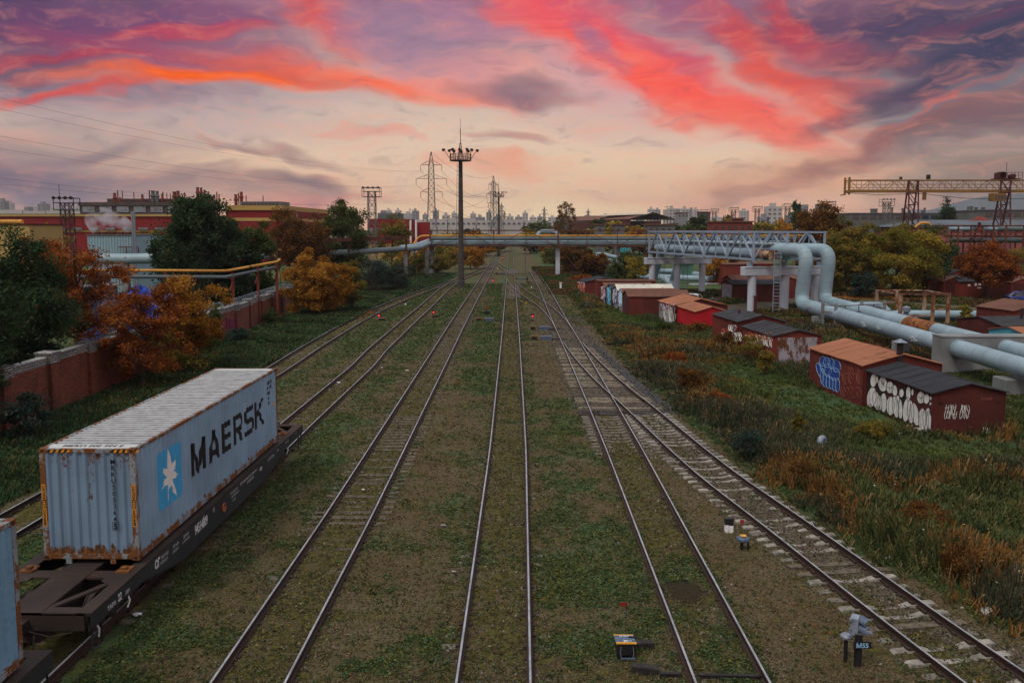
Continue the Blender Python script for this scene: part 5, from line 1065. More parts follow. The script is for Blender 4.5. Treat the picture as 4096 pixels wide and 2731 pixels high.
def lattice_tower(u,Y,vt,w0,w1,label,headw=1.6,group='lattice floodlight towers',mat='pyl',z0=0,rod=None,bays=9,bar=.12):
    c=PY(u,914,Y); zt=PY(u,vt,Y).z; x,y=c.x,Y; T_=thing('floodlight_tower',label,'floodlight tower',(x,y,z0),group); mb=MB(); zh=zt-.8
    cs=((-1,-1),(1,-1),(1,1),(-1,1))
    for a in cs: mb.bar((x+a[0]*w0,y+a[1]*w0,z0),(x+a[0]*w1,y+a[1]*w1,zh),bar)
    for k in range(bays):
        za=z0+(zh-z0)*k/bays; zb_=z0+(zh-z0)*(k+1)/bays; wa=w0+(w1-w0)*k/bays; wb=w0+(w1-w0)*(k+1)/bays
        for i in range(4):
            a,b_=cs[i],cs[(i+1)%4]; mb.bar((x+a[0]*wa,y+a[1]*wa,za),(x+b_[0]*wb,y+b_[1]*wb,zb_),bar*.6); mb.bar((x+b_[0]*wa,y+b_[1]*wa,za),(x+a[0]*wb,y+a[1]*wb,zb_),bar*.6); mb.bar((x+a[0]*wb,y+a[1]*wb,zb_),(x+b_[0]*wb,y+b_[1]*wb,zb_),bar*.6)
    mb.build('lattice',mat,T_); h=MB()
    for z in (zh-1.2,zh,zt): 
        h.bar((x-headw,y-headw*.6,z),(x+headw,y-headw*.6,z),.12); h.bar((x-headw,y+headw*.6,z),(x+headw,y+headw*.6,z),.12); h.bar((x-headw,y-headw*.6,z),(x-headw,y+headw*.6,z),.1); h.bar((x+headw,y-headw*.6,z),(x+headw,y+headw*.6,z),.1)
    for s in (-1,1):
        for t_ in (-1,1): h.bar((x+s*headw,y+t_*headw*.6,zh-1.2),(x+s*headw,y+t_*headw*.6,zt),.1)
    h.box(x-headw,x+headw,y-headw*.6,y+headw*.6,zh-.06,zh); h.build('platform',mat,T_)
    for k in range(4):
        f=MB(); xx=x-headw*.85+k*headw*.57; f.lathe((xx,y-headw*.6,zt+.1),[(.14,0),(.30,.3),(.30,.4)],8,ax=(0,-1,-.3)); f.build('floodlight',mat,T_)
    if rod: MB().tube((x-headw*.7,y,zt),(x-headw*.7,y,zt+rod),.05,5).build('lightning_rod',mat,T_)
lattice_tower(272,140,793,.85,.75,'black lattice floodlight tower on the far left before the red factory',1.7,mat='iron',rod=2.2)
lattice_tower(1489,190,752,.95,.8,'grey lattice floodlight tower above the red shed left of the pylons',2.0,bar=.14)
for i,(u,v,Y,l) in enumerate([(2814,840,420,'small lattice floodlight tower just right of the apartment towers'),(2856,837,410,'second small lattice floodlight tower from the apartment towers'),(2933,832,380,'lattice floodlight tower rising left of the bare birch'),(3027,827,360,'lattice floodlight tower left of the tall pale block'),(3148,817,330,'lattice floodlight tower right of the tall pale block beside the poplar'),(3313,808,300,'lattice floodlight tower behind the orange-topped grove'),(3543,798,260,'pale lattice floodlight tower under the crane cantilever')]):
    lattice_tower(u,Y,v,.9,.8,l,1.9,bays=7,bar=.16)
# ================================================================ PYLONS AND WIRES
def pylon(u,Y,vt,label,yaw=0.,single=False,sc=1.):
    c=PY(u,914,Y); zt=PY(u,vt,Y).z; T_=thing('power_pylon',label,'power pylon',(c.x,Y,0),'lattice power pylons'); mb=MB(); k=zt/36.; bw=.14*max(1,Y/330)
    def pt(x,y,z): return Vector((c.x+(x*math.cos(yaw)-y*math.sin(yaw))*k,Y+(x*math.sin(yaw)+y*math.cos(yaw))*k,z*k))
    lv=[(0,2.6),(4,2.3),(8,1.9),(11.5,1.6),(14.5,1.35),(17,1.2),(19.3,1.1),(21.5,1.05),(23.5,1.),(25.5,.95),(27.5,.9),(29.5,.85),(31.5,.8),(33.6,.45),(36,.08)]
    cs=((-1,-1),(1,-1),(1,1),(-1,1))
    for (z0,w0),(z1,w1_) in zip(lv[:-1],lv[1:]):
        for i in range(4):
            a,b_=cs[i],cs[(i+1)%4]; mb.bar(pt(a[0]*w0,a[1]*w0,z0),pt(a[0]*w1_,a[1]*w1_,z1),bw); mb.bar(pt(a[0]*w0,a[1]*w0,z0),pt(b_[0]*w1_,b_[1]*w1_,z1),bw*.55); mb.bar(pt(b_[0]*w0,b_[1]*w0,z0),pt(a[0]*w1_,a[1]*w1_,z1),bw*.55); mb.bar(pt(a[0]*w1_,a[1]*w1_,z1),pt(b_[0]*w1_,b_[1]*w1_,z1),bw*.5)
    mb.build('lattice_body','pyl',T_); tips=[]
    for (z,L_) in ((31.6,3.6),(27.,5.2),(22.5,3.7)):
        for s in ((-1,1) if not single else (-1,)):
            L2=L_*1.0; ar=MB(); tip=pt(s*L2,0,z)
            for y_ in (-.8,.8): ar.bar(pt(s*.85,y_,z),tip,bw*.8); ar.bar(pt(s*.85,y_,z+1.4),tip,bw*.6)
            for q_ in (.35,.68):
                ar.bar(pt(s*(.85+(L2-.85)*q_),-.8*(1-q_),z),pt(s*(.85+(L2-.85)*q_),0,z+1.4*(1-q_)),bw*.5); ar.bar(pt(s*(.85+(L2-.85)*q_),.8*(1-q_),z),pt(s*(.85+(L2-.85)*q_),-.8*(1-q_),z),bw*.5)
            ar.build('cross_arm','pyl',T_); ins=MB(); t2=tip-Vector((0,0,2.*k)); ins.tube(tip,t2,.05*k,4)
            for j in range(6): ins.lathe(tip-Vector((0,0,(.4+j*.25)*k)),[(.15*k,0),(.15*k,.1)],6)
            ins.build('insulator','pyl',T_); tips.append(t2)
    return tips,pt(0,0,36)
t1,g1=pylon(1727,280,608,'tall lattice power pylon with three pairs of arms left of the light mast')
t2_,g2=pylon(1974,415,704,'second lattice power pylon right of the light mast',yaw=.9)
t3,g3=pylon(2006,830,811,'small distant power pylon right of the second light mast',yaw=.8)
t4,g4=pylon(2018,1150,845,'smallest distant power pylon in the row',yaw=.8)
t5,g5=pylon(2177,1000,827,'distant power pylon alone, between the mast and the birch',yaw=.2)
t6,g6=pylon(2352,1000,836,'distant power pylon left of the birch top',yaw=.2)
def wire(p,q,sag,r,label,n=28):
    p=Vector(p);q=Vector(q); pts=[p.lerp(q,i/n)-Vector((0,0,4*sag*(i/n)*(1-i/n))) for i in range(n+1)]
    o=MB().path(pts,r,4,caps=False).build('power_line','pyl',None,loc=tuple(p)); return tag(o,label,'power line','overhead power lines')
names=['upper left arm','upper right arm','middle left arm','middle right arm','lower left arm','lower right arm']
far0=Vector((-76,15,0))
for i,t_ in enumerate(t1):
    wire(t_,(far0.x+(t_.x-t1[0].x)*1.0-2*(i%2),far0.y+6*(i%2),t_.z-.5),5.2,.014,'thin wire sweeping from the %s of the tall pylon to the left edge'%names[i],60)
for i,(a,b_) in enumerate(zip(t1,t2_)): wire(a,b_,6,.05,'thin wire from the %s of the tall pylon to the second pylon'%names[i])
wire(g1,g2,4,.045,'thin ground wire joining the tops of the two nearest pylons')
for i in range(0,6,2): wire(t2_[i],t3[i],9,.09,'wire from the %s of the second pylon to the distant one'%names[i])
# ================================================================ CITY SKYLINE
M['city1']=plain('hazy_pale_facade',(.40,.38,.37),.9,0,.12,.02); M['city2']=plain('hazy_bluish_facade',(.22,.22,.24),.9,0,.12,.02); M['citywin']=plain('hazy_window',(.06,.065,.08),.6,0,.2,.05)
CB=[(0,28,803,1),(32,20,812,0),(105,18,827,1),(148,45,824,0),(185,30,826,1),(165,34,815,1),(212,44,829,0),(300,30,826,0),(330,26,832,1),
(1530,16,841,1),(1553,20,841,0),(1590,20,842,0),(1632,44,853,0),(1660,26,843,1),(1700,20,858,1),(1742,22,842,1),(1783,30,860,0),(1816,20,851,0),(1835,30,866,1),(1892,22,854,0),(1920,40,868,1),(1955,20,848,1),(1990,34,866,1),(2040,28,864,0),(2075,30,867,1),(2101,22,851,0),(2132,28,868,0),(2160,20,866,1),(2210,34,868,0),(2345,26,868,1),
(2607,25,836,0),(2632,20,838,1),(2665,16,838,0),(2690,26,833,0),(2713,18,835,1),(2742,26,835,0),(2768,26,838,1),(2786,20,838,0),(2980,34,842,0),(3100,60,826,0),(3060,34,868,1),(3225,18,818,1),(3285,16,815,1),(3170,30,862,1),(2870,40,868,0),(2560,30,866,0),(2425,24,863,1),(2300,24,872,0),(2250,30,874,1)]
def block(u,w,v,mt,label,Y,name='apartment_block'):
    a=PY(u-w/2,v,Y); b_=PY(u+w/2,v,Y); T_=thing(name,label,'apartment block',((a.x+b_.x)/2,Y,0),'apartment blocks on the skyline'); d=16; mb=MB(); mb.box(a.x,b_.x,Y,Y+d,0,a.z); 
    wd=b_.x-a.x
    if w>18: mb.box(a.x+wd*.3,a.x+wd*.62,Y+3,Y+d-3,a.z,a.z+4.5)
    mb.build('wall',mt,T_); g=MB(); nf=max(2,int((a.z-8)/5.5)); nc=max(2,int(wd/6))
    for r_ in range(nf):
        z=a.z-3.2-r_*5.5
        for k in range(nc): x=a.x+wd*(k+.25)/nc; g.box(x,x+wd/nc*.5,Y-.15,Y-.02,z-2.2,z)
    g.build('windows','citywin',T_)
ordn=['first','second','third','fourth','fifth','sixth','seventh','eighth','ninth','tenth','eleventh','twelfth','thirteenth','fourteenth','fifteenth','sixteenth','seventeenth','eighteenth','nineteenth','twentieth','twenty-first','twenty-second','twenty-third','twenty-fourth','twenty-fifth','twenty-sixth','twenty-seventh','twenty-eighth','twenty-ninth','thirtieth']
secs={'L':[],'C':[],'R':[]}
for q_ in sorted(CB): secs['L' if q_[0]<600 else 'C' if q_[0]<2255 else 'R'].append(q_)
for sk,nm in (('L','left of the black floodlight tower'),('C','behind the pylons'),('R','right of the birch')):
    for i,(u,w,v,m_) in enumerate(secs[sk]):
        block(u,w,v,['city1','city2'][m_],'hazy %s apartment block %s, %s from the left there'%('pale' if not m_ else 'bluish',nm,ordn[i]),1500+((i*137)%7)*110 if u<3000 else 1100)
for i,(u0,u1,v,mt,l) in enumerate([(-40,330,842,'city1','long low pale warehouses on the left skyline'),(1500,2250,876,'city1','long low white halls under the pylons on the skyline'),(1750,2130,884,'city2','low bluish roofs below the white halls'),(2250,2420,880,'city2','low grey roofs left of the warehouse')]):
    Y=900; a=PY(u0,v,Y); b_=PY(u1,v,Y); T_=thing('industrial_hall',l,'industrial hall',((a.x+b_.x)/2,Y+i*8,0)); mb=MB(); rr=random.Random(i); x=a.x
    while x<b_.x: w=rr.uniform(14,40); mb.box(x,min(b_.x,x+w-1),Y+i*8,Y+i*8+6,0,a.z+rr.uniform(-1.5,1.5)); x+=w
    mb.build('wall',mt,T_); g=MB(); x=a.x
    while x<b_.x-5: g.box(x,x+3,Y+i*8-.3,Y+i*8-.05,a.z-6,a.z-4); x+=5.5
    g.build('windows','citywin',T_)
# crane jib on the skyline
for (u,v,w,l) in ((1640,839,12,'tiny tower crane above a hazy block left of the tall pylon'),(2668,828,22,'tiny tower crane above the apartment towers on the right')):
    p=PY(u,v,1480); mb=MB(); mb.bar((p.x,1480,0),(p.x,1480,p.z+2),1.); mb.bar((p.x-w*.2,1480,p.z),(p.x+w*.45,1480,p.z),.8); tag(mb.build('tower_crane','city2',None,loc=(p.x,1480,0)),l,'crane')
# ================================================================ GABLED WAREHOUSE
wh=thing('open_warehouse','long open-gabled warehouse with rusty and white roof right of the birch','warehouse',(PY(2560,880,430).x,430,0))
Y0,Y1=430,520; xa=PY(2460,880,Y0).x; xb=PY(2697,880,Y0).x; xm=PY(2612,851,Y0).x; ze=PY(2697,876,Y0).z; zr=PY(2612,851,Y0).z; xg=PY(2520,878,Y0).x
xa=xm-(xb-xm)*1.05; mb=MB(); off=-34
mb.add([(xa,Y0,ze),(xm,Y0,zr),(xm+off,Y1+60,zr),(xa+off,Y1+60,ze)],[(0,1,2,3)],0); mb.add([(xb,Y0,ze),(xm,Y0,zr),(xm+off,Y1+60,zr),(xb+off,Y1+60,ze)],[(0,1,2,3)],0); mb.add([(xa,Y0,ze-.5),(xm,Y0,zr-.5),(xm+off,Y1+60,zr-.5),(xa+off,Y1+60,ze-.5)],[(0,1,2,3)],0)
mb.build('roof','roofD',wh)
mb=MB(); mb.bar((xa,Y0,ze),(xm,Y0,zr),.5); mb.bar((xm,Y0,zr),(xb,Y0,ze),.5); mb.bar((xa,Y0,ze-.4),(xb,Y0,ze-.4),.35)
for k in range(1,12):
    x=xa+(xb-xa)*k/12; z=ze+(zr-ze)*(1-abs(x-xm)/(xb-xm)); mb.bar((x,Y0,ze-.4),(x,Y0,z),.2); x2=xa+(xb-xa)*(k+1)/12; mb.bar((x,Y0,ze-.4),(x2,Y0,ze+(zr-ze)*max(0,(1-abs(x2-xm)/(xb-xm)))),.15)
for k in range(14): 
    x=xa+(xb-xa)*k/13; mb.bar((x,Y0,0),(x,Y0,ze-.4),.3)
mb.build('frame','iron',wh); mb=MB(); mb.add([(xa,Y0+1,0),(xa,Y0+1,ze-.6),(xa+off,Y1+60,ze-.6),(xa+off,Y1+60,0)],[(0,1,2,3)]); mb.box(xa,xb,Y0+40,Y0+40.5,0,ze-.6); mb.build('wall','brown2',wh)
mb=MB(); mb.add([(xm-.5,Y0-1,zr+.25),(xb*.3+xm*.7,Y0-1,ze*.3+zr*.7+.2),(xb*.3+xm*.7+off*.6,Y0+60,ze*.3+zr*.7+.2),(xm-.5+off*.6,Y0+60,zr+.25)],[(0,1,2,3)]); mb.add([(xm-.5,Y0-1,zr+.22),(xm-.5+off*.6,Y0+60,zr+.22),(xa*.3+xm*.7+off*.6,Y0+60,ze*.3+zr*.7+.2),(xa*.3+xm*.7,Y0-1,ze*.3+zr*.7+.2)],[(0,1,2,3)]); mb.build('white_roof_patch','cream',wh)
# red sheds and pipe racks in the right distance
for i,(u0,u1,v0,v1,Y,mt,l,c_) in enumerate([(2710,2752,852,880,500,'city2','brownish block beside the apartment towers','building'),(2800,2842,850,880,480,'oldbrick','dark brick block left of the distant floodlight towers','building'),(2850,3010,889,898,280,'stackred','low orange-red shed roof right of the warehouse','shed'),(2950,2975,876,890,281,'stackred','small red dormer block on the low red shed','shed'),
 (2590,2700,900,912,300,'greyw','grey wagon row behind the truss','freight wagons'),(2460,2500,900,914,300,'greyw','grey wagon behind the bridge left of the truss','freight wagons'),(2385,2420,900,914,300,'greyw','grey wagon right of the birch','freight wagons')]):
    a=PY(u0,v0,Y); b_=PY(u1,v0,Y); z1=PY(u0,v1,Y).z; T_=thing('shed' if c_!='building' else 'building',l,c_,((a.x+b_.x)/2,Y,0)); MB().box(a.x,b_.x,Y,Y+8,0,a.z).build('wall',mt,T_); MB().box(a.x-.4,b_.x+.4,Y-.4,Y+8.4,a.z,a.z+.4).build('roof','roofD',T_)
    g=MB(); x=a.x+.8
    while x<b_.x-1: g.box(x,x+1.,Y-.12,Y-.02,a.z-2.2,a.z-1.2); x+=2.2
    g.build('windows','glass',T_)
# ================================================================ GANTRY CRANE
YC=170; gc=thing('gantry_crane','yellow truss gantry crane on dark red lattice legs at the right','gantry crane',(PY(3800,914,YC).x,YC,0))
X=lambda u,Y=YC: PY(u,914,Y).x
Z_=lambda v,Y=YC: PY(3600,v,Y).z
xa=X(3382); xb=X(4330); zt=Z_(722); zb=Z_(765); gm=MB()
for yy in (YC-1.1,YC+1.1):
    gm.bar((xa,yy,zt),(xb,yy,zt),.18); n=20
    for k in range(n+1):
        x=xa+(xb-xa)*k/n
        if k<n:
            x2=xa+(xb-xa)*(k+1)/n; 
            (gm.bar((x,yy,zt),(x2,yy,zb),.09) if k%2==0 else gm.bar((x,yy,zb),(x2,yy,zt),.09)); xm=(x+x2)/2; gm.bar((x2,yy,zb),(x2,yy,zt),.07)
    for f in (.33,.62): gm.bar((xa,yy,zb+(zt-zb)*f),(xb,yy,zb+(zt-zb)*f),.05)
for k in range(21): x=xa+(xb-xa)*k/20; gm.bar((x,YC-1.1,zt),(x,YC+1.1,zt),.1)
gm.build('truss','crY',gc)
for yy in (YC-1.1,YC+1.1): MB().bar((xa,yy,zb),(xb,yy,zb),.3,.5).build('girder','crY',gc)
e=MB(); 
for yy in (YC-1.1,YC+1.1): e.bar((xa,yy,Z_(780)),(xa,yy,zt+.6),.35)
e.bar((xa-.8,YC-1.2,Z_(780)),(xa-.8,YC+1.2,Z_(780)),.2); e.build('end_frame','crY',gc)
for (ut,ub,dy) in ((3635,3608,-3.5),(3655,3662,3.5),(3998,3968,-3.5),(4030,4022,3.5)):
    lg=MB()
    for s in (-1,1):
        lg.bar((X(ut)+s*.95,YC+dy*.35,zt),(X(ub)+s*.95,YC+dy*1.6,0),.26)
    for k in range(8):
        f,f2=k/8,(k+1)/8; A_=Vector((X(ut),YC+dy*.35,zt)); B_=Vector((X(ub),YC+dy*1.6,0)); p=A_.lerp(B_,f);q_=A_.lerp(B_,f2); lg.bar(p+Vector((-.95,0,0)),q_+Vector((.95,0,0)),.13); lg.bar(p+Vector((-.95,0,0)),p+Vector((.95,0,0)),.12)
    lg.build('leg','crR',gc)
cbn=MB(); p=PY(3945,772,YC); cbn.box(X(3942),X(3990),YC-2.4,YC-.4,Z_(806),Z_(775)); cbn.build('cabin_body','crY',gc)
cw=MB(); 
for k in range(4): cw.box(X(3946)+k*.62,X(3946)+k*.62+.45,YC-2.46,YC-2.42,Z_(800),Z_(782))
cw.build('cabin_window','glass',gc)
tr=MB(); tr.box(X(3965),X(4060),YC-1.2,YC+1.2,zt+.2,zt+.35); tr.lathe((X(3990),YC-1,zt+1.1),[(.6,0),(.6,1.8)],12,ax=(0,1,0)); tr.lathe((X(4035),YC-.8,zt+.8),[(.45,0),(.45,1.5)],12,ax=(0,1,0)); tr.box(X(3976),X(4004),YC-1,YC+1,zt+.35,zt+1.5)
for k in range(8):
    x=X(3960)+k*(X(4062)-X(3960))/7; tr.bar((x,YC-1.3,zt+.2),(x,YC-1.3,zt+1.5),.07)
tr.bar((X(3960),YC-1.3,zt+1.5),(X(4062),YC-1.3,zt+1.5),.07); tr.bar((X(3960),YC-1.3,zt+.9),(X(4062),YC-1.3,zt+.9),.06); tr.tube((X(4013),YC,zt),(X(4013),YC,zt+3.6),.05,5); tr.build('trolley','crR',gc)
hk=MB(); hk.tube((X(3683),YC-.9,zb-.3),(X(3683),YC-.9,zb-1.8),.4,8); hk.build('hook_block','crY',gc)
fl=MB(); fl.box(X(3695),X(3707),YC-.6,YC,zt+.2,zt+1.1); fl.box(X(3588),X(3597),YC-.4,YC,zt+.2,zt+.7); fl.build('lamp_box','iron',gc)
pts=[PY(3385,772,YC-1.5),PY(3500,779,YC-1.5),PY(3640,776,YC-1.5),PY(3690,775,YC-1.5),PY(3850,793,YC-1.5),PY(3960,796,YC-1.5),PY(4100,794,YC-1.5),PY(4200,790,YC-1.5)]; MB().path(pts,.05,4).build('cable','iron',gc)
# pipe rack at far right under the crane
pr2=thing('pipe_rack','stacked grey and rusty pipes on a rusty rack below the crane','pipe rack',(PY(3950,930,152).x,152,0))
for (v,r,mt,u0) in ((915,.36,'pipe',3795),(902,.14,'rtruss',3600),(959,.34,'pipe2',3800),(944,.16,'rtruss',3780),(968,.12,'rtruss',3780)):
    a=PY(u0,v,152); b_=PY(4330,v+2,152); MB().tube(a,b_,r,10).build('pipe',mt,pr2,smooth=True)
for (u0,u1,v,r) in ((3990,4096,915,.46),(3985,4120,959,.44)): a=PY(u0,v,151.9); b_=PY(u1+120,v+2,151.9); MB().tube(a,b_,r,10).build('rusty_pipe','pipe2',pr2,smooth=True)
rk=MB()
for u in (3820,3870,3915,3960,4010,4080): 
    for yy in (150.8,153.2): rk.bar((X(u,152),yy,0),(X(u,152),yy,PY(u,905,152).z),.22)
    rk.bar((X(u,152),150.8,PY(u,925,152).z),(X(u,152),153.2,PY(u,925,152).z),.2)
rk.bar((X(3800,152),150.8,PY(0,930,152).z),(X(4200,152),150.8,PY(0,930,152).z),.16); rk.bar((X(3870,152),150.5,PY(0,950,152).z),(X(3950,152),150.5,PY(0,1010,152).z),.2); rk.build('frame','rtruss',pr2)
kb=MB(); x=X(3917,151); z=PY(3917,912,151).z; kb.lathe((x,151,z-.6),[(.5,0),(.5,.5),(.25,.7),(.25,1.6)],10); kb.add([(x-1.5,150,z+1.3),(x+1.5,150,z+1.3),(x+1.5,152,z+1.3),(x-1.5,152,z+1.3),(x,151,z+2.2)],[(0,1,4),(1,2,4),(2,3,4),(3,0,4),(0,1,2,3)]); kb.build('valve_cap','stackred',pr2)
MB().path(fillet([PY(3660,910,151),PY(3680,892,151),PY(3715,892,151),PY(3722,905,151)],.5,3),.22,8).build('yellow_bend','yellow',pr2)
# long grey hall behind crane
for i,(u0,u1,v0,v1,Y,d,mt,rm,l) in enumerate([(3400,4500,855,905,330,20,'greyw','greyw','long grey factory hall with chimneys behind the crane'),(3930,4500,842,880,300,20,'greyw','greyw','pale grey brick hall at the far right behind the crane'),(3680,4500,886,950,235,30,'pinkw','roofG','long pink-walled shed with a blue-grey roof below the crane')]):
    a=PY(u0,v0,Y); b_=PY(u1,v0,Y); T_=thing('industrial_hall' if i<2 else 'shed',l,'hall' if i<2 else 'shed',((a.x+b_.x)/2,Y,0))
    if i<2:
        MB().box(a.x,b_.x,Y,Y+d,0,a.z).build('wall',mt,T_); MB().box(a.x-.3,b_.x,Y-.3,Y+d,a.z,a.z+.35).build('roof','greyw',T_)
        g=MB(); x=a.x+1
        while x<b_.x-3: g.box(x,x+2.6,Y-.15,Y-.02,a.z-2.1,a.z-.7); x+=3.4
        g.build('windows','glass',T_)
    else:
        ze=PY(3700,907,Y).z; MB().box(a.x,b_.x,Y,Y+d,0,ze).build('wall',mt,T_); zr=a.z+.6
        MB().add([(a.x-2,Y-.6,ze),(b_.x,Y-.6,ze),(b_.x,Y+d/2,zr),(a.x+6,Y+d/2,zr),(a.x-2,Y+d,ze)],[(0,1,2,3),(0,3,4)]).build('roof',rm,T_)
for i,(u,v,w) in enumerate([(3500,838,20),(3612,836,4),(3640,842,4),(3570,832,4),(3690,845,6),(3875,830,4),(3888,828,8),(3907,832,10),(3935,832,10),(3700,835,3)]):
    p=PY(u,v,335); r=max(.3,w*335/F_/2); o=MB().box(p.x-r,p.x+r,335,335+r*2,PY(u,862,335).z-1,p.z).box(p.x-r*1.15,p.x+r*1.15,334.8,335.2+r*2,p.z,p.z+.3).build('roof_stack','greyw',None,loc=(p.x,335,p.z)); tag(o,'small grey roof stack on the long grey hall, %s from the left'%ordn[sorted([3500,3612,3640,3570,3690,3875,3888,3907,3935,3700]).index(u)],'chimney','stacks on the long grey hall')
# ================================================================ BLUE-GREY TRUSS GALLERY WITH BIG PIPES
AX=Vector((-.217,.976,0)).normalized(); PX=Vector((.976,.217,0)).normalized(); C0=Vector((26.9,97.,0)); ZB,ZT=6.3,9.45
def tp(w,t,z): return C0+PX*w+AX*t+Vector((0,0,z))
tg=thing('pipe_truss','pale blue-grey truss gallery on concrete portals carrying the big pipes','truss',tuple(C0),None)
LT=33.; nb=5
for w in (0,4.25,9.1):
    mb=MB(); t0=0
    for z in (ZB,ZT): mb.bar(tp(w,t0,z),tp(w,LT,z),.30,.24)
    for k in range(nb+1):
        t_=LT*k/nb; mb.bar(tp(w,t_,ZB-.35),tp(w,t_,ZT),.24)
        if k<nb:
            tm=LT*(k+.5)/nb; t2=LT*(k+1)/nb; mb.bar(tp(w,t_,ZB),tp(w,tm,ZT),.19); mb.bar(tp(w,tm,ZT),tp(w,t2,ZB),.19); mb.bar(tp(w,tm,ZB),tp(w,tm,ZT),.13)
    mb.build('side_frame','truss',tg)
mb=MB()
for k in range(2*nb+1):
    t_=LT*k/nb/2
    for z in (ZB-.02,ZT+.04): mb.bar(tp(-.3,t_,z),tp(9.4,t_,z),.14)
    if k<2*nb:
        for (a,b_) in ((0,4.25),(4.25,9.1)): mb.bar(tp(a,t_,ZT),tp(b_,LT*(k+1)/nb/2,ZT),.09)
for (a,b_) in ((0,2.1),(4.25,6.7)):
    mb.bar(tp(a,0,ZB),tp(b_,0,ZT),.15); 
mb.bar(tp(6.7,0,ZT),tp(9.1,0,ZB),.15); mb.build('cross_beams','truss',tg)
wk=MB(); 
for w in (3.4,): wk.bar(tp(w,0,ZB+.1),tp(w,LT,ZB+.1),.8,.05)
for k in range(12): wk.bar(tp(3.0,LT*k/11,ZB+.1),tp(3.0,LT*k/11,ZB+1.2),.05)
wk.bar(tp(3.,0,ZB+1.2),tp(3.,LT,ZB+1.2),.05); wk.build('walkway','truss',tg)
def portal(t_,label,ws,bw=(-.9,10.0)):
    pt_=thing('concrete_portal',label,'concrete portal',tuple(tp(ws[1],t_,0)),'concrete portals of the truss gallery')
    A_=tp(bw[0],t_,0); B_=tp(bw[1],t_,0); mb=MB(); mb.bar(A_+Vector((0,0,4.88)),B_+Vector((0,0,4.88)),1.1,.95); mb.bar(A_+Vector((0,0,5.38)),B_+Vector((0,0,5.38)),1.25,.12); mb.build('beam','wconc',pt_,bevel=.04)
    for w in ws:
        c=tp(w,t_,0); mb=MB(); mb.lathe(c,[(.50,-.1),(.50,4.42)],14); mb.build('pillar','wconc',pt_,smooth=True)
    for w in (0,4.25,9.1): c=tp(w,t_,0); mb=MB(); mb.box(c.x-.3,c.x+.3,c.y-.3,c.y+.3,5.43,5.98); mb.build('bearing','truss',pt_)
portal(.8,'near whitewashed concrete portal under the truss end, streaked with rust',(.35,4.6,8.6))
portal(LT-.6,'far whitewashed concrete portal under the left end of the truss',(.3,4.4,8.6))
bp=thing('heating_pipes','pair of thick silver-blue pipes leaving the truss, bending down and running toward the right edge','pipes',(31,92,0),None)
PA=[tp(3.,LT+.5,7.4),tp(3.,0,7.42),Vector((31.15,91.2,7.45)),Vector((30.95,92.2,1.55)),Vector((30.4,75,1.65)),Vector((29.85,57,1.75)),Vector((29.5,44,1.7)),Vector((29.1,-60,1.7))]
PB=[tp(6.3,LT+.5,7.4),tp(6.3,0,7.45),Vector((34.35,93.2,7.45)),Vector((34.2,94.2,1.7)),Vector((33.5,75,1.7)),Vector((33.1,57,1.75)),Vector((33.,44,1.75)),Vector((32.8,-60,1.75))]
def bigpipe(pts,rad,r0,r1,nm):
    f=fillet(pts[:3],.5,2)[:-1]+fillet([pts[1]]+pts[2:5],rad,12)[1:]+pts[5:]
    g=[f[0]]
    for p in f[1:]:
        if (p-g[-1]).length>.02: g.append(p)
    rr=[r0 if p.z>2.2 or p.y>89 else r0+(r1-r0)*min(1,(89-p.y)/30) for p in g]; o=MB(); o.path(g,rr,28); ob=o.build(nm,'pipe',bp,smooth=True)
    # seams of the sheet cladding
    d=[0]; 
    for a,b_ in zip(g[:-1],g[1:]): d.append(d[-1]+(b_-a).length)
    s=MB(); q=36.; 
    while q<d[-1]-62:
        k=max(i for i in range(len(d)) if d[i]<=q); k=min(k,len(g)-2); t_=(q-d[k])/(d[k+1]-d[k]); p=g[k].lerp(g[k+1],t_); ax=(g[k+1]-g[k]).normalized(); r=rr[k]+(rr[k+1]-rr[k])*t_; s.lathe(p,[(r+.001,-.012),(r+.007,0),(r+.001,.012)],24,ax=ax); q+=.55 if (p.z>2.2 and p.z<7.2 and False) else (.42 if (2.3>p.z>1.8 or 6.6<p.z<7.45) and p.y>89 else 1.3)
    so_=s.build('cladding_seams','pipe2',ob); so_['kind']='stuff'; return g
gA=bigpipe(PA,1.7,.74,.60,'left_pipe'); gB=bigpipe(PB,1.7,.74,.60,'right_pipe')
p=Vector((33.35,70.6,1.71)); MB().path([Vector((33.37,71.6,1.7)),Vector((33.25,66.6,1.72))],.675,24).build('rust_wrapped_section','pipeR',bp,smooth=True)
def ptag(u,v,w,h,n,mat,sd,X0,nm='graffiti'):
    rr=random.Random(sd); mb=MB()
    for k in range(n):
        pts=[]
        for j in range(7):
            t_=j/6; uu=u+(k+.5)/n*w+w/n*.5*math.sin(t_*6+k)+(t_-.5)*w/n; vv=v+h*(.5-.5*math.cos(t_*4.2))+rr.uniform(-.1,.1)*h; p=RP(uu,vv,(X0,0,0),(1,0,0)); dz=p.z-1.72; r_=.66; xx=X0+(r_-math.sqrt(max(.0,r_*r_-min(abs(dz),r_)**2)))*.9; pts.append(RP(uu,vv,(xx,0,0),(1,0,0)))
        mb.path(pts,.016,4)
    mb.build(nm,mat,bp)
ptag(3222,1226,34,26,5,'graff_pk',1,30.0); ptag(3445,1288,16,18,4,'graff_white',2,29.42); ptag(3505,1304,16,12,3,'graff_white',3,29.38); ptag(3640,1345,26,20,4,'graff_white',4,29.3); ptag(3878,1408,24,24,4,'graff_white',5,29.2); ptag(3925,1418,36,12,5,'graff_white',6,29.15); ptag(3985,1424,28,16,4,'graff_lb',7,29.1)
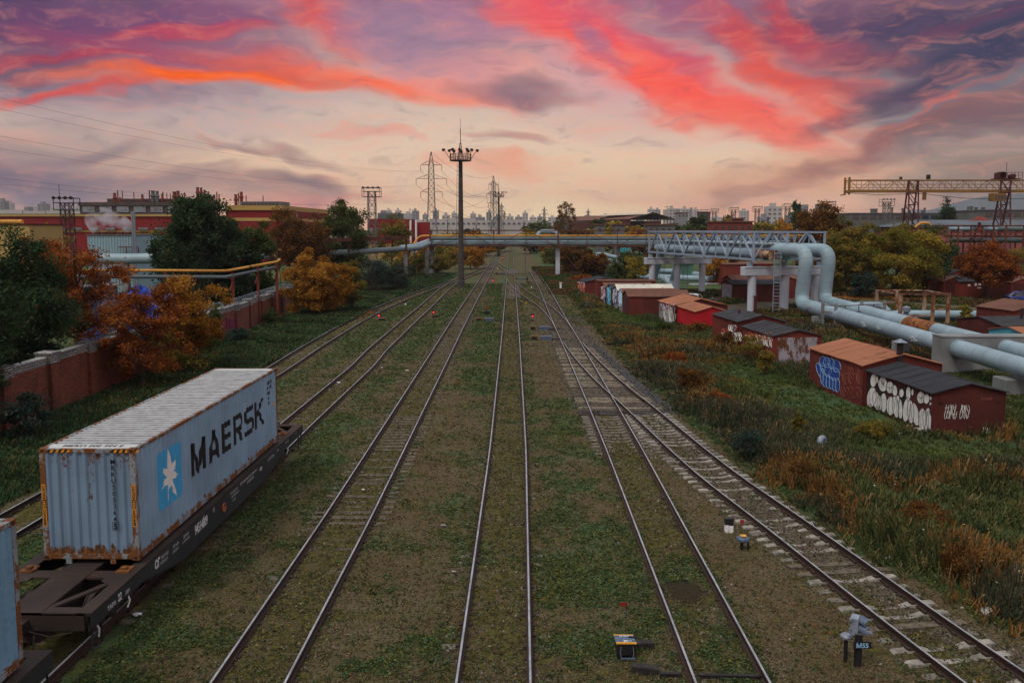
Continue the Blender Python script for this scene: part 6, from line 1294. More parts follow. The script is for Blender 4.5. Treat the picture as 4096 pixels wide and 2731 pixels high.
st=MB(); st.path([tp(1.3,LT,6.95),tp(1.3,1.6,6.95)],.52,16); st.build('cut_pipe','pipe',tg,smooth=True); st=MB(); st.path([tp(1.3,1.7,6.95),tp(1.3,-.1,6.95)],.54,16); st.path([tp(1.3,-.2,6.95),tp(1.4,-1.9,6.9)],.38,16); c=tp(1.4,-1.95,6.9); st.bar(tp(.9,-1.95,6.9),tp(1.95,-1.95,6.9),.1,1.05); st.build('rusty_pipe_end','rbeam',tg)
MB().path([tp(2.2,LT,7.95),tp(2.2,1,7.95),tp(3.2,-1.6,7.9)],.16,8).build('thin_pipe','pipe2',tg,smooth=True)
MB().path([tp(2.4,1,7.95),tp(4.2,-2.4,7.85)],.20,8).build('rusty_thin_pipe','rtruss',tg)
for (w,t_) in ((1.9,-.9),(3.9,-.6)): c=tp(w,t_,6.75); MB().bar(c-PX*.45,c+PX*.45,.1,.85).build('panel','green',tg)
def ladder(p0,z0,z1,w,label,cage=False,ax=(1,0,0),group='steel ladders of the truss'):
    p0=Vector(p0); ax=Vector(ax); mb=MB(); T_=thing('ladder',label,'ladder',(p0.x,p0.y,z0),group)
    for s in (-1,1): mb.bar(p0+ax*(s*w/2)+Vector((0,0,z0)),p0+ax*(s*w/2)+Vector((0,0,z1)),.07)
    mb.build('side_rails','truss',T_); mb=MB(); z=z0+.3
    while z<z1: mb.bar(p0-ax*(w/2)+Vector((0,0,z)),p0+ax*(w/2)+Vector((0,0,z)),.045); z+=.38
    if cage:
        z=z0+2.2; yy=ax.cross(Vector((0,0,1)))
        while z<z1: mb.path([p0+Vector((0,0,z))+ax*(.42*math.cos(a))+yy*(.42*math.sin(a)+.1) for a in np.linspace(-.3,math.pi+.3,8)],.025,4); z+=.8
    r=mb.build('rungs','truss',T_); r['kind']='stuff'
q=PY(3104,1250,95.2); ladder((q.x,95.2,0),0,7.6,.75,'tall ladder in front of the near portal',True)
q=PY(3237,1230,99); ladder((q.x,99,0),0,7.6,.6,'ladder behind the vertical pipe bends')
q=PY(2646,1160,129); ladder((q.x,129,0),0,6.2,.7,'ladder left of the middle pillar of the far portal')
q=PY(2740,1160,130.5); ladder((q.x,130.5,0),0,6.2,.7,'ladder right of the middle pillar of the far portal')
# pipe loops behind the far portal
lo=thing('pipe_loops','silver pipes looping low over the ground behind the far portal','pipes',(24,145,0))
r5=lambda x,y,z=.9: P(2100+x/1.8816,650+y/1.8816,z)
def rp(pts,r,nm='pipe',rad=2.2): MB().path(fillet(pts,rad,6),r,14).build(nm,'pipe',lo,smooth=True)
rp([r5(530,738),r5(600,762),r5(745,838),r5(860,822),r5(1140,818),r5(1345,852),r5(1425,872),r5(1380,876),r5(1000,862),r5(830,858),r5(815,890,.5)],.55)
rp([r5(540,685,.9),r5(600,692),r5(680,712),r5(770,712),r5(815,716)],.6); rp([r5(535,700,.6),r5(575,728,.6),r5(700,745,.6)],.55); rp([r5(715,775),r5(760,790),r5(800,800)],.55)
rp([tp(3.,LT,7.4),tp(3.,LT+1.5,7.3),r5(955,905,.8),r5(930,950,.4)],.66,'diagonal_pipe',1.5)
rp([tp(6.3,LT,7.4),tp(6.3,LT+1.5,7.3),r5(1110,915,.8),r5(1085,960,.4)],.66,'diagonal_pipe',1.5); rp([r5(1110,925,.7),r5(1070,890,.8),r5(1040,872,.8)],.55)
cbk=thing('concrete_block','grey concrete block with pipes passing through behind the far garages','concrete block',tuple(r5(630,850,0)))
a=r5(572,860,0); b_=r5(712,878,0); MB().box(a.x,b_.x,a.y-.2,a.y+1.2,-.1,2.6).build('block','conc',cbk,bevel=.03)
for i,(x,y,l) in enumerate([(1300,915,'pale slab lying in grass behind the far portal'),(1420,910,'second pale slab lying in the grass right of the far portal'),(1130,975,'pale slab lying near the foot of the far portal')]):
    c=r5(x,y,.1); tag(MB().box(c.x-1.5,c.x+1.5,c.y-.5,c.y+.5,-.05,.18).build('concrete_slab','wconc',None,loc=(c.x,c.y,0)),l,'concrete slab','slabs in the grass')
# concrete anchor wall and support
aw=thing('anchor_wall','thick grey concrete wall with round openings around the two big pipes','concrete wall',(32,57.5,0))
MB().box(28.75,38.5,56.7,58.1,-.2,2.5).build('wall','conc',aw,bevel=.03); MB().box(28.72,38.6,56.66,58.14,2.5,2.58).build('coping','conc',aw)
for x in (29.85,33.1): MB().lathe((x,56.7,1.75),[(.68,-.06),(.70,0)],24,ax=(0,1,0)).build('pipe_collar','conc',aw)
tag(MB().box(28.7,30.5,49.0,50.4,-.2,.98).build('support_block','conc',None,loc=(29.6,49.7,0),bevel=.04),'low concrete support block under the big pipe at the right edge','concrete block')
for i,y in enumerate((66,84.5)): 
    for j,x in enumerate((30.2,33.4)): tag(MB().box(x-.6,x+.6,y-.3,y+.3,-.1,1.0).build('pipe_support','conc',None,loc=(x,y,0)),'low concrete saddle under the %s pipe %s'%(('left','right')[j],('near the rust-wrapped section','near the catwalk posts')[i]),'concrete support','pipe saddles')
# catwalk frame and loop, cage
cw_=thing('catwalk_frame','concrete posts and rusty railing crossing over the two big pipes','railing',(30,81,0))
for (x,y) in ((29.35,81),(30.1,79.6),(33.6,82.2),(36.2,83)): MB().box(x-.12,x+.12,y-.12,y+.12,-.1,2.75).build('post','conc',cw_)
for k,(x,y,zz) in enumerate(((30.9,79.4,1.1),(32.6,80.4,1.2),(34.4,81.3,1.2))): MB().bar((x,y,0),(x,y,2.5),.07).build('rail_post','rtruss',cw_)
for z in (2.5,1.85): MB().path([(29.35,81,z),(30.1,79.6,z),(34.8,81.6,z),(37.2,82.5,z)],.04,5).build('handrail','rtruss',cw_)
zl=lambda x,y,Y: PY(3300+x/2.955,1000+y/2.955,Y)
ep=thing('bypass_pipe','smaller silver pipe arching over the right big pipe','pipe',(33,86,0)); MB().path(fillet([zl(225,770,85),zl(320,655,86),zl(680,655,87),zl(790,790,86)],1.2,6),.38,14).build('pipe','pipe',ep,smooth=True)
xp=thing('crossing_pipe','silver pipe behind the rusty cage leading to the black-roofed garage','pipe',(42,86,0)); MB().path([(37.6,86.6,1.),(49,86.,1.)],.46,14).build('pipe','pipe',xp,smooth=True)
cg=thing('rusty_cage','open rusty steel cage of posts and beams beside the big pipes','steel frame',(39.6,84,0))
ps=[(37.3,82),(40.5,82),(42.0,82),(37.3,87.5),(39.4,87.5),(42.3,87.5)]
for x,y in ps: MB().box(x-.14,x+.14,y-.14,y+.14,-.1,3.5).build('post','rbeam',cg)
for a,b_,z in ((ps[0],ps[2],3.45),(ps[3],ps[5],3.45),(ps[0],ps[3],3.45),(ps[2],ps[5],3.45),(ps[0],ps[1],1.35),(ps[1],ps[2],2.0)): MB().bar((*a,z),(*b_,z),.14).build('beam','rbeam',cg)
r_=MB(); 
for k in range(26): x=37.1+k*.2; r_.box(x,x+.1,81.7,82.3,3.52,3.58)
o=r_.build('roof_strip','rtruss',cg); o['kind']='stuff'
vb=MB(); vb.lathe((39.3,85,.0),[(.25,0),(.25,1.4),(.4,1.45),(.4,1.9),(.1,2.0)],12); vb.lathe((40.4,85.2,0),[(.2,0),(.2,1.1),(.35,1.2)],12); tag(vb.build('valve','wsilver',None,loc=(39.6,85,0)),'grey valves standing inside the rusty cage','valve')
# ================================================================ GARAGES
class Gar:
    def __init__(s,name,label,p0,ang,w,l,he,hr,ridge='y',wall='brown',roof='roofO',front=None,left=None,group='metal garages along the weedy strip',flat=False,oh=.13,doors=(),cat='garage'):
        a=R_(ang); s.ex=Vector((math.cos(a),math.sin(a),0)); s.ey=Vector((-math.sin(a),math.cos(a),0)); s.o=Vector((p0[0],p0[1],0)); s.w,s.l,s.he,s.hr=w,l,he,hr
        s.t=thing(name,label,cat,tuple(s.o),group); q=s.q; mb=MB()
        V=[q(0,0,-.1),q(w,0,-.1),q(w,l,-.1),q(0,l,-.1),q(0,0,he),q(w,0,he),q(w,l,he),q(0,l,he)]
        mb.add(V,[(0,1,5,4),(1,2,6,5),(2,3,7,6),(3,0,4,7)])
        if ridge=='y': mb.add([q(0,0,he),q(w,0,he),q(w/2,0,hr),q(0,l,he),q(w,l,he),q(w/2,l,hr)],[(0,1,2),(5,4,3)])
        else: mb.add([q(0,0,he),q(0,l,he),q(0,l/2,hr),q(w,0,he),q(w,l,he),q(w,l/2,hr)],[(2,1,0),(3,4,5)])
        s.wall=mb.build('wall',wall,s.t)
        mb=MB(); th=.05; n=7
        rnd=random.Random(int(p0[0]*37+p0[1]*11))
        def slope(A,B,C,D):
            # A,B eave line, D,C ridge line ; subdivided a little so that the sheet sags
            A,B,C,D=map(Vector,(A,B,C,D)); k=n; P_=[]
            for i in range(k+1):
                for j in range(3):
                    p=A.lerp(B,i/k).lerp(D.lerp(C,i/k),j/2); p=p+Vector((0,0,rnd.uniform(-.03,.025) if 0<j<2 or j==0 else 0)); P_.append(p)
            base=[p-Vector((0,0,th)) for p in P_]; m_=len(P_); Fs=[]
            for i in range(k):
                for j in range(2):
                    a0=i*3+j; Fs+=[(a0,a0+3,a0+4,a0+1),(m_+a0,m_+a0+1,m_+a0+4,m_+a0+3)]
            for i in range(k): Fs+=[(i*3,m_+i*3,m_+i*3+3,i*3+3)]
            Fs+=[(0,1,m_+1,m_),(1,2,m_+2,m_+1),(k*3,m_+k*3,m_+k*3+1,k*3+1),(k*3+1,m_+k*3+1,m_+k*3+2,k*3+2)]
            mb.add(P_+base,Fs)
            ru=MB()
            return
        e=oh; dz=(hr-he)*(e/(w/2 if ridge=='y' else l/2)); up=.06
        if ridge=='y':
            slope(q(-e,-e,he-dz+up),q(-e,l+e,he-dz+up),q(w/2,l+e,hr+up),q(w/2,-e,hr+up)); slope(q(w+e,-e,he-dz+up),q(w+e,l+e,he-dz+up),q(w/2,l+e,hr+up),q(w/2,-e,hr+up))
        else:
            slope(q(-e,-e,he-dz+up),q(w+e,-e,he-dz+up),q(w+e,l/2,hr+up),q(-e,l/2,hr+up)); slope(q(-e,l+e,he-dz+up),q(w+e,l+e,he-dz+up),q(w+e,l/2,hr+up),q(-e,l/2,hr+up))
        s.roof=mb.build('roof',roof,s.t)
        sm=MB()
        if ridge=='y':
            for i in range(1,6):
                yy=l*i/6
                for sg in (0,1): x0=0 if sg==0 else w; sm.bar(q(x0,yy,he+.07),q(w/2,yy,hr+.07),.03,.02)
        else:
            for i in range(1,7):
                xx=w*i/7
                for sg in (0,1): y0_=0 if sg==0 else l; sm.bar(q(xx,y0_,he+.07),q(xx,l/2,hr+.07),.03,.02)
        o=sm.build('seams',roof,s.roof); o['kind']='stuff'
        rb_=MB(); k=.9
        while k<l-.3: rb_.bar(q(-.006,k,.02),q(-.006,k,he-.03),.035,.02); rb_.bar(q(w+.006,k,.02),q(w+.006,k,he-.03),.035,.02); k+=1.02
        k=.8
        while k<w-.3 and not front: rb_.bar(q(k,-.006,.02),q(k,-.006,he-.03),.02,.035); k+=.98
        for cx_,cy_ in ((0,0),(w,0),(0,l)): rb_.bar(q(cx_,cy_,0),q(cx_,cy_,he-.01),.06,.06)
        rb_.bar(q(-.008,0,.04),q(-.008,l,.04),.03,.08)
        o=rb_.build('wall_ribs',wall,s.wall); o['kind']='stuff'
        if front:
            for i in range(2):
                mb=MB(); x0=.3+i*(w-.6)/2; x1=x0+(w-.6)/2-.02; 
                mb.add([q(x0,-.03,.06),q(x1,-.03,.06),q(x1,-.03,he-.1),q(x0,-.03,he-.1),q(x0,-.001,.06),q(x1,-.001,.06),q(x1,-.001,he-.1),q(x0,-.001,he-.1)],[(0,1,2,3),(0,4,5,1),(3,2,6,7),(0,3,7,4),(1,5,6,2)]); d=mb.build('door',front,s.t)
                h=MB(); xx=x0+.06 if i==0 else x1-.06
                for z in (.35,he-.45): h.bar(q(xx-.05,-.045,z),q(xx+.12,-.045,z),.06,.03)
                h.build('hinge','iron',d)
        if left:
            for i in range(2):
                mb=MB(); y0_=.25+i*(l-.5)/2; y1_=y0_+(l-.5)/2-.02
                mb.add([q(-.03,y0_,.06),q(-.03,y1_,.06),q(-.03,y1_,he-.1),q(-.03,y0_,he-.1),q(-.001,y0_,.06),q(-.001,y1_,.06),q(-.001,y1_,he-.1),q(-.001,y0_,he-.1)],[(0,1,2,3),(0,4,5,1),(3,2,6,7),(0,3,7,4),(1,5,6,2)]); mb.build('door',left,s.t)
    def q(s,x,y,z): return s.o+s.ex*x+s.ey*y+Vector((0,0,z))
    def px(s,u,v,face='left',off=.012): 
        if face=='left': return RP(u,v,s.q(-off,0,0),s.ex)
        return RP(u,v,s.q(0,-off,0),s.ey)
z1=lambda x,y:(3100+x/2.361,1250+y/2.361)
z7=lambda x,y:(2200+x/1.96,1000+y/1.96)
def ell(g,zf,x,y,rx,ry,rot,face,off,mb,mi=0,n=22,outline=None):
    a=R_(rot); pts=[]
    for k in range(n):
        t_=2*math.pi*k/n; ex_=rx*math.cos(t_); ey_=ry*math.sin(t_); pts.append(g.px(*zf(x+ex_*math.cos(a)-ey_*math.sin(a),y+ex_*math.sin(a)+ey_*math.cos(a)),face,off))
    mb.add(pts,[tuple(range(n))],mi)
    if outline: outline.path(pts+[pts[0]],.016,4,caps=False)
def stroke(g,zf,pts,face,off,w,mb,mi=0):
    P3=[g.px(*zf(x,y),face,off) for x,y in pts]; mb.path(P3,w,4)
def scrib(g,zf,x0,x1,y0,y1,n,face,off,w,mb,seed,mi=0):
    rr=random.Random(seed)
    for k in range(n):
        x=x0+(x1-x0)*(k+.5)/n; wd=(x1-x0)/n; pts=[]
        h=y1-y0; s_=rr.choice([0,1,2,3])
        for j in range(9):
            t_=j/8; pts.append((x+wd*.55*math.sin(t_*(5+s_*2)+s_)+ (t_-.5)*wd*.4, y0+h*(.5-.5*math.cos(t_*math.pi*(1+s_*.5)))+rr.uniform(-.06,.06)*h))
        stroke(g,zf,pts,face,off,w,mb,mi)
gk=Gar('garage','nearest red-brown garage with black tarred roof and white bubble graffiti on its side',(19.65,39.35),4.5,3.6,6.35,2.08,2.5,'y','brown2','roofB',front='brown2')
for q4 in ([(868,565),(1050,640),(1050,960),(868,885)],[(1210,690),(1260,720),(1240,1030),(1190,1000)]): MB().add([gk.px(*z1(x,y),'left',.006) for x,y in q4],[(0,1,2,3)]).build('black_underpaint','black',gk.t)
wm_=MB(); om=MB()
for (x,y,rx,ry,ro) in [(930,640,24,62,3),(962,632,11,34,0),(1018,675,35,66,-4),(912,800,36,92,8),(958,830,27,84,-8),(988,850,18,66,-4),(1026,850,25,86,0),(1085,705,28,54,0),(1130,735,21,50,-8),(1195,760,19,38,0),(1090,880,31,84,0),(1138,890,24,98,-6),(1180,905,22,90,-4),(1160,810,15,28,0),(1260,765,19,64,0),(1298,752,10,30,0),(1243,915,29,108,6),(1282,935,25,104,-3),(1325,960,29,102,-10),(1378,802,30,54,0),(1430,815,24,44,0),(1390,1005,29,96,0),(1425,1020,22,94,-4),(1456,1025,20,88,-4),(1445,930,16,30,0)]:
    ell(gk,z1,x,y,rx*1.22,ry*1.08,ro,'left',.012+.0015*(int(x)%9),wm_,outline=om)
for (x,y,r) in ((1468,808,11),(1468,860,8)): ell(gk,z1,x,y,r,r*1.6,0,'left',.012,wm_)
wm_.build('graffiti_fill','graff_white',gk.t); om.build('graffiti_outline','letter',gk.t)
mb=MB(); stroke(gk,z1,[(1000,650),(1008,640),(1008,700)],'left',.03,.012,mb); stroke(gk,z1,[(1030,665),(1018,655),(1014,672),(1030,675),(1030,650),(1028,700)],'left',.03,.012,mb); stroke(gk,z1,[(1068,700),(1085,714),(1102,700)],'left',.03,.012,mb); stroke(gk,z1,[(1355,795),(1375,808),(1395,795)],'left',.03,.012,mb); mb.build('graffiti_face_lines','letter',gk.t)
mb=MB(); scrib(gk,z1,1600,1712,870,1000,5,'front',.05,.014,mb,3); scrib(gk,z1,1745,1838,875,1000,4,'front',.05,.014,mb,8); stroke(gk,z1,[(1605,900),(1700,890),(1620,950),(1710,960)],'front',.05,.013,mb); stroke(gk,z1,[(1760,870),(1790,890),(1830,930),(1838,950)],'front',.05,.013,mb); mb.build('graffiti_tag','graff_white',gk.t)
mb=MB(); 
for k in range(7): stroke(gk,z1,[(1968+k*9.5,1085+3*(k%3)),(1972+k*9,1118)],'front',.05,.028,mb)
stroke(gk,z1,[(1965,1138),(2033,1128)],'front',.05,.04,mb); mb.build('white_smear','wtext',gk.t)
mb=MB(); scrib(gk,z1,1945,2050,800,825,5,'front',.05,.007,mb,5); mb.build('small_tag','graff_rr',gk.t)
g2=Gar('garage','red-brown garage with orange-brown roof and blue bubble graffiti, behind the black-roofed one',(19.0,45.95),6,4.6,6.5,2.33,2.9,'y','brown','roofO')
bm_=MB(); ol=MB()
for (x,y,rx,ry,ro) in [(450,460,26,44,0),(488,470,26,46,-5),(530,480,25,48,-5),(582,505,32,56,-8),(455,520,24,38,0),(500,540,30,52,0),(560,580,44,58,-20),(420,545,20,70,-18),(445,600,14,70,0),(470,640,17,56,0),(500,655,17,55,0),(530,665,17,54,0),(560,678,18,58,0),(590,685,18,62,0)]:
    ell(g2,z1,x,y,rx*1.15,ry*1.05,ro,'left',.012+.0015*(int(x)%7),bm_,outline=ol)
bm_.build('graffiti_fill','graff_blue',g2.t); ol.build('graffiti_outline','graff_lb',g2.t)
mb=MB(); scrib(g2,z1,672,800,515,580,6,'left',.03,.011,mb,4); scrib(g2,z1,612,800,580,680,7,'left',.03,.010,mb,14); scrib(g2,z1,620,815,700,800,5,'left',.03,.010,mb,24); mb.build('faded_red_tags','graff_rr',g2.t)
c=PY(3598,1440,46.2); sp2=thing('stove_pipe','dark square stove pipe with a pointed cap between the two nearest garages','chimney',(c.x,46.2,2.3)); MB().box(c.x-.13,c.x+.13,46.07,46.33,2.2,3.55).build('shaft','iron',sp2); MB().add([(c.x-.3,45.9,3.6),(c.x+.3,45.9,3.6),(c.x+.3,46.5,3.6),(c.x-.3,46.5,3.6),(c.x,46.2,3.8)],[(0,1,4),(1,2,4),(2,3,4),(3,0,4),(0,3,2,1)]).build('cap','wsilver',sp2)
g3=Gar('garage','garage with blistered black roof and rust-streaked grey double door facing the camera',(18.1,59.4),6,3.55,6.1,2.2,2.62,'y','brickred','roofK',front='rustdoor')
mb=MB(); scrib(g3,z7,1525,1740,665,760,12,'left',.02,.03,mb,6); mb.build('graffiti','graff_white',g3.t); mb=MB(); scrib(g3,z7,1550,1740,650,700,5,'left',.03,.035,mb,9); stroke(g3,z7,[(1520,700),(1560,650),(1640,680),(1735,700)],'left',.03,.03,mb); mb.build('graffiti_outline','graff_or',g3.t)
g4=Gar('garage','garage with rusty black patched roof and a stub vent, left of the rust-streaked door garage',(17.35,66.4),6,3.9,6.0,2.45,2.95,'y','brown','roofK')
mb=MB(); scrib(g4,z7,1345,1500,650,715,10,'left',.02,.035,mb,7); mb.build('graffiti','graff_white',g4.t); mb=MB(); scrib(g4,z7,1400,1460,590,640,4,'left',.02,.03,mb,17); mb.build('white_tag','graff_white',g4.t); mb=MB(); scrib(g4,z7,1340,1400,620,700,3,'left',.03,.03,mb,19); mb.build('orange_tag','graff_or',g4.t)
c=g4.q(1.2,3.,0); tag(MB().lathe((c.x,c.y,2.3),[(.09,0),(.09,.75),(.16,.78),(.02,.9)],10).build('vent_pipe','brown2',None,loc=(c.x,c.y,2.3)),'rusty stub vent pipe on the patched black garage roof','chimney')
g5=Gar('garage','bright red garage with orange-brown roof, marked with a black percentage sign',(16.45,78.4),6,3.15,5.8,2.08,2.5,'y','red','roofO')
mb=MB(); c=g5.q(.25,-.012,1.05); text_on(mb,'3%',tuple(g5.q(.62,-.012,.78)),g5.ex,(0,0,1),.62,-.01); mb.bar(g5.q(1.85,-.015,.85),g5.q(2.25,-.015,.85),.05,.03,upv=(0,1,0)); mb.path([g5.q(2.4+.1*math.cos(a),-.015,.85+.1*math.sin(a)) for a in np.linspace(0,6.28,10)],.02,4); mb.build('lettering','letter',g5.t)
g6=Gar('garage','wide garage with orange-brown roof and grey graffiti-covered door side, left of the bright red one',(15.5,84.6),5,5.6,6.,2.05,2.72,'y','brown2','roofO',left='greydoor')
mb=MB(); scrib(g6,z7,868,982,425,560,9,'left',.05,.035,mb,31); mb.build('graffiti','graff_white',g6.t); mb=MB(); scrib(g6,z7,868,982,420,470,6,'left',.06,.035,mb,33); mb.build('graffiti_outline','graff_pk',g6.t)
g7=Gar('garage','long brown garage with brown roof left of the graffiti door garage',(12.2,94.4),3,7.0,3.7,2.2,2.75,'x','brown','roofD',left='brown2')
g7.roof.data.materials[0]=M['roofO'] if False else M['roofD']
g8=Gar('garage','narrow garage with white graffiti door and brown roof, beside the long brown one',(12.0,98.3),3,6.6,2.6,2.15,2.7,'x','brown','roofD',left='greydoor')
g9=Gar('garage','garage with flaking white roof and blue-white graffiti door',(11.75,101.1),3,6.8,3.4,2.45,3.0,'x','brown','roofW',left='greydoor')
g10=Gar('garage','garage with black felt roof and turquoise-blue graffiti door',(11.3,104.7),3,6.8,3.2,2.3,2.8,'x','brown','roofB',left='turq')
g11=Gar('garage','garage with brown roof and pale grey door before the long red container',(10.9,108.1),3,6.2,3.4,2.25,2.75,'x','brown','roofD',left='greydoor')
for g,xx,cs,sd in ((g8,(702,728),('graff_white','graff_lb'),1),(g9,(655,690),('graff_white','graff_blue'),2),(g10,(612,645),('graff_lb','graff_tq'),3),(g11,(570,603),('graff_white','graff_pk'),4)):
    for j,cc in enumerate(cs):
        mb=MB(); scrib(g,lambda x,y:(2100+x/1.8816,650+y/1.8816),xx[0],xx[1],950+sd*3 if False else 965-sd*8,1100-sd*18,5-j*2,'left',.05+.02*j,.045,mb,sd*7+j); mb.build('graffiti',cc,g.t)
g12=Gar('metal_store','long red corrugated container store with flat pink-brown roof among the garages',(10.55,115.1),2,8.0,3.,2.65,2.75,'x','brickred','roofD',group=None,cat='metal store')
mb=MB(); 
for k in range(34): x=.1+k*.235; mb.bar(g12.q(x,-.04,.1),g12.q(x,-.04,2.6),.1,.06); 
o=mb.build('corrugation','brickred',g12.t); o['kind']='stuff'
g13=Gar('garage','farthest small garage with black roof and orange graffiti door',(9.15,120.),3,5.5,6.,2.2,2.75,'y','brown','roofB',left='greydoor')
mb=MB(); scrib(g13,lambda x,y:(2100+x/1.8816,650+y/1.8816),396,448,900,985,5,'left',.05,.07,mb,5); mb.build('graffiti','graff_or',g13.t); mb=MB(); scrib(g13,lambda x,y:(2100+x/1.8816,650+y/1.8816),396,448,900,985,3,'left',.08,.05,mb,6); mb.build('graffiti','graff_lb',g13.t)
GS2='garages behind the near portal'
Gar('garage','dark red garage with torn black roof behind the near portal',(28.4,112.),8,7.2,4,2.4,2.85,'x','brown2','roofB',left='greydoor',group=GS2)
Gar('garage','red-brown garage roofed in brown behind the torn black roof',(30.2,119.),8,12,4,2.5,3.1,'x','brickred','roofD',group=GS2)
Gar('garage','small box-like red garage left of the pipe bends',(35.4,146.),5,3.4,4,3.6,3.8,'x','brickred','roofD',group=GS2)
Gar('garage','red shed roof behind the small box-like garage',(39.2,149.),5,6.,4,3.6,3.9,'x','brickred','roofD',group=GS2)
Gar('garage','red garage end with grey roof between the portal pillars',(36.2,118.),8,3.4,6,2.5,3.0,'y','brickred','roofK',front='brown',group=GS2)
rb=thing('brick_ruin','ruined grey brick shed with broken top behind the near portal','ruin',(PY(2920,1100,158).x,158,0)); a=PY(2868,1066,158); b_=PY(2972,1066,158); mb=MB(); mb.box(a.x,b_.x,158,161,0,a.z-.5); mb.box(a.x+.5,a.x+2.1,158,161,a.z-.5,a.z+.3); mb.box(b_.x-1.8,b_.x-.2,158,161,a.z-.5,a.z+.2); mb.build('wall','oldbrick',rb)
for k in range(5): MB().bar((a.x-1+k*.35,156,0),(a.x-1.6+k*.5,156.4,3.6+.3*(k%2)),.16,.04).build('leaning_board','woodS',rb)
for (u0,u1,v0,Y,mt,l) in ((2716,2775,1055,165,'green','green metal shed behind the far portal'),(2480,2530,985,215,'brickred','red brick wall with turquoise graffiti under the bridge')):
    a=PY(u0,v0,Y); b_=PY(u1,v0,Y); T_=thing('shed' if mt=='green' else 'brick_shed',l,'shed',(a.x,Y,0)); MB().box(a.x,b_.x,Y,Y+3,0,a.z).build('wall',mt,T_); MB().box(a.x-.2,b_.x+.2,Y-.2,Y+3.2,a.z,a.z+.15).build('roof','roofD',T_)
    if mt!='green':
        mb=MB(); 
        for k in range(6): p=PY(2485+k*7,1003,Y-.1); mb.path([(p.x+.35*math.cos(t_),Y-.1,p.z+.75*math.sin(t_*1.3+k)) for t_ in np.linspace(0,5,8)],.14,4)
        mb.build('graffiti','graff_tq',T_)
# right-hand garages
GG='garages at the right edge behind the pipes'
k1=Gar('garage','black-roofed dark red garage with a slim chimney behind the anchor wall',(37.6,65.),8,7,5.3,2.3,2.75,'x','brown2','roofK',group=GG)
c=k1.q(3.2,2.,0); tag(MB().lathe((c.x,c.y,2.5),[(.1,0),(.1,1.0)],8).build('flue','iron',None,loc=(c.x,c.y,2.5)),'slim dark flue on the black-roofed garage','chimney')
Gar('garage','turquoise garage with orange-brown roof cut by the right edge',(36.5,59.6),6,6,4.4,2.2,2.6,'x','turq','roofO',group=GG)
Gar('garage','garage with pinkish brown roof behind the black-roofed one',(45.5,77.),8,6,5,2.3,3.0,'y','brown','roofD',group=GG)
tag(MB().box(41.,47.5,86.8,88.6,-.1,.55).build('concrete_trough','wconc',None,loc=(44,87,0)),'low white concrete kerb trough beside the road behind the cage','concrete trough')
GR2='long row of garages across the dirt road'
for i,(u,Y,w,mt,rf,l) in enumerate([(3650,123,3.2,'brown2','roofD','first garage of the far row, dark and half hidden by the yellow-green tree'),(3712,121,3.4,'brickred','roofB','garage of the far row with black roof and peaked front'),(3775,120,3.4,'brown','roofD','garage of the far row with a stub chimney on its front'),(3838,119,5.4,'brickred','roofB','wide garage of the far row with white notices on its wall'),(3945,118,4.2,'brown2','roofD','garage of the far row standing behind the maple trunk'),(4045,117,5.,'brickred','roofD','garage of the far row beside the blue car')]):
    c=PY(u,1150,Y); g=Gar('garage',l,(c.x,Y),4,w-.05,6,2.35,3.0+.1*(i%2),'y' if i!=3 else 'x',mt,rf,front='brown2' if i!=3 else None,group=GR2)
    if i==3:
        mb=MB(); 
        for (dx,dz,ww,hh) in ((1.2,1.7,.35,.3),(2.2,1.75,.3,.4),(2.7,1.85,.7,.25),(2.6,1.4,.6,.15)): mb.box(g.q(dx,-.02,0).x,g.q(dx,-.02,0).x+ww,Y-.0+dx*math.sin(R_(4))-.03,Y+dx*math.sin(R_(4))-.02,dz,dz+hh)
        mb.build('notice','white',g.t)
    if i==2: c=g.q(.4,.6,0); tag(MB().lathe((c.x,c.y,2.5),[(.18,0),(.18,.9)],8).build('stub_chimney','brown2',None,loc=(c.x,c.y,2.5)),'stub chimney on the far garage row','chimney')
for i,(u,Y,w,rf,l) in enumerate([(3715,134,3.6,'roofD','back row garage with peaked brown roof, leftmost'),(3790,134,3.6,'roofB','back row garage with black peaked roof'),(3865,135,3.6,'roofB','back row garage left of the maple crown'),(4000,134,4,'roofD','back row garage behind the maple crown')]):
    c=PY(u,1150,Y); Gar('garage',l,(c.x,Y),3,w,6,2.5,3.3,'y','brickred',rf,group='back row of garages')
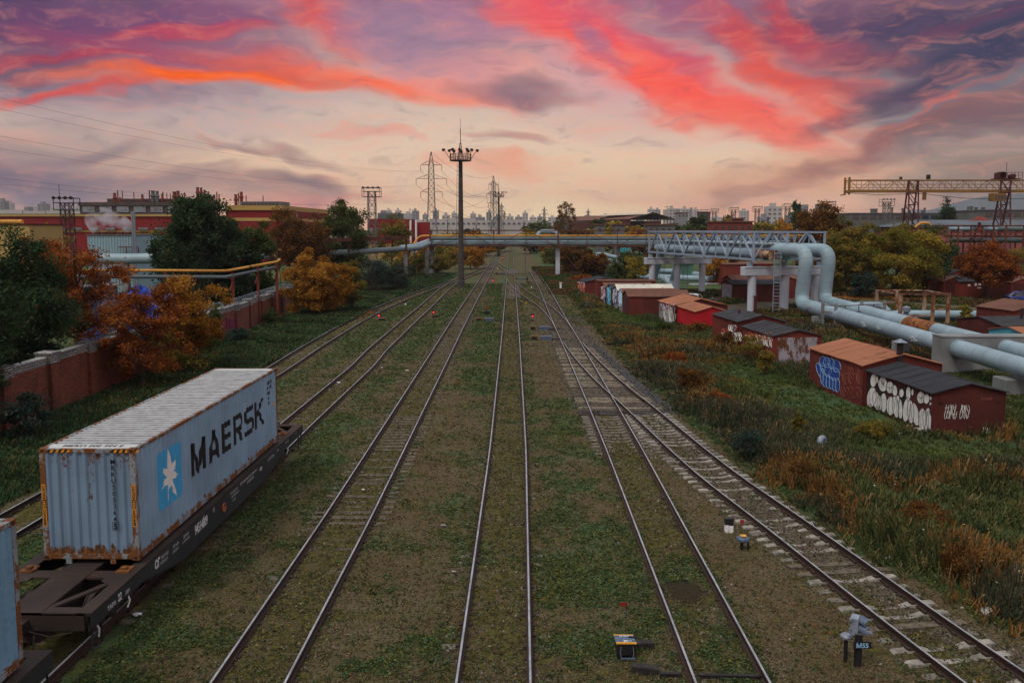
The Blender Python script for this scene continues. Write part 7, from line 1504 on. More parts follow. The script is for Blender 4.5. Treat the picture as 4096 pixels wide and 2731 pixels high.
# ================================================================ CARS
def car(loc,rz,label,paint,kind='sedan',name='car',L_=4.5):
    T_=thing(name,label,'car',(0,0,0)); LOC[T_.name]=Vector((0,0,0))
    W=.86; hb=.95 if kind=='suv' else .86; ht=1.68 if kind=='suv' else 1.42; h0=.24
    st=[(-L_/2,.55,.78,.70),(-L_/2+.12,.32,hb-.06,.80),(-L_/2+.9,h0,hb,.86),(-.6,h0,hb+.02,.87),(.7,h0,hb,.87),(L_/2-1.0,h0,hb-.06,.85),(L_/2-.25,.3,hb-.2,.80),(L_/2,.45,.62,.68)]
    mb=MB(); n=10; V=[]
    for x,a,b_,w in st:
        V+=[(x,-w*.92,a),(x,-w,a+.12),(x,-w,b_-.2),(x,-w*.95,b_-.04),(x,-w*.7,b_),(x,w*.7,b_),(x,w*.95,b_-.04),(x,w,b_-.2),(x,w,a+.12),(x,w*.92,a)]
    m=len(st); mb.add(V,[(i*n+k,i*n+(k+1)%n,(i+1)*n+(k+1)%n,(i+1)*n+k) for i in range(m-1) for k in range(n)]+[tuple(range(n)),tuple((m-1)*n+n-1-k for k in range(n))]); mb.build('body',paint,T_,smooth=True,bevel=.02)
    if kind=='suv': cs=[(-L_/2+.15,hb,.72),(-L_/2+.35,ht-.08,.60),(-L_/2+.9,ht,.62),(.3,ht,.62),(.95,hb+.45,.66),(1.35,hb-.02,.72)]
    else: cs=[(-1.75,hb,.70),(-1.2,ht-.1,.57),(-.8,ht,.58),(.15,ht,.58),(.55,ht-.12,.6),(1.2,hb-.02,.70)]
    g=MB(); zb_=hb-.06; V=[]
    for x,z,w in cs: V+=[(x,-.76,zb_),(x,-w,z-.05),(x,-w*.85,z),(x,w*.85,z),(x,w,z-.05),(x,.76,zb_)]
    m=len(cs); g.add(V,[(i*6+k,i*6+k+1,(i+1)*6+k+1,(i+1)*6+k) for i in range(m-1) for k in range(5)]); g.build('windows','glass',T_,smooth=True)
    r=MB(); V=[]
    for x,z,w in cs[1:-1]: V+=[(x,-w*.93,z+.005),(x,w*.93,z+.005),(x,w*.9,z+.035),(x,-w*.9,z+.035)]
    m=len(cs)-2; r.add(V,[(i*4+k,i*4+(k+1)%4,(i+1)*4+(k+1)%4,(i+1)*4+k) for i in range(m-1) for k in range(4)]+[(0,1,2,3),((m-1)*4+3,(m-1)*4+2,(m-1)*4+1,(m-1)*4)]); r.build('roof',paint,T_)
    pl=MB()
    for s in (-1,1):
        for (xa,xb,za,zb2) in ((cs[0][0],cs[1][0],cs[0][1],cs[1][1]),(-.25,-.2,zb_,ht),(cs[-2][0]-.02,cs[-1][0],cs[-2][1],cs[-1][1])): pl.bar((xa,s*.77,za),(xb,s*.62,zb2),.07,.05)
    pl.build('pillars',paint,T_)
    for sx2 in (-1,1):
        for s in (-1,1):
            w=MB(); x=sx2*L_*.305; w.lathe((x,s*.78,.32),[(.32,-.1),(.33,-.06),(.33,.06),(.32,.1),(.2,.1)],20,ax=(0,1,0)); o=w.build('wheel','rubber',T_,smooth=True); r=MB(); r.lathe((x,s*.78,.32),[(.2,0),(.2,.115),(.06,.105)],14,ax=(0,s,0)); r.build('rim','wsilver',o)
            b_=MB(); b_.box(min(sx2*(L_/2-.08),sx2*(L_/2-.02)),max(sx2*(L_/2-.08),sx2*(L_/2-.02)),min(s*.45,s*.7),max(s*.45,s*.7),.58,.72); b_.build('headlight' if sx2>0 else 'tail_light','pglass' if sx2>0 else 'redflag',T_)
    T_.location=loc; T_.rotation_euler=(0,0,rz); LOC[T_.name]=Vector(loc); return T_
c=PY(4020,1190,113); car((c.x+2.3,113,0),0.12,'bright blue sedan parked at the right edge before the garages','carblue')
car((20.7,105.5,0),2.6,'silver-white car parked behind the orange-brown garage roofs beside three people','carwhite','suv')
c=PY(3845,1025,250); car((c.x,250,0),.2,'distant blue van beside white covers under the far pipe rack','carblue','suv','van',5.2)
c=PY(3815,1010,249); tag(blob(MB(),(c.x-1,248,1.6),(2.2,1.2,1.3),12,8,8).build('white_cover','dwhite',None,loc=(c.x-1,248,0)),'white and blue sheet heap left of the distant blue van','cover')
# ================================================================ PEOPLE
def person(x,y,h,face,label,jacket,pose=0,group='people beside the white car',bag=False):
    k=h/1.78; J={'pel':(0,0,.95),'ch':(0,.0,1.25),'nk':(0,.0,1.47),'hd':(0,.015,1.62),'tp':(0,.01,1.72),'sl':(-.19,0,1.41),'sr':(.19,0,1.41),'hl':(-.1,0,.90),'hr':(.1,0,.90),'kl':(-.12,.03,.50),'kr':(.12,.02,.50),'al':(-.12,0,.09),'ar':(.13,-.02,.09),'tl':(-.13,.17,.04),'tr':(.15,.15,.04)}
    if pose==0: J.update(el=(-.27,-.02,1.14),wl=(-.25,.12,.93),fl=(-.24,.16,.86),er=(.27,-.02,1.14),wr=(.25,.1,.92),fr=(.24,.13,.85))
    elif pose==1: J.update(el=(-.29,-.06,1.16),wl=(-.14,.16,1.06),fl=(-.08,.19,1.04),er=(.29,-.06,1.16),wr=(.14,.16,1.03),fr=(.08,.19,1.02))
    else: J.update(el=(-.26,-.03,1.13),wl=(-.24,.02,.88),fl=(-.24,.04,.80),er=(.30,.0,1.15),wr=(.2,.18,1.25),fr=(.14,.2,1.33))
    E_=[('pel','ch'),('ch','nk'),('nk','hd'),('hd','tp'),('ch','sl'),('ch','sr'),('sl','el'),('el','wl'),('wl','fl'),('sr','er'),('er','wr'),('wr','fr'),('pel','hl'),('pel','hr'),('hl','kl'),('kl','al'),('al','tl'),('hr','kr'),('kr','ar'),('ar','tr')]
    Rr={'pel':(.15,.12),'ch':(.17,.13),'nk':(.06,.06),'hd':(.085,.10),'tp':(.07,.08),'sl':(.085,.085),'sr':(.085,.085),'el':(.06,.06),'wl':(.042,.042),'fl':(.04,.025),'er':(.06,.06),'wr':(.042,.042),'fr':(.04,.025),'hl':(.1,.1),'hr':(.1,.1),'kl':(.07,.07),'kr':(.07,.07),'al':(.05,.05),'ar':(.05,.05),'tl':(.045,.035),'tr':(.045,.035)}
    me=bpy.data.meshes.new('body'); ks=list(J); me.from_pydata([tuple(c*k for c in J[q]) for q in ks],[(ks.index(a),ks.index(b_)) for a,b_ in E_],[]); o=bpy.data.objects.new('body',me); COL.objects.link(o)
    md=o.modifiers.new('s','SKIN'); o.modifiers.new('u','SUBSURF').levels=2; 
    if not me.skin_vertices: me.skin_vertices.new() if hasattr(me.skin_vertices,'new') else None
    for i,q in enumerate(ks): me.skin_vertices[0].data[i].radius=(Rr[q][0]*k,Rr[q][1]*k)
    me.skin_vertices[0].data[0].use_root=True
    m2=bpy.data.meshes.new_from_object(o.evaluated_get(bpy.context.evaluated_depsgraph_get())); bpy.data.objects.remove(o)
    for q in (jacket,'cloth1','skin','rubber'): m2.materials.append(M[q])
    for p_ in m2.polygons:
        z=p_.center.z/k; hx=abs(p_.center.x)/k; hand=any((p_.center/k-Vector(J[q])).length<.075 for q in ('fl','fr')); p_.material_index=2 if z>1.49 or hand else 0 if z>.82 else 1 if z>.11 else 3; p_.use_smooth=True
    T_=thing('person',label,'person',(x,y,0),group); T_.rotation_euler=(0,0,face); b_=bpy.data.objects.new('body',m2); COL.objects.link(b_); b_.parent=T_
    hr_=MB(); hr_.lathe((0,-.012*k,1.60*k),[(.085*k,0),(.108*k,.05*k),(.10*k,.11*k),(.06*k,.155*k),(.01,.165*k)],12); LOC['__h']=Vector((0,0,0)); ho=hr_.build('hair','hair',None,smooth=True); ho.parent=T_
    nb_=MB(); nb_.add([(-.015*k,.10*k,1.64*k),(.015*k,.10*k,1.64*k),(0,.13*k,1.605*k),(0,.105*k,1.60*k)],[(0,1,2),(0,2,3),(1,3,2)]); no=nb_.build('nose','skin',None); no.parent=T_
    # fingers of both hands
    for s,q in ((-1,'fl'),(1,'fr')):
        f=MB(); c=Vector(J[q])*k; d=(Vector(J[q])-Vector(J['wl' if s<0 else 'wr'])).normalized()
        side=d.cross(Vector((s,0.2,0))).normalized()
        for i in range(4): a=c+side*((i-1.5)*.02*k); f.path([a,a+d*.045*k,a+d*(.07+.006*(i in(1,2)))*k+Vector((-s*.012,0,0))],[.009*k,.008*k,.006*k],5)
        a=c-d*.02*k+side*.03*k; f.path([a,a+side*.03*k+d*.025*k],[.010*k,.007*k],5); fo=f.build('fingers','skin',None); fo.parent=T_
    if bag:
        g=MB(); c=Vector(J['fr'])*k; g.path([c,c-Vector((0,0,.1))],.01,4); g.prism([(-.14,0),(.14,0),(.12,-.32),(-.1,-.34)],(c.x,c.y-.04,c.z-.08),(0,1,0),(0,0,1),(1,0,0),.1); tag(g.build('shopping_bag','white',None,loc=(0,0,0)),'white bag held by the right-hand person','bag'); g2_=bpy.data.objects[-1] if False else None
    return T_
person(21.9,102.8,1.78,2.2,'person in a black jacket standing nearest the white car, leftmost of three','cloth1',2)
person(22.2,98.8,1.72,1.2,'person in black seen from behind, middle of the three standing together','cloth1',1)
person(23.0,100.2,1.80,2.6,'person in a dark blue jacket, rightmost of the three, beside a white bag','cloth2',0)
mb=MB(); mb.prism([(-.16,.42),(.16,.42),(.2,.0),(-.19,.0)],(22.75,99.9,.25),(1,0,0),(0,0,1),(0,1,0),.14); mb.path([(22.62,99.97,.66),(22.75,99.97,.82),(22.88,99.97,.66)],.012,4); tag(mb.build('carrier_bag','white',None,loc=(22.75,99.97,0)),'white carrier bag hanging beside the rightmost person','bag')
# marker posts of the right side
for i,(u,v,vt,mt,l) in enumerate([(1700+1215/2.24,950+465/2.24,950+408/2.24,'white','short white concrete post in the grass left of the farthest garage'),(3020,1255,1187,'brown2','dark round-capped post beside the near portal')]):
    a=P(u,v); h=PY(u,vt,a.y).z; T_=thing('marker_post',l,'post',tuple(a)); MB().box(a.x-.16,a.x+.16,a.y-.12,a.y+.12,-.1,h).build('post',mt,T_); MB().box(a.x-.22,a.x+.22,a.y-.2,a.y+.2,h,h+.1).build('cap','white' if i==0 else 'brown2',T_)
yb=P(3394,1167); tag(MB().box(yb.x-.2,yb.x+.2,yb.y-.12,yb.y+.12,0,1.1).box(yb.x-.26,yb.x+.26,yb.y-.16,yb.y+.16,1.1,1.2).build('gas_marker','ybox',None,loc=tuple(yb)),'small yellow marker post in the grass by the dirt road','post')
# ================================================================ YARD FURNITURE
def dwarf(u,v,label,red=True,h=.98,box=None,plate=True,scale=1.,Y=None):
    b0=P(u,v); x,y=b0.x,b0.y; T_=thing('shunting_signal',label,'railway signal',(x,y,0),'dwarf signals of the yard'); k=scale
    MB().box(x-.14*k,x+.14*k,y-.14*k,y+.14*k,-.1,.12*k).tube((x,y,.1*k),(x,y,.40*k),.05*k,10).build('post','black',T_)
    mb=MB(); mb.prism([(-.13*k,.40*k),(.13*k,.40*k),(.13*k,.80*k),(.09*k,.92*k),(-.09*k,.92*k),(-.13*k,.80*k)],(x,y-.10*k,0),(1,0,0),(0,0,1),(0,1,0),.22*k); mb.build('signal_head','black',T_,bevel=.01)
    for z,on in ((.78*k,False),(.56*k,red)):
        MB().lathe((x,y-.1*k,z),[(.085*k,0),(.08*k,.02)],14,ax=(0,-1,0)).build('lamp','redglow' if on else 'glass',T_)
        hd=MB(); n=9; V=[]
        for s_ in (0,1):
            for j in range(n): a=math.pi*j/(n-1); V.append((x+.10*k*math.cos(a),y-.1*k-s_*.17*k,z+.10*k*math.sin(a)))
        for s_ in (0,1):
            for j in range(n): a=math.pi*j/(n-1); V.append((x+.112*k*math.cos(a),y-.1*k-s_*.17*k,z+.112*k*math.sin(a)))
        hd.add(V,[(j,j+1,n+j+1,n+j) for j in range(n-1)]+[(2*n+j,2*n+j+1,3*n+j+1,3*n+j) for j in range(n-1)]+[(n+j,n+j+1,3*n+j+1,3*n+j) for j in range(n-1)]); hd.build('hood','wsilver' if z>.7*k else 'black',T_)
    if plate:
        mb=MB(); mb.box(x-.17*k,x+.17*k,y-.16*k,y-.14*k,.26*k,.38*k); p=mb.build('number_plate','black',T_); t_=MB(); text_on(t_,plate if isinstance(plate,str) else 'М',(x,y-.165*k,.28*k),(1,0,0),(0,0,1),.11*k,.003,center=True); t_.build('number','white',p)
    if box:
        MB().box(x+box-.28,x+box+.28,y-.25,y+.2,-.05,.3).box(x+box-.31,x+box+.31,y-.28,y+.23,.3,.34).build('relay_box','black',T_,bevel=.01)
        MB().box(x+box-.3,x+box+.3,y-.29,y-.283,.27,.31).build('yellow_edge','ybox',T_)
    return T_
dwarf(1400+262/2.24,1000+632/2.24,'red-lit dwarf signal between the two leftmost tracks, with a black box',box=.35,plate='М43')
dwarf(1400+750/2.24,1000+600/2.24,'red-lit dwarf signal between the second and third tracks from the left',box=.2,plate='М45')
dwarf(1700+965/2.24,950+750/2.24,'red-lit dwarf signal right of the central track near the point machines',plate='М51',h=1.)
dwarf(1700+607/2.24,950+420/2.24,'red-lit dwarf signal with yellow top left of the central track',plate='М47',scale=1.25)
dwarf(1700+697/2.24,950+205/2.24,'farthest red-lit dwarf signal near the distant crossover',scale=1.4,plate='М49')
dwarf(1700+916/2.24,950+405/2.24,'unlit pale dwarf signal right of the central track beyond the crossover',red=False,box=.45,scale=1.2)
dwarf(1700+552/2.24,950+182/2.24,'tiny unlit dwarf signal at the bushes by the distant left track',red=False,scale=1.2,plate=False)
def pm_(u,v,label,w=1.0,ang=0.,rod=None,name='point_machine'):
    b0=P(u,v); x,y=b0.x,b0.y; T_=thing(name,label,'point machine',(x,y,0),'point machines'); 
    MB().box(x-w/2,x+w/2,y-.25,y+.25,-.05,.28).box(x-w/2-.03,x+w/2+.03,y-.28,y+.28,.28,.33).build('case','blueS',T_,bevel=.02)
    MB().box(x-w/2-.85,x-w/2-.35,y-.2,y+.2,-.05,.38).box(x-w/2-.88,x-w/2-.32,y-.23,y+.23,.38,.42).build('junction_box','black',T_)
    MB().box(x-w/2-.87,x-w/2-.33,y-.24,y-.232,.34,.38).build('yellow_edge','ybox',T_)
    if rod: MB().tube((x+w/2,y,.1),(x+rod,y,.1),.03,6).box(x+w/2,x+w/2+.8,y-.12,y+.12,-.03,.12).build('throw_rod','iron',T_)
pm_(2000+415/2.24,1150+468/2.24,'nearer point machine on blue gravel left of the turnout blades',rod=1.9)
pm_(2000+395/2.24,1150+378/2.24,'farther point machine left of the turnout blades',rod=1.9)
pm_(1700+575/2.24,950+748/2.24,'point machine left of the central track with a rod running under the rails',rod=2.6)
pm_(1700+688/2.24,950+330/2.24,'distant point machine beside the far end of the central turnout',rod=1.)
pm_(1700+868/2.24,950+377/2.24,'distant point machine right of the central track',rod=-1.4)
pm_(1700+520/2.24,950+247/2.24,'distant point machine at the bushes left of the tracks',rod=1.2)
pm_(1700+285/2.24,950+340/2.24,'distant point machine left of the light mast',rod=1.2)
a=P(1700+560/2.24,950+690/2.24); T_=thing('signal_indicator','small red flag plate over a black box left of the central track','indicator',(a.x,a.y,0)); MB().tube((a.x-.1,a.y,0),(a.x-.1,a.y,.75),.03,6).build('post','iron',T_); MB().box(a.x-.22,a.x+.02,a.y-.02,a.y,.72,1.0).build('plate','redflag',T_); MB().box(a.x-.4,a.x+.3,a.y+.1,a.y+.5,0,.4).build('box','black',T_)
# limit posts
for i,(u,v,h,l) in enumerate([(1400+497/2.24,1000+495/2.24,.6,'black and white limit post between the leftmost tracks'),(1700+907/2.24,950+592/2.24,.6,'black and yellow limit post left of the right turnout'),(1700+953/2.24,950+455/2.24,.7,'black and white limit post left of the spur track'),(1700+650/2.24,950+283/2.24,.7,'tiny limit post by the distant crossover'),(2300+815/1.3096,1900+296/1.3096,.46,'black-topped white limit post between the fifth and rightmost tracks')]):
    a=P(u,v); k=.075 if i<4 else .07; T_=thing('limit_post',l,'limit post',tuple(a),'limit posts'); MB().box(a.x-k,a.x+k,a.y-k,a.y+k,-.1,h*.5).build('lower_part','white' if i!=1 else 'ybox',T_); MB().box(a.x-k*1.02,a.x+k*1.02,a.y-k*1.02,a.y+k*1.02,h*.5+.001,h).build('upper_part','black',T_)
    if i==4: MB().box(a.x-.20,a.x-.08,a.y-.07,a.y+.05,-.1,h*.55).build('second_stub','white',T_); MB().box(a.x-.204,a.x-.076,a.y-.074,a.y+.054,h*.55,h).build('second_stub_top','black',T_)
# short signal mast near the spur
a=P(2101,950+345/2.24); T_=thing('signal_mast','thin mast with small boxes on top beside the green spur track','mast',tuple(a)); MB().tube(a,(a.x,a.y,PY(0,1005,a.y).z),.09,8).build('pole','pyl',T_)
zt_=PY(2101,1003,a.y).z; mb=MB(); mb.bar((a.x-.3,a.y,zt_),(a.x+2.6,a.y,zt_),.1); 
for dx in (-.1,.9,2.2): mb.box(a.x+dx-.3,a.x+dx+.3,a.y-.3,a.y+.1,zt_,zt_+.5)
mb.build('signal_boxes','iron',T_)
# ---- near switch box with orange edges
b0=P(2350+415/2.688,2400+650/2.688); x,y=b0.x,b0.y+.2; T_=thing('track_box','black box with orange-edged grey lid and white markings, left of the fifth track','equipment box',(x,y,0))
for sx2 in (-.17,.17): 
    for sy in (-.14,.14): MB().box(x+sx2-.03,x+sx2+.03,y+sy-.03,y+sy+.03,-.1,.12).build('foot','black',T_)
MB().box(x-.215,x+.215,y-.19,y+.19,.11,.40).build('case','black',T_,bevel=.015)
MB().prism([(-.24,-.17),(.23,-.17),(.215,.17),(-.25,.17)],(x,y,.405),(1,0,0),(0,1,.0),(0,0,1),.03).build('lid','blueS',T_,bevel=.008)
MB().box(x-.235,x+.24,y-.215,y-.165,.40,.44).build('lid_edge','ybox',T_,bevel=.006); MB().box(x-.255,x+.215,y+.165,y+.20,.40,.438).build('lid_edge','ybox',T_,bevel=.006)
mb=MB(); text_on(mb,'2п •',(x-.06,y-.14,.437),(1,0,0),(0,1,0),.11,.003); text_on(mb,'+т25-85-82',(x+.2,y+.15,.437),(-1,0,0),(0,-1,0),.07,.001); mb.build('lettering','white',T_)
MB().bar((x+.08,y+.05,.45),(x+.27,y+.04,.45),.035,.03).build('latch','iron',T_); MB().bar((x-.13,y-.27,.09),(x+.2,y-.27,.09),.04,.03).build('step_bar','blueS',T_)
for s_ in (-.12,.15): MB().path([(x+s_,y-.2,.34),(x+s_*1.15,y-.24,.22),(x+s_,y-.27,.1)],.006,4).build('wire_loop','wsilver',T_)
rf=thing('flag_marker','thin wire with a small dark red pennant behind the orange-edged box','flag marker',(x+.05,y+.45,0)); MB().tube((x+.06,y+.42,0),(x+.1,y+.6,1.02),.006,5).build('wire','iron',rf); MB().prism([(0,0),(-.11,.0),(-.18,.05),(-.12,.09),(0,.1)],(x+.1,y+.6,.93),(1,0,0),(0,0,1),(0,1,0),.006).build('pennant','redflag',rf)
for i,(uu,vv,uu2,vv2,l) in enumerate([(515,480,705,480,'charred timber stub right of the orange-edged box'),(470,725,760,760,'charred timber stub below the orange-edged box')]):
    a=P(2350+uu/2.688,2400+vv/2.688,.08); b_=P(2350+uu2/2.688,2400+vv2/2.688,.06); tag(MB().bar(a,b_,.2,.2).build('timber_stub','bwtimber',None,loc=tuple(a),bevel=.02),l,'timber','charred timber stubs')
for i,(u0,v0,u1,v1) in enumerate([(780,795,1010,800),(1185,810,1344,825)]):
    a=P(2350+u0/2.688,2400+v0/2.688,.03); b_=P(2350+u1/2.688+(i*200),2400+v1/2.688,.03); tag(MB().bar(a,b_,.09,.09).build('steel_rod','iron',None,loc=tuple(a)),['flat steel rod left of the rail below the box','flat steel rod between the rails of the fifth track at the bottom'][i],'rod','steel rods')
# ---- M55 signal
b0=P(3300+322/2.352,2350+748/2.352); x,y=b0.x,b0.y+.1; T_=thing('signal_head_on_post','grey-blue hooded dwarf signal numbered M55 in the grass left of the rightmost track','railway signal',(x,y,0))
MB().tube((x,y,-.1),(x,y,.72),.085,14).build('post','black',T_); MB().tube((x-.2,y+.2,-.1),(x-.2,y+.2,.55),.045,10).build('thin_post','black',T_); MB().lathe((x-.2,y+.2,.55),[(.13,0),(.14,.05),(.1,.09)],10).build('cap','wsilver',T_)
mb=MB(); mb.box(x-.16,x+.24,y-.13,y-.115,.46,.62); pl_=mb.build('number_plate','black',T_); t_=MB(); text_on(t_,'М55',(x+.04,y-.134,.485),(1,0,0),(0,0,1),.15,.004,center=True); t_.build('number','graff_lb',pl_)
MB().box(x-.2,x+.3,y-.05,y+.08,.74,.78).build('bracket','wsilver',T_)
# head turned to the right (faces +x,-y)
fd=Vector((.80,-.60,0)); sd=Vector((.60,.80,0)); hc=Vector((x-.02,y+.02,.78))
arch=[(-.12,0),(.12,0),(.12,.30)]+[(.12*math.cos(a),.30+.10*math.sin(a)) for a in np.linspace(.2,math.pi-.2,9)]+[(-.12,.30)]
MB().prism(arch,hc-fd*.13,sd,(0,0,1),fd,.17).build('signal_head','wsilver',T_,smooth=True)
for zc_ in (.31,.12):
    V=[]; n=11
    for r_ in (0,1):
        for s_ in (0,1):
            for j in range(n):
                a=math.pi*j/(n-1); R2=.118-.010*r_; V.append(hc+fd*(.05+s_*(.21-.08*abs(math.cos(a))))+sd*(R2*math.cos(a))+Vector((0,0,zc_-.02-s_*.05+R2*math.sin(a))))
    mb=MB(); mb.add(V,[(j,j+1,n+j+1,n+j) for j in range(n-1)]+[(2*n+j,2*n+j+1,3*n+j+1,3*n+j) for j in range(n-1)]+[(n+j,n+j+1,3*n+j+1,3*n+j) for j in range(n-1)]); mb.build('hood','blueS',T_,smooth=True)
    MB().lathe(hc+fd*.045+Vector((0,0,zc_-.02)),[(.1,0),(.095,.012)],16,ax=fd).build('lens','glass',T_)
for z in (.08,.32): MB().lathe(hc-fd*.12-sd*.16+Vector((0,0,z)),[(.03,-.03),(.03,.03)],8).build('hinge','wsilver',T_)
# ---- small switch stand near the limit post
b0=P(2300+882/1.3096,1900+392/1.3096); x,y=b0.x,b0.y; T_=thing('cable_box','small domed black box with an orange stripe on short legs, left of the rightmost track','equipment box',(x,y,0))
MB().tube((x-.05,y,-.1),(x-.05,y,.3),.05,8).build('leg','black',T_); MB().tube((x+.13,y-.05,-.1),(x+.13,y-.05,.28),.03,8).build('leg','black',T_); MB().lathe((x-.02,y,.26),[(.12,0),(.2,.06),(.2,.13),(.12,.2),(.03,.22)],14).build('case','blueS',T_,smooth=True); MB().box(x-.12,x+.06,y-.13,y+.05,.475,.487).build('orange_stripe','ybox',T_)
rf2=thing('flag_marker','thin wire with a tiny dark red tag beside the domed black box','flag marker',(x+.02,y+.15,0)); MB().tube((x+.0,y+.1,0),(x+.0,y+.25,.8),.006,5).build('wire','iron',rf2); MB().box(x-.06,x+.06,y+.24,y+.25,.76,.88).build('pennant','redflag',rf2)
# vent pipe elbow in the weeds
b0=P(3100+455/2.361,1250+1330/2.361); x,y=b0.x,b0.y; T_=thing('vent_elbow','weathered silver vent pipe bent downward among the weeds below the nearest garage','vent pipe',(x,y,0))
MB().path(fillet([(x,y,-.1),(x,y,.72),(x-.25,y-.25,.72),(x-.25,y-.3,.40)],.14,6),.13,16).build('pipe','wsilver',T_,smooth=True); MB().lathe((x,y,.2),[(.15,0),(.15,.06)],14).build('clamp','iron',T_)
# stones and litter
sp_=[(3100+1300/2.361,1250+1085/2.361,.28,'pale boulder at the foot of the bubble graffiti'),(3100+1340/2.361,1250+1115/2.361,.24,'second brownish boulder by the graffiti wall'),(3100+1385/2.361,1250+1128/2.361,.34,'largest boulder at the garage corner'),(3100+1440/2.361,1250+1150/2.361,.26,'round boulder nearest the garage corner'),(3100+1180/2.361,1250+1160/2.361,.2,'flat pale stone in the grass before the garage'),(3100+1030/2.361,1250+1120/2.361,.2,'flat stone left of the boulders'),(2300+2165/1.3096,1900+728/1.3096,.26,'pale yellowish rock right of the rightmost track'),(2300+2030/1.3096,1900+700/1.3096,.08,'small white chip beside the yellowish rock')]
for i,(u,v,r,l) in enumerate(sp_):
    a=P(u,v); tag(blob(MB(),(a.x,a.y,r*.2),(r,r*.7,r*.5),9,6,i+3).build('stone','stone',None,loc=tuple(a),smooth=True),l,'stone','stones by the garages and track')
for i,(u,v,r,mt,l) in enumerate([(2300+1643/1.3096,1900+440/1.3096,.2,'white','crumpled white plastic bag on the gravel right of the rightmost track'),(0+1180/2.1456,2000+990/2.1456,.13,'white','blue and white crumpled wrapper beside the wagon'),(950+490/1.742,1100+397/1.742,.28,'white','white litter on the bank left of the first track'),(950+705/1.742,1100+752/1.742,.14,'white','white scrap between the rails of the second track'),(950+1183/1.742,1100+668/1.742,.12,'white','small white scrap between the second and third tracks'),(950+1005/1.742,1100+648/1.742,.1,'white','tiny white scrap left of the third track'),(900+813/1.47,1800+236/1.47,.07,'white','white chip between the rails of the third track'),(900+1347/1.47,1800+720/1.47,.08,'stone','square grey chip left of the central track'),(900+1285/1.47,1800+447/1.47,.1,'conc','grey fragment between the third and central tracks')]):
    a=P(u,v); mb=blob(MB(),(a.x,a.y,.04),(r,r*.6,r*.3),8,5,i+13); o=tag(mb.build('litter',mt,None,loc=tuple(a)),l,'litter','litter on the ground')
# ================================================================ GROUND VEGETATION
def tuftquads(x,y,z0,h,w,lean,r,nb):
    """nb blades per tuft"""
    n=len(x); X_=np.repeat(x,nb); Y_=np.repeat(y,nb); Z0=np.repeat(z0,nb); H_2=np.repeat(h,nb)*r.uniform(.5,1.1,n*nb); W_=np.repeat(w,nb)*r.uniform(.6,1.3,n*nb); a=r.uniform(0,6.283,n*nb); l=np.repeat(lean,nb)*r.uniform(.3,1.3,n*nb); sp=np.repeat(w,nb)*2.5
    bx=X_+np.cos(a)*sp*r.uniform(0,1,n*nb); by=Y_+np.sin(a)*sp*r.uniform(0,1,n*nb); dx=np.cos(a)*l*H_2; dy=np.sin(a)*l*H_2; px=-np.sin(a+.6)*W_/2; py=np.cos(a+.6)*W_/2
    V=np.empty((n*nb,4,3)); V[:,0]=np.stack([bx-px,by-py,Z0],1); V[:,1]=np.stack([bx+px,by+py,Z0],1); V[:,2]=np.stack([bx+dx+px*.7,by+dy+py*.7,Z0+H_2],1); V[:,3]=np.stack([bx+dx-px*.7,by+dy-py*.7,Z0+H_2*.97],1); return V
m,t=newmat('ground_plants'); b=NB(t); at=b.n('ShaderNodeVertexColor',layer_name='tint'); d=b.n('ShaderNodeBsdfDiffuse'); b.l(at.outputs[0],d.inputs[0]); tl=b.n('ShaderNodeBsdfTranslucent'); b.l(at.outputs[0],tl.inputs[0]); mx=b.n('ShaderNodeMixShader'); mx.inputs[0].default_value=.25; b.l(d.outputs[0],mx.inputs[1]); b.l(tl.outputs[0],mx.inputs[2]); o_=b.n('ShaderNodeOutputMaterial'); b.l(mx.outputs[0],o_.inputs[0]); M['plants']=m
r=np.random.default_rng(5)
def gz(x,y): # height of the earth mesh at points
    i=np.clip(np.searchsorted(gx,x)-1,0,nx-2); j=np.clip(np.searchsorted(gy,y)-1,0,ny-2); return zs[j*nx+i]
def pick(pal,k): return np.array(pal)[k]
def tdist(x,y): return trackdist(x,y)
# garages' footprints keep the weeds out
FP=[]
for o in list(bpy.data.objects):
    if o.get('category') in ('garage','metal store'):
        g=[c for c in o.children if c.name.startswith('wall')][0]; vs=[o.location+v.co for v in g.data.vertices]; FP.append((min(v.x for v in vs),max(v.x for v in vs),min(v.y for v in vs),max(v.y for v in vs)))
def inside(x,y):
    m=np.zeros(x.shape,bool)
    for a,b_,c,d in FP: m|=(x>a+.3)&(x<b_-.2)&(y>c+.2)&(y<d-.2)
    m|=(x>CX0-.6)&(x<-9.8)&(y<36.2)|(np.hypot((x-P(2735,2362).x)/.5,(y-P(2735,2362).y)/.6)<1); return m
# 1 low weeds and clover over the yard
def sample(n,x0,x1,y0,y1,pw=1.6):
    # density falls with distance like what the eye resolves
    t_=r.uniform(0,1,n); y=y0*(y1/y0)**(t_**(1/pw)) if pw!=1 else y0+(y1-y0)*t_; return r.uniform(x0,x1,n),y
x,y=sample(560000,-24,16,16.5,150,.62); gw=green_w(x,y); dt=tdist(x,y); keep=(r.uniform(0,1,len(x))<np.clip(gw*.50+.16,0,1)*np.clip(-.1+2.0*fbm(x,y,.45,3,91),0,1))&(~inside(x,y))&(x<wbx(y)+1.)&(np.abs(dt-.797)>.09)&(x>-26)
keep&=~((grav_k:=(x>4)&(x<10)&(y>43)&(y<84)&(np.abs(x-(interp(TR['T5'],y)+.6))<2.6)))
x,y,gw,dt=x[keep],y[keep],gw[keep],dt[keep]; n_=len(x)
pal=[(.034,.056,.024),(.048,.082,.034),(.070,.118,.052),(.075,.085,.022),(.130,.118,.032),(.115,.145,.060)]
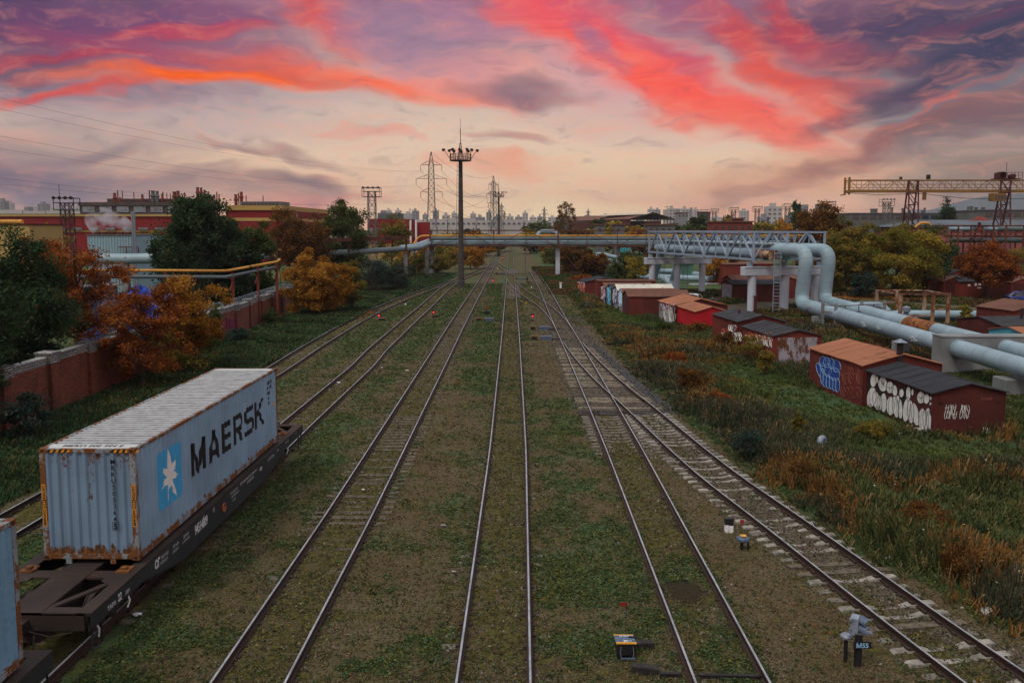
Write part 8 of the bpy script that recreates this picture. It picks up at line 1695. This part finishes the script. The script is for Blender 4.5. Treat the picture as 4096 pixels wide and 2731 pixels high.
k=r.choice(6,n_,p=[.22,.26,.14,.18,.14,.06]); col=pick(pal,k)*r.uniform(.6,1.25,(n_,1)); dry=(gw<.35)&(r.uniform(0,1,n_)<.75); col[dry]=np.array((.145,.115,.062))*r.uniform(.4,1.3,(dry.sum(),1))
h=np.where(dry,.035,.03+.02*gw)*(1+y/60); dm=dry; V=tuftquads(x[dm],y[dm],gz(x[dm],y[dm])-.01,h[dm],.020+.0011*y[dm],np.full(dm.sum(),1.3),r,2)
xg,yg=x[~dm],y[~dm]; rp3=3; xg2=np.repeat(xg,rp3)+r.normal(0,.05,len(xg)*rp3); yg2=np.repeat(yg,rp3)+r.normal(0,.05,len(xg)*rp3); Vg=leafquads(np.stack([xg2,yg2,gz(xg2,yg2)+.02+.03*r.random(len(xg2))],1),1.,2.2,11); cg=Vg.mean(1,keepdims=True); Vg=cg+(Vg-cg)*(.045+.0013*yg2)[:,None,None]
colw=np.concatenate([np.repeat(col[dm],2,axis=0),np.repeat(col[~dm],rp3,axis=0)*r.uniform(.7,1.4,(len(xg2),1))]); V=np.concatenate([V,Vg])
me=quads_mesh('low_weeds',V,M['plants'],col=colw); o=bpy.data.objects.new('low_weeds',me); COL.objects.link(o); struct(o,'stuff','low green weeds and dry grass scattered between the tracks','weeds')
# loose stones of ballast and gravel
x,y=sample(260000,-13,16,16.5,95,.7); dt=tdist(x,y); gk_=np.clip(1.3-np.abs(x-(wbx(y)-1.3))/1.3,0,1); pr_=np.where(dt<1.5,.30,.05)+.55*gk_+np.where((x>4)&(x<9)&(y>36),.35*(dt<2),0); keep=(r.uniform(0,1,len(x))<pr_)&(x<wbx(y)+.2)&(~inside(x,y))&(np.abs(dt-.797)>.08); x,y=x[keep],y[keep]; n_=len(x)
Vs=leafquads(np.stack([x,y,gz(x,y)+.012],1),1.,1.1,13,asp=.8); cg=Vs.mean(1,keepdims=True); Vs=cg+(Vs-cg)*((.035+.0011*y)*r.uniform(.6,1.5,n_))[:,None,None]; cs_=pick([(.16,.14,.115),(.10,.085,.07),(.24,.22,.19),(.05,.042,.035),(.13,.10,.07)],r.integers(0,5,n_))*r.uniform(.6,1.2,(n_,1))
me=quads_mesh('gravel_stones',Vs,M['plants'],col=cs_); o=bpy.data.objects.new('gravel_stones',me); COL.objects.link(o); struct(o,'stuff','loose grey and brown gravel scattered along the tracks and the shoulder','gravel')
# fallen leaves
x,y=sample(5200,-24,16,16.5,90,1.1); keep=(~inside(x,y)); x,y=x[keep],y[keep]; c_=np.stack([x,y,gz(x,y)+.03],1); V=leafquads(c_,.07,3.,1); k=r.integers(0,3,len(x)); col=pick([(.25,.08,.02),(.32,.17,.05),(.12,.05,.025)],k)
pile=[]; 
for (px_,py_,n2,sx_2,sy2) in ((-23.2,51.5,5200,2.2,2.6),(-22.5,45.5,1500,1.6,2.2),(-23.6,93,3500,3.4,3.4),(-21,98,1500,2.5,3),(59,117.5,5200,7.,1.3),(48,119,3200,6,1.6)):
    q_=np.stack([r.normal(px_,sx_2*.6,n2),r.normal(py_,sy2*.6,n2),np.abs(r.normal(.05,.05,n2))+.02],1); pile.append(q_)
pile=np.concatenate(pile); sz=np.where(pile[:,1]>80,.22,.13); V2=leafquads(pile,1.,3.,2); ctr=V2.mean(1,keepdims=True); V2=ctr+(V2-ctr)*sz[:,None,None]; k2=r.integers(0,4,len(pile)); col2=pick([(.34,.13,.02),(.42,.22,.05),(.20,.06,.015),(.28,.10,.03)],k2)
me=quads_mesh('fallen_leaves',np.concatenate([V,V2]),M['plants'],col=np.concatenate([col,col2])); o=bpy.data.objects.new('fallen_leaves',me); COL.objects.link(o); struct(o,'stuff','orange fallen leaves lying on the grass and along the dirt road','fallen leaves')
# 2 grass of the left bank and wall foot
x=r.uniform(-26,-18.4,60000); y=16+ (140-16)*r.uniform(0,1,60000)**1.5; keep=(x>np.interp(y,[p[1] for p in WP],[p[0] for p in WP])+.3)&(x<-18.6-.0*y)&(~inside(x,y)); x2=r.uniform(-34,-14,22000); y2=r.uniform(100,175,22000); k3=(x2<interp(TR['T1'],np.clip(y2,0,230))-1.6); x=np.r_[x[keep],x2[k3]]; y=np.r_[y[keep],y2[k3]]
n_=len(x); f=fbm(x,y,3.,3,21); hh=.14+.22*np.clip((f-.4)*3,0,1)+.002*y; pal=[(.028,.058,.028),(.045,.085,.038),(.065,.110,.045),(.09,.10,.035),(.13,.10,.045)]; k=r.choice(5,n_,p=[.3,.3,.18,.14,.08]); col=pick(pal,k)*r.uniform(.6,1.2,(n_,1))
V=tuftquads(x,y,gz(x,y)-.02,hh,.025+.0012*y,np.full(n_,.7),r,4); me=quads_mesh('bank_grass',V,M['plants'],col=np.repeat(col,4,axis=0)); o=bpy.data.objects.new('bank_grass',me); COL.objects.link(o); struct(o,'stuff','long dark grass on the bank below the brick wall','grass')
# 3 tall weeds of the right strip
N_=150000; y=17+(135-17)*r.uniform(0,1,N_)**1.35; x=wbx(y)+r.uniform(0,1,N_)**1.15*(40+.15*y); edge=x-wbx(y); lim=(x<60)&(polyd(x,y,RA)>3.6)&(polyd(x,y,RB)>2.6)&(polyd(x,y,RC)>2.)&(~inside(x,y))
vis=lim; x,y,edge=x[vis],y[vis],edge[vis]; n_=len(x)
f1=fbm(x,y,4.,4,31); f2=fbm(x,y,2.,3,41); f3=fbm(x,y,7.,3,51)
lawn=np.exp(-(((x-17)/3.2)**2+((y-46)/6.)**2))+np.exp(-(((x-15.5)/2.6)**2+((y-56)/5.)**2))+np.exp(-(((x-18)/4)**2+((y-36)/2.2)**2))+.9*np.exp(-(((x-11.5)/2.5)**2+((y-95)/12.)**2))+.7*np.exp(-(((x-14.)/2.)**2+((y-84)/5.)**2))+((x>23)&(y<60))*.5; lawn=np.clip(lawn*1.3,0,1)
den=np.clip((f2-.30)*4,.25,1)*np.clip(edge/1.2,.15,1); keep=r.uniform(0,1,n_)<den; x,y,edge,f1,f2,f3,lawn=[q_[keep] for q_ in (x,y,edge,f1,f2,f3,lawn)]; n_=len(x)
hh=(.16+.75*np.clip((f1-.38)*3.2,0,1))*np.clip(edge/1.6,.25,1)*(1-.85*lawn)*np.where(y>85,.7,1)+.07
kind=np.where(f3<.44,0,np.where(f3<.53,1,2)); base=np.array([(.065,.085,.028),(.150,.088,.030),(.085,.072,.046)])[kind]; alt=np.array([(.115,.120,.045),(.22,.110,.035),(.055,.065,.040)])[kind]; mixr=r.uniform(0,1,(n_,1)); col=base*(1-mixr)+alt*mixr; acc=r.uniform(0,1,n_); col[acc<.10]=(.20,.13,.06); col[(acc>.10)&(acc<.30)]=(.030,.050,.022); col=col*r.uniform(.7,1.5,(n_,1)); gl=np.array([(.070,.100,.028)])*r.uniform(.6,1.4,(n_,1)); col=col*(1-lawn[:,None])+gl*lawn[:,None]
nbl=6; V=tuftquads(x,y,gz(x,y)-.02,hh,.020+.0009*y,np.where(hh>.4,.42,.8),r,nbl); nearm=None
# leafy specks along the stems of tall plants
tall=hh>.34; m_=tall.sum(); rep=5; cx=np.repeat(x[tall],rep)+r.normal(0,.10,m_*rep)*np.repeat(hh[tall],rep)*1.3; cy=np.repeat(y[tall],rep)+r.normal(0,.10,m_*rep); cz=np.repeat(hh[tall],rep)*r.uniform(.15,1.05,m_*rep); V3=leafquads(np.stack([cx,cy,cz],1),1.,.6,7); c0_=V3.mean(1,keepdims=True); V3=c0_+(V3-c0_)*(.045+.0011*cy)[:,None,None]; col3=np.repeat(col[tall],rep,axis=0)*r.uniform(.7,1.5,(m_*rep,1))
fl_=(r.uniform(0,1,m_*rep)<.012)&(cz>.3)&(fbm(cx,cy,1.5,2,77)>.5); col3[fl_]=(.5,.5,.46)
me=quads_mesh('tall_weeds',np.concatenate([V,V3]),M['plants'],col=np.concatenate([np.repeat(col,nbl,axis=0),col3])); o=bpy.data.objects.new('tall_weeds',me); COL.objects.link(o); struct(o,'stuff','tall brown, orange and green weeds covering the strip right of the tracks','weeds')
# 4 rough grass of the far right and the spur
x=np.r_[r.uniform(24,75,26000),r.uniform(3,20,14000)]; y=np.r_[r.uniform(60,135,26000),r.uniform(125,215,14000)]; keep=(polyd(x,y,RA)>3.3)&(polyd(x,y,RB)>2.3)&(polyd(x,y,RC)>1.8)&(~inside(x,y))&(trackdist(x,y)>.9); x,y=x[keep],y[keep]; n_=len(x); f=fbm(x,y,6,3,61); col=np.where((f>.52)[:,None],np.array([(.12,.075,.035)]),np.array([(.040,.075,.022)]))*r.uniform(.6,1.3,(n_,1)); V=tuftquads(x,y,np.full(n_,-.02),.22+.3*np.clip((f-.5)*4,0,1)*(y<125)+.05,.10+.0008*y,np.full(n_,.8),r,3)
me=quads_mesh('far_grass',V,M['plants'],col=np.repeat(col,3,axis=0)); o=bpy.data.objects.new('far_grass',me); COL.objects.link(o); struct(o,'stuff','rough grass around the pipes, the dirt road and the grown-over spur','grass')
# bushes standing in the weeds
for i,(u,v,hw,vt,mt,l) in enumerate([(2800,1345,48,1285,'f_rusty','reddish leafy weed bush before the bright red garage'),(2905,1400,60,1315,'f_rusty','grey-brown weed bush against the patched black garage'),(2995,1450,70,1330,'f_olive','olive weed bush against the graffiti wall with the rusty door'),(3060,1500,40,1400,'f_olive','small olive bush left of the rust-streaked door'),(2760,1560,70,1470,'f_rusty','dark brown weed clump in the middle of the weedy strip'),(3000,1840,90,1690,'f_blue','grey-green leafy clump above the vent elbow'),(3260,1950,110,1850,'f_rusty','dark brown clump right of the vent elbow'),(3700,2150,150,2000,'f_rusty','large dark brown weed clump in the lower right'),(3880,2330,120,2180,'f_rusty','brown weed clump nearest the lower right corner'),(3500,1760,90,1680,'f_olive','leafy clump below the nearest garages'),(2660,1330,40,1285,'f_green','green clump before the wide garage'),(3190,1760,26,1640,'f_olive','tall leafy green stalk clump left of the garages'),(2700,1470,60,1400,'f_orange','orange-leaved weed clump in the middle strip'),(2870,1640,60,1560,'f_orange','rusty orange weed clump below the middle strip')]):
    p=P(u,v); zt2=PY(u,vt,p.y).z; R=hw*p.y/F_; root=thing('weed_bush',l,'bush',(p.x,p.y,0),'leafy clumps in the weedy strip'); pp_,sh,C=crown_pts((R,R*.8,zt2*.5),3200,30,200+i,.3,.32); me=quads_mesh('crown',leafquads(pp_,.05+.0009*p.y,.5,i),M[mt],sh); o=bpy.data.objects.new('crown',me); COL.objects.link(o); o.parent=root; o.location=(0,0,zt2*.5)
    mb=MB(); rr=random.Random(i)
    for k in range(14): a=rr.uniform(0,6.28); q_=R*rr.random(); mb.tube((p.x,p.y,-.05),(p.x+q_*math.cos(a),p.y+q_*math.sin(a)*.8,zt2*rr.uniform(.6,1.1)),.012,4,0,.004)
    mb.build('stems','bark',root)

# ================================================================ HAZE
m,t=newmat('haze_air'); b=NB(t); vol=b.n('ShaderNodeVolumePrincipled'); vol.inputs['Color'].default_value=(.80,.86,.96,1); vol.inputs['Density'].default_value=.00008; ou=b.n('ShaderNodeOutputMaterial'); b.l(vol.outputs[0],ou.inputs[1]); M['haze']=m
o=MB().box(-5100,5100,-450,5300,-6.5,190).build('haze','haze',None); o['kind']='stuff'; o['label']='thin evening haze over the yard and the far town'; o['category']='haze'
